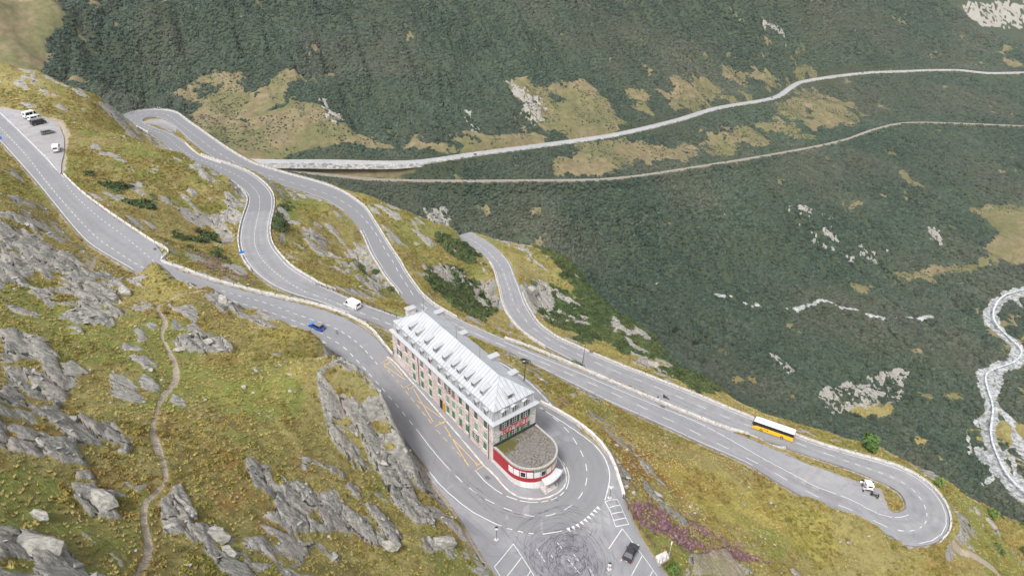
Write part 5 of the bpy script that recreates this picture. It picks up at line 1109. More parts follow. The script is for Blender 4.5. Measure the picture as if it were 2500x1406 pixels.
def van(name,rear,front,label,cat,paint,L=5.2,W=2.,H=2.2,group=None,sidewin=True,lower=None,rear_dark=True,poptop=False,nose=1.0):
    r=vroot(name,rear,front,label,cat,group); h=L/2;w=W/2
    mb=MB(); mb.prism([(-h,.35),(-h,H*.72),(-h+.12,H-.06),(-h+.35,H),(h-nose-.75,H),(h-nose-.45,H-.07),(h-nose+.35,1.22),(h-.2,1.0),(h,.7),(h,.35),(h-.1,.26),(-h+.1,.26)],-w,w); mb.obj('body',paint,r,bev=.09)
    mb=MB(); a=.02
    mb.hexa([(h-nose-.42+.02,-w+.16,H-.14),(h-nose+.35,-w+.1,1.25),(h-nose+.35,w-.1,1.25),(h-nose-.4,w-.16,H-.14),(h-nose-.38,-w+.18,H-.11),(h-nose+.39,-w+.12,1.29),(h-nose+.39,w-.12,1.29),(h-nose-.36,w-.18,H-.11)]); mb.obj('windscreen',GV,r)
    for s in (-1,1):
        mb=MB(); x1=h-nose+.1
        y0,y1=(w-.02,w+.012) if s>0 else (-w-.012,-w+.02)
        mb.prism([(x1-1.15,1.22),(x1-.1,1.22),(x1-.55,H-.28),(x1-1.15,H-.28)],y0,y1); mb.obj('side_window',GV,r)
        if sidewin: 
            for q in (0,1): mb=MB(); xa=-h+.35+q*(L-2.6-.2)/2; mb.prism([(xa,1.22),(xa+(L-2.6)/2-.2,1.22),(xa+(L-2.6)/2-.2,H-.3),(xa,H-.3)],y0,y1); mb.obj('side_window',GV,r)
        mb=MB(); mb.box(h-.1,h+.012,s*(w-.3)-.17,s*(w-.3)+.17,.66,.85); mb.obj('headlight',LGT,r)
        mb=MB(); mb.box(-h-.012,-h+.08,s*(w-.12)-.08,s*(w-.12)+.08,.7,1.25); mb.obj('tail_light',LRED,r)
        mb=MB(); mb.box(x1-.3,x1-.12,s*(w+.12)-.11,s*(w+.12)+.11,1.2,1.5); mb.obj('wing_mirror',M_DK,r)
    mb=MB(); mb.box(-h-.012,-h+.05,-w+.35,w-.35,H*.58,H*.82); mb.obj('rear_window',GV,r)
    mb=MB(); mb.box(-h-.05,-h+.1,-w+.1,w-.1,.3,.5); mb.obj('bumper',M_DK,r)
    if poptop: mb=MB(); tap(mb,-h+.5,h-nose-.9,H-.01,H+.16,w-.25,w-.32,.1,.2); mb.obj('roof_box',paint,r,bev=.03)
    wheels(r,(-h+.95,h-.95),w-.1,.34); return r
PW=plain('white_paint',(.80,.80,.80),.35,var=.03,coat=.4); PB=plain('black_paint',(.012,.012,.014),.25,var=.1,coat=.6); PGY=plain('silver_grey_paint',(.20,.20,.21),.35,.3,coat=.4); PBL=plain('blue_paint',(.01,.09,.45),.3,.2,coat=.6); PBL_REFL=plain('blue_paint_sky_reflection',(.05,.24,.62),.3,.2,coat=.6); PDK=plain('anthracite_paint',(.045,.047,.05),.3,.3,coat=.5)  # the lighter blue is sky reflection painted into the colour
car('blue_car',(788,808),(760,795),'blue car with a grey roof driving beside the pink lay-by','car',PBL,L=4.3,H=1.6,roofm=plain('grey_roof',(.22,.19,.18),.5),suv=True,bonnet=PBL_REFL)
v1=van('white_van',(878,757),(845,741),'white delivery van driving beside the brown fence behind the hotel','van',PW,L=5.6,H=2.35,sidewin=False)
mb=MB(); y=1.0+.005
for x in (-.55,-.25,.05,.35): mb.box(x,x+.16,y-.01,y+.012,1.35,1.62) if False else None
for s in (-1,1):
    q=MB(); 
    for i in range(5): q.box(.0+i*.2,.13+i*.2,s*1.0-.012,s*1.0+.012,1.2,1.42)
    q.obj('lettering',plain('faded_blue_print',(.45,.46,.66),.6),v1)
car('dark_convertible',(1530,1370),(1548,1336),'dark grey convertible parked across a bay of the glacier car park','car',PDK,L=4.3,W=1.8,H=1.36,hood=1.35,boot=.9,roofm=plain('black_soft_top',(.03,.03,.032),.8),estate=False)
van('campervan',(58,292),(96,283),'white campervan at the back of the row in the upper lay-by','van',PW,L=5.6,H=2.6,group=None,poptop=True)
van('white_minibus',(68,299),(108,290),'white minibus parked between the campervan and the black van','van',PW,L=5.2,H=2.1)
van('black_van',(76,308),(114,300),'black van parked nearest the road of the three vans in the lay-by','van',PB,L=5.2,H=2.0)
car('estate_car',(102,330),(132,324),'silver grey estate car parked alone below the three vans','car',PGY,L=4.7,H=1.45)
van('white_camper',(137,378),(141,358),'white camper parked at the lower end of the lay-by','van',PW,L=5.0,H=2.3,sidewin=False)
# bus
def bus():
    r=vroot('yellow_bus',(1925,1070),(1851,1044),'yellow post bus with a white roof and black window band driving uphill','bus'); L=12.;h=6.;w=1.27;H=3.2
    YL=plain('bus_yellow',(.90,.50,.01),.35,var=.04,coat=.4)
    mb=MB(); mb.prism([(-h,.35),(-h,1.85),(h-1.2,1.75),(h,1.3),(h+.02,.9),(h,.35),(h-.2,.28),(-h+.1,.28)],-w,w); mb.obj('body',YL,r,bev=.05)
    mb=MB(); mb.prism([(-h+.02,1.5),(-h+.02,H-.25),(h-.12,H-.25),(h-.02,1.25)],-w+.02,w-.02); mb.obj('window_band',GV,r)
    mb=MB(); mb.prism([(-h,H-.25),(-h+.1,H-.04),(-h+.3,H),(h-.5,H),(h-.2,H-.06),(h-.08,H-.25)],-w,w); rf=mb.obj('roof',PW,r,bev=.05)
    for x in (3.1,-3.2): mb=MB(); mb.box(x-.45,x+.45,-.35,.35,H-.01,H+.08); mb.obj('roof_hatch',plain('grey_hatch',(.4,.41,.42),.6),rf)
    for x in (1.4,1.8,2.2): mb=MB(); mb.box(x-.08,x+.08,.3,.5,H-.01,H+.05); mb.obj('vent',M_DK,rf)
    for s in (-1,1):
        for x in (-4.4,-2.9,-1.4,.1,1.6,3.1,4.5): mb=MB(); mb.box(x-.03,x+.03,s*(w-.02)-.012,s*(w-.02)+.012,1.8,H-.26); mb.obj('window_post',M_DK,r)
        # post horn emblem: ring, mouthpiece and bell
        mb=MB(); RM_=plain('dark_red_emblem',(.22,.03,.01),.5); n=14; cx=2.35;cz=1.15
        for k in range(n-2):
            a0=.5+5.2*k/(n-2);a1=.5+5.2*(k+1)/(n-2)
            P=[(cx+ra*1.5*math.cos(a),cz+ra*math.sin(a)) for a,ra in ((a0,.17),(a0,.24),(a1,.24),(a1,.17))]
            mb.hexa([(p[0],s*w-.008,p[1]) for p in P]+[(p[0],s*w+.008,p[1]) for p in P])
        mb.prism([(cx-.3,1.05),(cx-.95,.8),(cx-1.0,1.3)],s*w-.008,s*w+.008); mb.prism([(cx+.3,1.2),(cx+.7,1.3),(cx+.7,1.22),(cx+.3,1.12)],s*w-.008,s*w+.008); mb.obj('emblem',RM_,r)
    mb=MB(); mb.box(h-.06,h+.04,-w+.1,w-.1,1.25,H-.35); mb.obj('windscreen',GV,r)
    mb=MB(); mb.box(-h-.03,-h+.05,-w+.15,w-.15,.5,1.2); mb.obj('engine_grille',M_DK,r)
    for s in (-1,1): mb=MB(); mb.box(h-.05,h+.05,s*.95-.18,s*.95+.18,.6,.8); mb.obj('headlight',LGT,r); mb=MB(); mb.box(-h-.04,-h+.04,s*1.1-.1,s*1.1+.1,.8,1.3); mb.obj('tail_light',LRED,r); mb=MB(); mb.box(h-.1,h+.25,s*(w+.1)-.08,s*(w+.1)+.08,2.0,2.6); mb.obj('wing_mirror',M_DK,r)
    wheels(r,(-2.75,3.35),w-.12,.5,.28)
bus()
# pickup-like white car with its doors open on the lower lay-by
wc=van('white_car',(2122,1201),(2112,1179),'white car standing with its doors open on the lower hairpin lay-by','car',PW,L=4.6,W=1.85,H=1.85,nose=.9)
for s in (-1,1):
    mb=MB(); mb.hexa([(.55,s*.92,.5),(.6,s*.92,.5),(.95,s*1.75,.5),(.9,s*1.75,.5),(.55,s*.92,1.15),(.6,s*.92,1.15),(.95,s*1.75,1.15),(.9,s*1.75,1.15)]); dd=mb.obj('door',PW,wc)
    mb=MB(); mb.hexa([(.56,s*.95,1.15),(.59,s*.95,1.15),(.93,s*1.7,1.15),(.9,s*1.7,1.15),(.5,s*.95,1.6),(.53,s*.95,1.6),(.86,s*1.6,1.6),(.83,s*1.6,1.6)]); mb.obj('pane',GV,dd)
# cars on the far valley road
def far_car(px,py,k,label,paint,back=False):
    i=int(np.argmin([(prj(*q)[0]-px)**2+(prj(*q)[1]-py)**2 for q in VR])); q=VR[i]; t=VR[min(i+1,len(VR)-1)]-VR[i-1]; yaw=math.atan2(t[1],t[0])+(math.pi if back else 0)
    side=1.9*(1 if not back else -1); n=np.array([math.sin(yaw),-math.cos(yaw)])*1.9
    r=empty('small_car',(q[0]+n[0],q[1]+n[1],q[2]+.12),yaw,label,'car')
    mb=MB(); mb.prism([(-2.1,.35),(-2.1,.8),(-1.9,.9),(1.2,.9),(2.,.7),(2.1,.4),(1.9,.25),(-1.9,.25)],-.88,.88); mb.obj('body',paint,r,bev=.05)
    mb=MB(); tap(mb,-1.8,1.2,.9,1.42,.82,.62,.4,.8); mb.obj('cabin',GV,r); wheels(r,(-1.3,1.3),.8,.32)
far_car(1152,377,0,'dark car on the valley road above the long stone wall',PDK); far_car(1888,243,0,'small dark car where the valley road starts to bend upward in the picture',PDK,True)
far_car(2105,180,0,'small dark car behind a white one on the far stretch of valley road',PDK,True); far_car(2095,180,0,'small white car on the far stretch of valley road',PW,True)
# motorcycle
def moto(rear,front,label):
    r=vroot('motorcycle',rear,front,label,'motorcycle'); BK=plain('black_gloss',(.02,.02,.022),.3,coat=.4)
    for x in (-.72,.75):
        mb=MB(); mb.tube((0,-.07,0),(0,.07,0),.32,18); t=mb.obj('wheel',TY,r); t.location=(x,0,.32); mb=MB(); mb.tube((0,-.08,0),(0,.08,0),.18,12); q=mb.obj('rim',RIM,t)
    mb=MB(); mb.prism([(-.3,.35),(.35,.3),(.45,.6),(.3,.75),(-.25,.7)],-.16,.16); mb.obj('engine',plain('engine_metal',(.2,.2,.2),.4,.6),r,bev=.03)
    mb=MB(); mb.prism([(-.05,.75),(.45,.72),(.5,.95),(.25,1.05),(-.05,.9)],-.17,.17); mb.obj('fuel_tank',BK,r,bev=.05)
    mb=MB(); mb.prism([(-.95,.8),(-.05,.75),(-.02,.88),(-.5,.9),(-.95,.98)],-.15,.15); mb.obj('seat',BK,r,bev=.03)
    mb=MB(); [mb.tube((.75,s*.1,.32),(.48,s*.1,1.02),.03,6) for s in (-1,1)]; mb.obj('fork',RIM,r)
    mb=MB(); mb.tube((.45,-.38,1.08),(.45,.38,1.08),.025,6); mb.obj('handlebar',M_DK,r)
    mb=MB(); [mb.box(-.95,-.5,s*.32-.11,s*.32+.11,.5,.85) for s in (-1,1)]; mb.obj('pannier',BK,r,bev=.03)
    mb=MB(); mb.box(-1.1,-.75,-.2,.2,.98,1.25); mb.obj('top_case',BK,r,bev=.04); mb=MB(); mb.tube((.6,0,.92),(.7,0,.9),.11,10); mb.obj('headlight',LGT,r)
    return r
moto((1618,970),(1634,977),'black motorcycle parked against the straight parapet wall')
moto((2126,1209),(2141,1216),'black motorcycle standing behind the white car with open doors')
# people ------------------------------------------------------------
SKN=plain('skin',(.45,.27,.19),.6); HAIR=plain('dark_hair',(.03,.02,.015),.8)
def person(px,py,face,label,top,legs,pose='stand'):
    x,y,z=on_ground(px,py); f=on_ground(*face); yaw=math.atan2(f[1]-y,f[0]-x)
    r=empty('person',(x,y,z+ZA+.01),yaw,label,'person')
    lean={'stand':0,'bend':.45,'walk':.06}[pose]; st=.1 if pose!='walk' else .28
    def sp(a,h): # point above the hips tilts forward
        return (a[0]+math.sin(lean)*max(0,h-.92),a[1],.92+(h-.92)*math.cos(lean)) if h>.92 else (a[0],a[1],h)
    J={'pel':((0,0),.95,.13),'bel':((0,0),1.1,.13),'che':((0,0),1.32,.15),'nec':((.0,0),1.5,.055),'hd':((.03,0),1.6,.085),'tp':((.02,0),1.72,.085)}
    vs=[];rad=[];ed=[];ix={}
    def addv(n,p,rr_,par=None):
        ix[n]=len(vs); vs.append(p); rad.append(rr_)
        if par: ed.append((ix[par],ix[n]))
    addv('pel',sp((0,0),.95),.14); addv('bel',sp((0,0),1.12),.13,'pel'); addv('che',sp((0,0),1.33),.155,'bel'); addv('nec',sp((0,0),1.5),.06,'che'); addv('hd',sp((.03,0),1.6),.095,'nec'); addv('tp',sp((.03,0),1.71),.085,'hd')
    for s,nm in ((1,'l'),(-1,'r')):
        q=st*s
        addv('hip'+nm,(0,.1*s,.9),.1,'pel'); addv('kn'+nm,(q*.6+.03,.11*s,.5),.065,'hip'+nm); addv('an'+nm,(q,.12*s,.09),.045,'kn'+nm); addv('toe'+nm,(q+.17,.14*s,.04),.04,'an'+nm)
        a=sp((0,.2*s),1.43); addv('sh'+nm,a,.065,'che')
        e=(a[0]+.06+(.18 if pose=='bend' else 0),a[1]+.06*s,a[2]-.28); addv('el'+nm,e,.045,'sh'+nm)
        w_=(e[0]+.16+(.1 if pose=='bend' else 0),e[1]-.01*s,e[2]-.2); addv('wr'+nm,w_,.03,'el'+nm); p=(w_[0]+.04,w_[1],w_[2]-.06); addv('pa'+nm,p,.034,'wr'+nm)
        for k,(dy,ln) in enumerate(((-.033,.07),(-.011,.085),(.011,.08),(.033,.065))):
            k1=(p[0]+.03,p[1]+dy,p[2]-ln*.5);k2=(k1[0]+.005,k1[1],k1[2]-ln*.5); addv('f%s%d'%(nm,k),k1,.009,'pa'+nm); addv('g%s%d'%(nm,k),k2,.008,'f%s%d'%(nm,k))
        addv('th'+nm,(p[0]+.05,p[1]-.03*s,p[2]+.0),.01,'pa'+nm)
    me=bpy.data.meshes.new('body'); me.from_pydata(vs,ed,[]); o=bpy.data.objects.new('body',me); COL.objects.link(o); o.parent=r
    m_=o.modifiers.new('skin','SKIN')
    for i,rr_ in enumerate(rad): me.skin_vertices[0].data[i].radius=(rr_,rr_)
    me.skin_vertices[0].data[0].use_root=True
    s_=o.modifiers.new('sub','SUBSURF'); s_.levels=1; s_.render_levels=1; me.materials.append(SKN)
    def cloth(name,names,extra,mat):
        sub=[n for n in ix if n in names]; mp={n:i for i,n in enumerate(sub)}; inv={v:k for k,v in ix.items()}
        ee=[(mp[inv[a]],mp[inv[b]]) for a,b in ed if inv[a] in mp and inv[b] in mp]
        m2=bpy.data.meshes.new(name); m2.from_pydata([vs[ix[n]] for n in sub],ee,[]); q=bpy.data.objects.new(name,m2); COL.objects.link(q); q.parent=r; q.modifiers.new('skin','SKIN')
        for n,i in mp.items(): m2.skin_vertices[0].data[i].radius=(rad[ix[n]]+extra,)*2
        m2.skin_vertices[0].data[0].use_root=True; t=q.modifiers.new('sub','SUBSURF'); t.levels=1;t.render_levels=1; m2.materials.append(mat)
    cloth('jacket',['pel','bel','che','shl','ell','wrl','shr','elr','wrr'],.028,top); cloth('trousers',['pel','hipl','knl','anl','hipr','knr','anr'],.02,legs)
    cloth('shoe',['anl','toel'],.022,TY); cloth('shoe',['anr','toer'],.022,TY)
    hd=Vector(vs[ix['hd']]); mb=MB()
    bm=bmesh.new(); bmesh.ops.create_uvsphere(bm,u_segments=12,v_segments=8,radius=.118,matrix=Matrix.Translation(hd+Vector((-.022,0,.075)))); me2=bpy.data.meshes.new('hair'); bm.to_mesh(me2); bm.free(); q=bpy.data.objects.new('hair',me2); COL.objects.link(q); q.parent=r; me2.materials.append(HAIR)
    mb=MB(); mb.tube(hd+Vector((.09,0,.03)),hd+Vector((.125,0,.005)),.014,6,.018); mb.obj('nose',SKN,r)
    for s in (-1,1): mb=MB(); mb.tube(hd+Vector((.088,s*.035,.045)),hd+Vector((.1,s*.035,.045)),.012,6); mb.obj('eye',HAIR,r); mb=MB(); mb.tube(hd+Vector((0,s*.09,.0)),hd+Vector((0,s*.112,.03)),.02,6); mb.obj('ear',SKN,r)
    mb=MB(); mb.box(hd.x+.085,hd.x+.103,-.028,.028,hd.z-.035,hd.z-.025); mb.obj('mouth',LRED,r)
BKC=plain('black_cloth',(.02,.02,.022),.9); GYC=plain('grey_cloth',(.16,.16,.17),.9); WHC=plain('white_cloth',(.7,.7,.7),.9)
person(1605,977,(1615,955),'person in black standing at the parapet beside the motorcycle',BKC,GYC)
person(2106,1201,(2118,1195),'person in a white top and dark trousers leaning towards the white car',WHC,BKC,'bend')
person(2104,1187,(2112,1182),'person in a grey jacket by the open front door of the white car',GYC,BKC)
person(2142,1217,(2130,1216),'person in black walking beside the motorcycle behind the white car',BKC,BKC,'walk')
# ------------------------------------------------------------------ signs and posts
BLU=plain('sign_blue',(.03,.22,.62),.5); SW=plain('sign_white',(.75,.75,.75),.5)
def post_at(px,py,top=None,h=2.6,r_=.05): 
    x,y,z=on_ground(px,py); return x,y,z+ZA
def signpost(px,py,label,h,plates_,mat=M_STEEL,yaw=None,base=False,name='road_sign',cat='road sign'):
    x,y,z=post_at(px,py); yaw=math.atan2(-y,-x) if yaw is None else yaw
    r=empty(name,(x,y,z),yaw,label,cat); mb=MB(); mb.tube((0,0,-.3),(0,0,h),.05,8); mb.obj('post',mat,r)
    for kind,zz,sz,m_ in plates_:
        mb=MB()
        if kind=='disc': mb.tube((.06,0,zz),(.09,0,zz),sz,20)
        elif kind=='tri': mb.add([(.06,-sz,zz+sz*.7),(.06,sz,zz+sz*.7),(.06,0,zz-sz),(.09,-sz,zz+sz*.7),(.09,sz,zz+sz*.7),(.09,0,zz-sz)],[(0,1,2),(5,4,3),(0,3,4,1),(1,4,5,2),(2,5,3,0)])
        elif kind=='dia': mb.hexa([(.06,-sz,zz),(.06,0,zz-sz),(.06,sz,zz),(.06,0,zz+sz),(.09,-sz,zz),(.09,0,zz-sz),(.09,sz,zz),(.09,0,zz+sz)])
        else: mb.box(.06,.09,-sz[0],sz[0],zz-sz[1],zz+sz[1])
        mb.obj('plate',m_,r)
    if base: mb=MB(); mb.hexa([(-.5,0,0),(0,-.5,0),(.5,0,0),(0,.5,0),(-.45,0,.12),(0,-.45,.12),(.45,0,.12),(0,.45,.12)]); mb.obj('base',M_CON,r)
    return r
s1=signpost(1212,1317,'sign on a thin post with a diamond base, by the cliff foot',2.8,[('disc',2.9,.3,SW),('disc',3.35,.28,M_DK)],mat=M_DK,base=True)
s2=signpost(1488,1216,'give way sign on a post at the outer edge of the hotel bend',2.7,[('tri',2.9,.5,SW)],mat=M_DK,base=True)
s3=signpost(593,632,'blue and white signs at the end of the bridge parapet on the middle tier',2.6,[('box',2.4,(.9,.35),BLU),('box',1.7,(.7,.25),SW),('disc',3.,.35,BLU)])
s4=signpost(4,352,'blue sign beside the road at the left end of the upper lay-by',2.2,[('box',2.2,(.75,.5),BLU)])
s5=signpost(385,630,'round sign on a post at the notch of the lay-by parapet',2.8,[('disc',2.9,.4,M_GG)])
s6=signpost(1487,1389,'small black and white sign pair on a post among the tyre marks',1.6,[('disc',1.75,.28,M_DK),('box',1.15,(.3,.3),SW)],mat=M_DK,base=True)
s7=signpost(1634,1352,'white flag-like marker on the mast at the lookout steps',3.6,[('box',3.2,(.12,.5),SW)],name='marker_post',cat='post')
# chevron boards round the upper hairpin
for px,py,lab in ((300,281,'lowest left chevron board outside the upper hairpin'),(320,279,'second chevron board from the left, low on the verge of the upper hairpin'),(333,269,'upper left chevron board above the verge of the upper hairpin'),(342,268,'chevron board right beside the upper left one'),(358,269,'narrow chevron board between the left groups and the top pair'),(386,269,'left board of the top pair of chevrons'),(391,269,'right board of the top pair of chevrons')):
    x,y,z=on_ground(px,py); r=empty('chevron_sign',(x,y,z),math.atan2(-y,-x),lab,'chevron sign','chevron boards round the upper hairpin')
    mb=MB(); mb.tube((0,0,-.3),(0,0,1.2),.05,6); mb.obj('post',M_DK,r); mb=MB(); mb.box(.05,.09,-.42,.42,.9,1.75); pl=mb.obj('plate',M_DK,r)
    mb=MB(); mb.hexa([(.09,-.3,.95),(.09,.0,.95),(.09,.3,1.32),(.09,.0,1.32),(.1,-.3,.95),(.1,.0,.95),(.1,.3,1.32),(.1,.0,1.32)]); mb.hexa([(.09,.0,1.33),(.09,.3,1.33),(.09,.0,1.7),(.09,-.3,1.7),(.1,.0,1.33),(.1,.3,1.33),(.1,.0,1.7),(.1,-.3,1.7)]); mb.obj('chevron',SW,pl)
# leaning poles
def pole(foot,top,label,h):
    x,y,z=on_ground(*foot); d=None
    # lean found from the picture: shift of the head in world x
    a=np.array(prj(x,y,z+h)); s=(prj(x+1,y,z+h)[0]-a[0]); lean=(top[0]-a[0])/s
    r=empty('street_lamp',(x,y,z),0,label,'street lamp'); mb=MB(); mb.tube((0,0,-.4),(lean,0,h),.13,8,.09); mb.obj('pole',M_WOOD,r)
    mb=MB(); mb.tube((lean-.1,0,h),(lean-.5,-.2,h+.15),.04,6); mb.obj('arm',M_STEEL,r); mb=MB(); mb.tube((lean-.35,-.15,h+.05),(lean-.75,-.3,h+.2),.14,8,.08); mb.obj('lamp_head',M_STEEL,r)
pole((1422,887),(1429,852),'tall leaning lamp post on the grass between the two lower tiers',8.)
pole((1279,930),(1284,898),'shorter leaning lamp post on the slope behind the hotel roof',6.)
for px,py,lab in ((1515,875,'thin marker pole left of the round rock beyond the lowest tier'),(1534,890,'thin marker pole close to the round rock beyond the lowest tier'),(1577,903,'thin marker pole right of the round rock beyond the lowest tier')):
    x,y,z=on_ground(px,py); r=mesh_obj('marker_pole',*(lambda m:(m.v,m.f))(MB().tube((0,0,-.3),(.3,0,5.),.06,6,.04)),M_DK); r.location=(x,y,z); tag(r,lab,'marker pole')
# lookout platform
def lookout():
    q=[on_ground(*p) for p in ((1606,1352),(1634,1340),(1640,1368),(1612,1376))]; z=-2.6
    c=np.mean(q,axis=0); r=empty('lookout_platform',(c[0],c[1],z),0,'small pale lookout platform with railings at the corner of the car park','platform')
    P=[unp(px,py,z+.3) for px,py in ((1601,1354),(1627,1341),(1635,1357),(1609,1374))]; P=[(float(a)-c[0],float(b)-c[1]) for a,b in P]
    mb=MB(); mb.hexa([(*p,-.6) for p in P]+[(*p,.05) for p in P]); mb.obj('deck',M_CON,r)
    RS=plain('rusty_steel',(.13,.06,.05),.8)
    for i in (0,1,2):
        a=np.array(P[i]);b=np.array(P[(i+1)%4])
        for k in range(4): p=a+(b-a)*k/3; m_=MB(); m_.tube((*p,0),(*p,1.35),.04,5); m_.obj('post',RS,r)
        m_=MB(); m_.tube((*a,1.35),(*b,1.35),.04,5); m_.tube((*a,.8),(*b,.8),.03,5); m_.obj('rail',M_CON if i==2 else RS,r)
lookout()
# concrete abutment by the bridge and the entrance hole at the hotel corner
x,y,z=on_ground(556,596); mb=MB(); mb.box(-3.2,3.,-1.2,1.2,-6,1.4); mb.box(-3.6,-3.2,-1.2,1.2,-6,.6); ab=mb.obj('bridge_abutment',plain('grey_concrete',(.22,.20,.19),.9,var=.25,scale=.8)); ab.location=(x-.5,y,z); ab.rotation_euler=(0,0,.35); tag(ab,'grey concrete abutment block under the bridge of the middle tier','abutment')
# ------------------------------------------------------------------ valley road and railway
def far_ribbon(name,Lw,w,mat,dz=.25,label=None):
    L=Lw[:,:2]; t=np.gradient(L,axis=0); t/=np.linalg.norm(t,axis=1)[:,None]; n=np.c_[-t[:,1],t[:,0]]; vs=[];fs=[]
    for i in range(len(L)): a=L[i]+n[i]*w/2;b=L[i]-n[i]*w/2; vs+=[(*a,Lw[i,2]+dz),(*b,Lw[i,2]+dz)]
    for i in range(len(L)-1): k=2*i; fs.append((k+1,k+3,k+2,k))
    o=mesh_obj(name,vs,fs,mat); o['kind']='structure'; return o
M_VR=asphalt('valley_asphalt',(.40,.405,.41),(.35,.355,.36),(.38,.38,.39))
far_ribbon('valley_road',VR,9.,M_VR)
def side_wall(Lw,off,top,bot,th,name,label,mat,k0=0,k1=None,varh=None):
    Lw=Lw[k0:k1]; L=Lw[:,:2]; t=np.gradient(L,axis=0); t/=np.linalg.norm(t,axis=1)[:,None]; n=np.c_[-t[:,1],t[:,0]]; vs=[];fs=[]
    for i in range(len(L)):
        h=bot*(varh(i) if varh else 1)
        for o_,z in ((off,top),(off,-h),(off-th,-h),(off-th*.5,top)):
            p=L[i]+n[i]*o_; vs.append((*p,Lw[i,2]+z))
    for i in range(len(L)-1):
        k=4*i
        for j in range(4): fs.append((k+j,k+(j+1)%4,k+4+(j+1)%4,k+4+j))
    fs+=[(0,1,2,3),(len(vs)-1,len(vs)-2,len(vs)-3,len(vs)-4)]
    o=mesh_obj(name,vs,fs,mat); tag(o,label,'retaining wall'); return o
M_VW=stone_mat('valley_wall_stone',(.42,.40,.39),(.60,.58,.57),(.24,.23,.22),.28)
pxv=np.array([prj(*q)[0] for q in VR]); hv_=lambda x: np.interp(x,[640,800,1100,1180,1260,1330,1500,1800,1900,1960,2080,2120,2300,2420,2500],[4.5,5.5,3,5,6,3.5,4.5,3,7,2,2,6,5,6,6])
side_wall(VR,-4.7,.9,1.,1.6,'valley_retaining_wall','long pale rubble wall under the valley road across the slope',M_VW,varh=lambda i:hv_(pxv[i]))
side_wall(VR,5.1,.9,1.,.4,'valley_road_kerb','low white kerb wall on the uphill edge of the valley road',M_CON)
M_BAL=plain('ballast',(.30,.25,.20),.95,var=.25,scale=.5); far_ribbon('railway_bed',RW,5.2,M_BAL,.35)
LR=Lines.__new__(Lines); LR.v=[];LR.f=[]
for o_ in (-.9,.9):
    L=RW[:,:2]; t=np.gradient(L,axis=0); t/=np.linalg.norm(t,axis=1)[:,None]; n=np.c_[-t[:,1],t[:,0]]; b0=len(LR.v)
    for i in range(len(L)):
        for w_ in (-.22,.22): p=L[i]+n[i]*(o_+w_); LR.v.append((*p,RW[i,2]+.5))
    for i in range(len(L)-1): k=b0+2*i; LR.f.append((k,k+2,k+3,k+1))
o=mesh_obj('railway_rails',LR.v,LR.f,plain('rail_steel',(.36,.34,.32),.5,.2)); o['kind']='structure'
side_wall(RW,-2.2,.3,1.2,.6,'railway_retaining_wall','thin stone edge below the old railway line in the valley',M_RET)
# water
M_WAT,nt,b=newmat('glacial_water'); nt.links.new(mix(nt,ramp(nt,noise(nt,.25,6,.7,pos(nt)),.4,.62),(.34,.37,.39),(.66,.69,.71)),b.inputs['Base Color']); b.inputs['Roughness'].default_value=.35
far_ribbon('glacial_river',RIV[0],1.6,M_WAT,-.45)
# ------------------------------------------------------------------ scattered vegetation and stones (instanced stuff)
def blob(name,n,seed,flat=.75,leaf=.34,mat=None,sq=1.):
    """shrub: a dome of many small leaf-clump faces"""
    g=np.random.default_rng(seed); vs=[];fs=[]
    lob=[(g.uniform(-.45,.45),g.uniform(-.45,.45),g.uniform(.1,.45),g.uniform(.35,.6)) for _ in range(5)]+[(0,0,.25,.62)]
    for i in range(n):
        c=lob[g.integers(len(lob))]; d=g.normal(size=3); d[2]=abs(d[2])*1.1-.12; d/=np.linalg.norm(d); p=np.array(c[:3])+d*c[3]*g.uniform(.8,1.08); p[2]*=flat
        nrm=d+g.normal(size=3)*.45; nrm/=np.linalg.norm(nrm); a=np.cross(nrm,[.3,.2,1]); a/=np.linalg.norm(a)+1e-9; b=np.cross(nrm,a); s=leaf*g.uniform(.6,1.2)
        k=len(vs); an=g.uniform(0,6.3); 
        for q in range(4): t=an+q*1.5708+g.uniform(-.3,.3); vs.append(p+(a*math.cos(t)+b*math.sin(t))*s*.5+nrm*g.uniform(-.04,.04)); 
        fs.append((k,k+1,k+2,k+3))
    return np.array(vs),np.array(fs)
def puff(seed,nl=6,sub=2,flat=.8):
    """rounded shrub: a few lumpy domes merged side by side"""
    g=np.random.default_rng(seed); vs=[];fs=[]
    for i in range(nl):
        bm=bmesh.new(); rr0=g.uniform(.2,.36); bmesh.ops.create_icosphere(bm,subdivisions=sub,radius=rr0); bm.verts.index_update(); V_=np.array([v.co[:] for v in bm.verts]); F_=np.array([[v.index for v in f.verts] for f in bm.faces]); bm.free()
        V_=V_*(1+.38*(g.random(len(V_))[:,None]-.5)); V_[:,2]*=flat; V_+=[g.uniform(-.36,.36),g.uniform(-.36,.36),g.uniform(.05,.32)]; fs.append(F_+sum(len(q) for q in vs)); vs.append(V_)
    return np.vstack(vs),np.vstack(fs)
def tuft(n,seed,h=1.,sp=.5,w=.16):
    g=np.random.default_rng(seed); vs=[];fs=[]
    for i in range(n):
        a=g.uniform(0,6.3); r0=g.uniform(0,.25); L=g.uniform(.5,1)*h; ln=g.uniform(.3,1)*sp; p=np.array([math.cos(a)*r0,math.sin(a)*r0,-.08]); t=np.array([-math.sin(a),math.cos(a),0])*w*.5; tip=p+np.array([math.cos(a)*ln,math.sin(a)*ln,L])
        k=len(vs); vs+=[p-t,p+t,tip]; fs.append((k,k+1,k+2,k+2))
    return np.array(vs),np.array([f[:3] for f in fs])
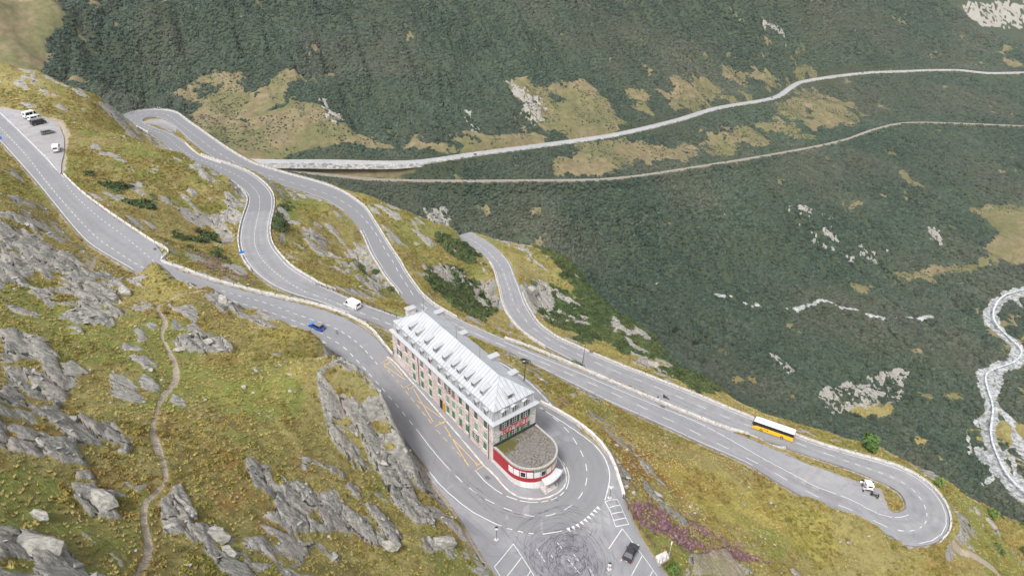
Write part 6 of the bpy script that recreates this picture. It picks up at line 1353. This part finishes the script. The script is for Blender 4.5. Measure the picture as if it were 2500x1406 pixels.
def stone(seed,fl=.55,el=1.):
    g=np.random.default_rng(seed); bm=bmesh.new(); P=g.normal(size=(15,3)); P/=np.linalg.norm(P,axis=1)[:,None]; P*=g.uniform(.75,1.,(15,1)); P*=[.5*el,.5,.5*fl]; P[:,2]+=.14*fl
    for p in P: bm.verts.new(p)
    bmesh.ops.convex_hull(bm,input=bm.verts[:]); bmesh.ops.delete(bm,geom=[v for v in bm.verts if not v.link_faces],context='VERTS')
    bmesh.ops.bevel(bm,geom=bm.edges[:],offset=.03,segments=1,affect='EDGES'); bmesh.ops.triangulate(bm,faces=bm.faces[:]); bm.verts.index_update()
    return np.array([v.co[:] for v in bm.verts]),np.array([[v.index for v in f.verts] for f in bm.faces])
def gn_scatter(name,proto,pts,scl,rotz,mat,extra=None,rot=None,nrm_smooth=False):
    """one mesh holds the prototype and the points; nodes put the prototype on the points"""
    pv,pf=proto; n0=len(pv); n=len(pts)
    me=bpy.data.meshes.new(name); k=pf.shape[1]
    V_=np.vstack([pv,pts]).astype(np.float32); me.vertices.add(len(V_)); me.vertices.foreach_set('co',V_.ravel()); me.loops.add(pf.size); me.loops.foreach_set('vertex_index',pf.astype(np.int32).ravel()); me.polygons.add(len(pf)); me.polygons.foreach_set('loop_start',np.arange(0,pf.size,k,dtype=np.int32)); me.update(calc_edges=True)
    def at(nm,ty,f,v): a=me.attributes.new(nm,ty,'POINT'); a.data.foreach_set(f,np.asarray(v,np.float32).ravel())
    sc=np.ones((n0+n,3)); sc[n0:]=scl if np.ndim(scl)==2 else np.repeat(np.asarray(scl)[:,None],3,1); at('iscale','FLOAT_VECTOR','vector',sc)
    ro=np.zeros((n0+n,3)); 
    if rot is not None: ro[n0:]=rot
    ro[n0:,2]=rotz; at('irot','FLOAT_VECTOR','vector',ro)
    isp=np.zeros(n0+n); isp[n0:]=1; at('isp','FLOAT','value',isp)
    ex=np.zeros(n0+n); ex[n0:]=rng.random(n) if extra is None else extra; at('tone','FLOAT','value',ex)
    o=bpy.data.objects.new(name,me); COL.objects.link(o); me.materials.append(mat)
    ng=bpy.data.node_groups.new('scatter','GeometryNodeTree'); ng.interface.new_socket('Geometry',in_out='INPUT',socket_type='NodeSocketGeometry'); ng.interface.new_socket('Geometry',in_out='OUTPUT',socket_type='NodeSocketGeometry')
    gi=ng.nodes.new('NodeGroupInput');go=ng.nodes.new('NodeGroupOutput'); sepg=ng.nodes.new('GeometryNodeSeparateGeometry'); sepg.domain='POINT'
    def na_(nm,ty): q=ng.nodes.new('GeometryNodeInputNamedAttribute'); q.data_type=ty; q.inputs['Name'].default_value=nm; return q.outputs['Attribute']
    cmp=ng.nodes.new('FunctionNodeCompare'); cmp.operation='GREATER_THAN'; cmp.inputs[1].default_value=.5; ng.links.new(na_('isp','FLOAT'),cmp.inputs[0])
    ng.links.new(gi.outputs[0],sepg.inputs['Geometry']); ng.links.new(cmp.outputs[0],sepg.inputs['Selection'])
    iop=ng.nodes.new('GeometryNodeInstanceOnPoints'); ng.links.new(sepg.outputs['Selection'],iop.inputs['Points']); ng.links.new(sepg.outputs['Inverted'],iop.inputs['Instance'])
    e2r=ng.nodes.new('FunctionNodeEulerToRotation'); ng.links.new(na_('irot','FLOAT_VECTOR'),e2r.inputs[0]); ng.links.new(e2r.outputs[0],iop.inputs['Rotation']); ng.links.new(na_('iscale','FLOAT_VECTOR'),iop.inputs['Scale'])
    ng.links.new(iop.outputs[0],go.inputs[0]); md=o.modifiers.new('scatter','NODES'); md.node_group=ng; o['kind']='stuff'; return o
def foliage_mat(name,cols,big=.02,sub=.15):
    m,nt,b=newmat(name); P_=pos(nt); a=N(nt,'ShaderNodeAttribute',attribute_type='INSTANCER',attribute_name='tone'); t=a.outputs['Fac']
    c=mix(nt,ramp(nt,t,.0,1.),cols[0],cols[1]); c=mix(nt,ramp(nt,noise(nt,big,4,.6,P_),.42,.62),c,mix(nt,t,cols[2],cols[3])); c=mix(nt,ramp(nt,noise(nt,2.,3,.6,P_),.35,.7,0,.5),c,tuple(x*1.5 for x in cols[1]))
    rr2=N(nt,'ShaderNodeObjectInfo'); c=mix(nt,ramp(nt,rr2.outputs['Random'],.0,.5,.55,0),c,tuple(x*.35 for x in cols[0])); c=mix(nt,ramp(nt,rr2.outputs['Random'],.8,1.,0,.5),c,tuple(x*1.7 for x in cols[1]))
    nt.links.new(c,b.inputs['Base Color']); b.inputs['Roughness'].default_value=.8; b.inputs['Specular IOR Level'].default_value=.2
    return m
def cand(n,rlo,rhi,azl=66,power=1.):
    u=rng.random(n); r_=np.sqrt(rlo**2+u*(rhi**2-rlo**2)); a=np.radians(rng.uniform(-azl,azl,n)); return r_*np.sin(a),r_*np.cos(a)
def seen(x,y,z,m=60):
    px,py=prj(x,y,z); return (px>-m-200)&(px<2700+m)&(py>-m-150)&(py<1500+m)
# far alder scrub
M_SC=foliage_mat('alder_leaves',[(.024,.041,.031),(.053,.076,.052),(.052,.056,.044),(.100,.097,.070)],.0055)
x,y=cand(900000,470,2150,50); rr_=np.hypot(x,y); keep_=rng.random(len(x))<np.clip((620/rr_)**1.25,0,1.); x,y,rr_=x[keep_],y[keep_],rr_[keep_]
b_=samp(BRall,x,y); px_,py_=prj(x,y,samp(HF,x,y)); k_=(b_>rng.uniform(.15,.75,len(b_)))&(samp(GRAV,x,y)<.3)&seen(x,y,samp(HF,x,y)); x,y,rr_=x[k_],y[k_],rr_[k_]
for Lw,w_ in ((VR,8),(RW,5)):
    D=np.full(len(x),1e9)
    for i in range(0,len(Lw)): D=np.minimum(D,np.hypot(x-Lw[i,0],y-Lw[i,1]))
    kk=D>w_-1.2; x,y,rr_=x[kk],y[kk],rr_[kk]
dr_=np.full(len(x),1e9)
for i in range(0,len(VR)): dr_=np.minimum(dr_,np.hypot(x-VR[i,0],y-VR[i,1]))
z=samp(HF,x,y); n=len(x); print('alder',n); cl=fbm(x/40,y/40,3,5); s=(2.9+rr_*.0016)*(.6+.75*rng.random(n)**1.3)*(.7+.6*cl)*np.clip(dr_/20,.6,1)*.92
tone=np.clip(fbm(x/130,y/130,5,99,.62)*2.2-.75+rng.normal(0,.16,n),0,1)
i1=rng.random(n)<.5
for j,msk in enumerate((i1,~i1)):
    S3=np.c_[s,s,s*1.05][msk]; gn_scatter('alder_scrub',puff(3+j*7,5,2,1.15),np.c_[x,y,z-.25*s][msk],S3,rng.uniform(0,6.3,msk.sum()),M_SC,tone[msk])
# scattered bushes in the clearings
x,y=cand(160000,470,1600,50); b_=samp(BRall,x,y); k_=(b_<.4)&(samp(GRAV,x,y)<.2)&(samp(EXB,x,y)<.1)&seen(x,y,samp(HF,x,y))&(fbm(x/35,y/35,4,7)>.44)&(rng.random(len(x))<.8); x,y=x[k_],y[k_]; px_,py_=prj(x,y,samp(HF,x,y)); k_=(px_>200)&~((px_>2380)&(py_>520)&(py_<640)); x,y=x[k_],y[k_]; n=len(x); print('sparse',n)
gn_scatter('scattered_bushes',puff(29,4,2),np.c_[x,y,samp(HF,x,y)-.3],rng.uniform(1.3,3.2,n),rng.uniform(0,6.3,n),M_SC)
# near brush
M_NB=foliage_mat('green_alder_near',[(.04,.065,.028),(.085,.12,.045),(.07,.085,.035),(.12,.14,.055)],.05)
x,y=cand(420000,40,470); b_=samp(BRall,x,y); k_=(b_>rng.uniform(.2,.8,len(b_)))&(samp(DEF,x,y)>1.8)&seen(x,y,samp(HF,x,y)); x,y=x[k_],y[k_]; n=len(x); print('near brush',n)
n=min(n,14000); x,y=x[:n],y[:n]; s=rng.uniform(.9,2.3,n)
for j in range(2): gn_scatter('near_brush',blob('b',150,20+j,leaf=.26),np.c_[x,y,samp(HF,x,y)-.2*s][j::2],s[j::2],rng.uniform(0,6.3,len(s[j::2])),M_NB)
# dwarf shrubs on the grass
M_DS=foliage_mat('dwarf_shrub',[(.15,.15,.035),(.28,.24,.065),(.18,.12,.045),(.30,.19,.06)],.06)
x,y=cand(1100000,30,420); h_=samp(HF,x,y); ok=seen(x,y,h_)&(samp(RM,x,y)<.25)&(samp(GRAV,x,y)<.2)&(samp(BRall,x,y)<.5)&(samp(DEF,x,y)>.9); x,y,h_=x[ok],y[ok],h_[ok]; dsn=fbm(x/12,y/12,5,43,.62); px_,py_=prj(x,y,h_)
rgt=((px_>1300)&(py_>900)); q=rng.random(len(x))<np.clip((dsn-.46)*4.2,0,.55)*np.where(rgt,1.6,.7); x2,y2,z2,p2=x[q],y[q],h_[q],px_[q]; n=min(len(x2),60000); print('dwarf',len(x2)); x2,y2,z2=x2[:n],y2[:n],z2[:n]; s=rng.uniform(.25,.8,n)
tn=np.clip(fbm(x2/12,y2/12,4,8)*1.3-.2+rng.normal(0,.15,n),0,1)
for j in range(2): gn_scatter('dwarf_shrubs',blob('b',60,40+j,.55,.34),np.c_[x2,y2,z2-.1*s][j::2],s[j::2],rng.uniform(0,6.3,len(s[j::2])),M_DS,tn[j::2])
# grass tussocks
M_GT=foliage_mat('grass_blades',[(.20,.18,.05),(.34,.28,.09),(.24,.17,.07),(.38,.31,.15)],.07)
q=rng.random(len(x))<.34*np.clip(230/np.hypot(x,y),0,1.3); x3,y3,z3=x[q],y[q],h_[q]; n=min(len(x3),190000); print('grass',len(x3)); x3,y3,z3=x3[:n],y3[:n],z3[:n]; s=rng.uniform(.2,.55,n); tn=np.clip(fbm(x3/9,y3/9,4,18)*1.3-.2+rng.normal(0,.15,n),0,1)
for j in range(2): gn_scatter('grass_tussocks',tuft(14,60+j,.8,.8,.22),np.c_[x3,y3,z3][j::2],s[j::2],rng.uniform(0,6.3,len(s[j::2])),M_GT,tn[j::2])
# heather
M_HE=foliage_mat('heather_blossom',[(.17,.10,.10),(.29,.15,.22),(.20,.14,.10),(.34,.18,.28)],.1)
hv2=samp(HEA,x,y); q=(rng.random(len(x))<hv2*.9*sst(fbm(x/3.5,y/3.5,4,66),.33,.58)); x4,y4,z4=x[q],y[q],h_[q]; n=min(len(x4),9000); print('heather',len(x4)); gn_scatter('heather',tuft(22,77,.8,.5,.14),np.c_[x4,y4,z4][:n],rng.uniform(.4,.9,n),rng.uniform(0,6.3,n),M_HE)
# rock: angular slabs on the outcrops, stones on the grass
def rockm(name,a=(.20,.19,.17),c=(.43,.41,.375)):
    m,nt,b=newmat(name); P_=pos(nt); v=N(nt,'ShaderNodeMapping'); v.inputs['Rotation'].default_value=(.4,.5,2.3); v.inputs['Scale'].default_value=(.8,1.8,1.6); nt.links.new(P_,v.inputs[0])
    at=N(nt,'ShaderNodeAttribute',attribute_type='INSTANCER',attribute_name='tone'); q=mix(nt,ramp(nt,noise(nt,1.4,7,.7,v.outputs[0]),.3,.7),a,c); q=mix(nt,mth(nt,'MULTIPLY',at.outputs['Fac'],.5),q,(.44,.42,.39)); q=mix(nt,ramp(nt,noise(nt,.9,6,.7,P_),.5,.7,0,.6),q,(.36,.38,.29)); q=mix(nt,ramp(nt,noise(nt,3.3,5,.7,P_),.55,.72,0,.7),q,(.12,.115,.105))
    nt.links.new(q,b.inputs['Base Color']); b.inputs['Roughness'].default_value=.95; b.inputs['Specular IOR Level'].default_value=.2; bump(nt,b,noise(nt,3,6,.7,v.outputs[0]),.6,.12); return m
M_RK=rockm('lichen_gneiss')
x,y=cand(200000,30,450); h_=samp(HF,x,y); q=seen(x,y,h_)&(samp(RM,x,y)>.75)&(samp(DEF,x,y)>1.)&(rng.random(len(x))<.2); x5,y5,z5=x[q],y[q],h_[q]; n=min(len(x5),7000); print('slabs',len(x5)); x5,y5,z5=x5[:n],y5[:n],z5[:n]
s=rng.lognormal(-.15,.5,n).clip(.3,2.2); S3=np.c_[s*1.6,s*.9,s*rng.uniform(.22,.5,n)]; rt=np.c_[rng.normal(.25,.22,n),rng.normal(.3,.22,n),np.zeros(n)]
for j in range(4): gn_scatter('rock_slabs',stone(100+j,.7,1.3),np.c_[x5,y5,z5-.15*s][j::4],S3[j::4],(rng.normal(2.35,.35,n))[j::4],M_RK,rot=rt[j::4])
x,y=cand(260000,30,450); h_=samp(HF,x,y); fb=fbm(x/14,y/14,4,63); q=seen(x,y,h_)&(samp(DEF,x,y)>.8)&(samp(RM,x,y)<.6)&(rng.random(len(x))<np.clip((fb-.52)*.6,0,.08)+.004); x6,y6,z6=x[q],y[q],h_[q]; n=min(len(x6),2600); print('stones',len(x6)); s=rng.lognormal(-.75,.5,n).clip(.2,1.4)
for j in range(3): gn_scatter('scattered_stones',stone(130+j,.6),np.c_[x6[:n],y6[:n],z6[:n]][j::3],s[j::3],rng.uniform(0,6.3,len(s[j::3])),M_RK)
# far scree
x,y=cand(120000,470,1700,50); h_=samp(HF,x,y); q=seen(x,y,h_)&(samp(RM,x,y)>.6)&(rng.random(len(x))<.5); n=min(q.sum(),3000); x,y,h_=x[q][:n],y[q][:n],h_[q][:n]; print('scree',n)
gn_scatter('scree',stone(150,.7),np.c_[x,y,h_],rng.uniform(1.2,4.5,n),rng.uniform(0,6.3,n),rockm('pale_scree',(.20,.19,.175),(.38,.36,.33)))
# ------------------------------------------------------------------ single boulders, trees and bushes
def rock_mesh(name,px,py,wid,asp,hgt,yaw,seed,label,cat='boulder',group=None,sub=3,mat=None):
    x,y,z=on_ground(px,py); g=np.random.default_rng(seed); bm=bmesh.new(); P=g.normal(size=(22,3)); P/=np.linalg.norm(P,axis=1)[:,None]; P*=g.uniform(.8,1,(22,1)); P*=[wid/2,wid*asp/2,hgt*.62]
    for p in P: bm.verts.new(p)
    bmesh.ops.convex_hull(bm,input=bm.verts[:]); bmesh.ops.delete(bm,geom=[v for v in bm.verts if not v.link_faces],context='VERTS'); bmesh.ops.triangulate(bm,faces=bm.faces[:]); bmesh.ops.subdivide_edges(bm,edges=bm.edges[:],cuts=sub,use_grid_fill=True)
    V_=np.array([v.co[:] for v in bm.verts]); q=V_*1.; d=(fbm(q[:,0]/.9+seed,q[:,1]/.9+q[:,2]*.8,4,seed)-.5)*.28+(-np.abs(fbm(q[:,0]/1.8+q[:,2]+seed*3,q[:,1]/.7,3,seed+1)-.5)*.5); nrm=V_/(np.linalg.norm(V_,axis=1)[:,None]+1e-6)
    for v,dd,nn_ in zip(bm.verts,d*min(1.2,wid*.3),nrm): v.co+=Vector(nn_*dd)
    me=bpy.data.meshes.new(name); bm.to_mesh(me); bm.free(); o=bpy.data.objects.new(name,me); COL.objects.link(o); me.materials.append(mat or M_RK); o.location=(x,y,z+hgt*.12); o.rotation_euler=(g.uniform(-.12,.12),g.uniform(-.1,.2),yaw); tag(o,label,cat,group); return o
BD=[(500,838,5.4,.6,1.5,.2,'pale boulder topping the slabs beside the footpath'),(440,853,4.5,.45,.7,.1,'flat pale slab where the footpath reaches the boulder pile'),(530,856,3.6,.4,.6,.1,'thin flat slab under the pale boulder pile'),(625,905,2.,.6,.9,-.5,'light boulder in the grass right of the boulder pile'),(706,915,1.9,.5,.7,-.4,'pointed light rock halfway between the footpath and the road'),(395,928,1.3,.7,.5,0,'small flat stone left of the footpath'),
(240,1222,8.4,.5,2.0,-.35,'long dark banded boulder left of the footpath bend'),(97,1258,4.,.4,.9,-.4,'pale lozenge-shaped rock in the grass at lower left'),(440,1232,4.6,.8,2.4,-.2,'rounded grey boulder right of the footpath bend'),(452,1265,4.6,.8,2.4,.3,'lower rounded boulder leaning on the one at the footpath bend'),(520,1310,7.5,.45,1.9,-.1,'broad grey boulder below the two at the footpath bend'),(415,1288,3.,.7,1.2,.4,'smaller boulder tucked at the left of the rounded pair'),
(548,742,6.5,.6,3.6,-.7,'large grey crag at the tip of the grassy spur by the road'),(560,1352,4.2,.6,1.6,-.2,'grey boulder at the bottom edge left of the cliff'),(955,1332,5.2,.6,1.9,-.3,'striped boulder in the grass below the cliff'),(1085,1330,6.2,.7,3.2,.3,'bulky pale boulder at the foot of the cliff'),(275,1072,4.4,.5,1.5,-.8,'pointed slab in the grass at centre left'),
(90,1335,9.5,.5,2.4,-.1,'long weathered boulder at the bottom left corner'),(305,715,7.,.5,2.6,-.7,'dark rounded end of the rock rib above the spur'),(20,640,6.,.7,2.6,-.4,'greenish slab at the left edge below the upper road'),(1595,892,7.,.7,3.2,-.4,'round grassy-topped rock beyond the lowest road tier'),(1300,715,9.,.7,5.5,-.5,'big pale crag above the lowest road tier'),(1385,738,5.,.7,3.4,-.5,'smaller crag right of the big pale one'),
(1528,1190,1.8,.8,1.2,0,'square stone under the wall at the hotel bend'),(1548,1205,1.7,.9,1.1,.5,'rounded stone just right of the square one under the wall'),(1505,1088,1.8,.7,1.,.3,'grey stone in the grass below the hotel bend'),(1530,1100,1.6,.8,.9,.8,'second grey stone in the grass below the hotel bend'),(1532,1146,1.3,.7,.8,.2,'small stone on the slope beside the wall'),(2290,1308,1.,.7,.6,0,'pale stone at the end of the lower hairpin wall'),
(2070,1325,1.6,.7,1.,.4,'white stone low on the golden slope, left of a pair'),(2052,1323,1.3,.7,.8,.1,'white stone at the left of the lower group on the golden slope'),(1882,1228,1.5,.7,1.,.6,'white pointed stone in the middle of the golden slope'),(1893,1236,1.2,.7,.8,.2,'smaller white stone beside the pointed one'),(1812,1207,1.5,.5,1.,.6,'forked white stone on the upper golden slope'),(2120,1310,1.6,.6,.8,.2,'lone flat pale stone left of the lower hairpin')]
for i,(px,py,w_,a_,h__,yw,lab) in enumerate(BD): rock_mesh('boulder',px,py,w_*.8,a_,h__,yw,300+i,lab)
def leafy(name,px,py,h,w_,label,cat,cols,nleaf,conif=False,trunk=True):
    x,y,z=on_ground(px,py); r=empty(name,(x,y,z),0,label,cat); g=np.random.default_rng(int(px)); vs=[];fs=[]
    for i in range(nleaf):
        if conif:
            t=g.uniform(.08,1)**.85; rad=w_/2*(1-t)*(.75+.5*g.random())+.1; a=g.uniform(0,6.3); p=np.array([rad*math.cos(a)*g.uniform(.5,1),rad*math.sin(a)*g.uniform(.5,1),t*h-.12*rad]); nm=np.array([math.cos(a),math.sin(a),.9])
        else:
            c=g.normal(size=3); c/=np.linalg.norm(c); lob=1+.28*math.sin(3*c[0]+px)+.2*math.cos(5*c[1]+2*c[2]); p=c*[w_/2,w_/2,h*.42]*lob*g.uniform(.55,1.)+[0,0,h*.56]; nm=c
        nm=nm+g.normal(size=3)*.5; nm/=np.linalg.norm(nm); a1=np.cross(nm,[.2,.3,1]); a1/=np.linalg.norm(a1); b1=np.cross(nm,a1); s_=h*.055*g.uniform(.6,1.3)+.05; k=len(vs); an=g.uniform(0,6)
        for q in range(4): vs.append(p+(a1*math.cos(an+q*1.57)+b1*math.sin(an+q*1.57))*s_)
        fs.append((k,k+1,k+2,k+3))
    m_,nt_,b_2=newmat('tree_leaves'); nt_.links.new(mix(nt_,ramp(nt_,noise(nt_,1.2,4,.6,objc(nt_)),.35,.65),cols[0],cols[1]),b_2.inputs['Base Color']); b_2.inputs['Roughness'].default_value=.8
    mesh_obj('crown',vs,fs,m_,r); mb=MB(); mb.tube((0,0,-.3),(0,0,h*.75),h*.025+.03,7,h*.01)
    for a in range(4): mb.tube((0,0,h*(.2+.1*a)),(w_*.25*math.cos(a*1.7),w_*.25*math.sin(a*1.7),h*(.4+.1*a)),h*.012+.01,5,.01)
    mb.obj('trunk',M_WOOD,r)
leafy('round_tree',2119,1098,5.6,5.,'bright green round tree at the rim beyond the bus','tree',((.05,.10,.02),(.11,.19,.04)),1300)
leafy('shrub',2288,1186,2.6,3.,'bright green bush at the rim right of the lower hairpin','bush',((.09,.15,.03),(.16,.24,.06)),420)
leafy('shrub',2420,1262,2.8,3.2,'bright green bush further right along the same rim','bush',((.09,.15,.03),(.16,.24,.06)),420)
leafy('shrub',1280,888,1.5,2.6,'dark bush behind the hotel roof beside the shorter lamp post','bush',((.03,.05,.03),(.06,.085,.05)),500)
leafy('shrub',1404,888,1.1,3.8,'green bush on the verge left of the tall lamp post','bush',((.06,.12,.03),(.12,.2,.06)),520)
leafy('shrub',1640,1400,2.2,3.,'green shrub below the lookout platform','bush',((.06,.11,.02),(.12,.19,.04)),420)
for px,py,h,lab in ((1645,795,13,'lone dark conifer at left in the valley scrub'),(1697,828,17,'tallest lone conifer in the valley scrub'),(1792,790,12,'lone conifer right of the tallest one in the valley scrub'),(1713,872,13,'pale conifer below the tallest one in the valley scrub'),(2230,965,11,'small conifer on the rocky rib in the valley'),(2155,985,11,'small conifer in the scrub left of the rocky rib')):
    leafy('conifer',px,py,h,h*.5,lab,'conifer',((.03,.055,.03),(.06,.09,.045)),700,True)
leafy('conifer',2090,1010,9,7,'broad dark conifer above the round green tree','conifer',((.03,.055,.03),(.06,.09,.045)),600,True) if False else None
# ------------------------------------------------------------------ light
W=bpy.data.worlds.new('World'); S.world=W; W.use_nodes=True; wn=W.node_tree; bg=wn.nodes['Background']
sky=wn.nodes.new('ShaderNodeTexSky'); sky.sky_type='NISHITA'; sky.sun_disc=False
EL,AZS=math.radians(56),math.radians(-152)
sky.sun_elevation=EL; sky.sun_rotation=AZS; sky.dust_density=4.; sky.air_density=1.; sky.ozone_density=1.
hs=wn.nodes.new('ShaderNodeHueSaturation'); hs.inputs['Saturation'].default_value=.18; wn.links.new(sky.outputs[0],hs.inputs['Color']); wn.links.new(hs.outputs[0],bg.inputs[0]); bg.inputs[1].default_value=.118
sd_=bpy.data.lights.new('sun','SUN'); sd_.energy=1.35; sd_.angle=math.radians(11); sd_.color=(1,.97,.93)
so=bpy.data.objects.new('sun',sd_); COL.objects.link(so); so.rotation_euler=(math.radians(38),0,math.radians(-30)) 
d=Vector((math.sin(AZS)*math.cos(EL),math.cos(AZS)*math.cos(EL),math.sin(EL))); so.rotation_euler=d.to_track_quat('Z','Y').to_euler()
S.view_settings.view_transform='Standard'; S.view_settings.look='None'; S.view_settings.gamma=1; S.view_settings.exposure=1.0
S.render.engine='CYCLES'; S.render.resolution_x=1024; S.render.resolution_y=575

# air
hz=mesh_obj('haze',*(lambda m:(m.v,m.f))(MB().box(-1900,2300,-260,3600,float(HF.min())-4,max(float(HF.max()),CH)+6))); tag(hz,kind='stuff')
m=bpy.data.materials.new('haze_air'); m.use_nodes=True; nt=m.node_tree; nt.nodes.clear(); out=nt.nodes.new('ShaderNodeOutputMaterial'); pv_=nt.nodes.new('ShaderNodeVolumePrincipled'); pv_.inputs['Color'].default_value=(.93,.96,1,1); pv_.inputs['Density'].default_value=.00004; pv_.inputs['Anisotropy'].default_value=.2; nt.links.new(pv_.outputs[0],out.inputs['Volume']); hz.data.materials.append(m)
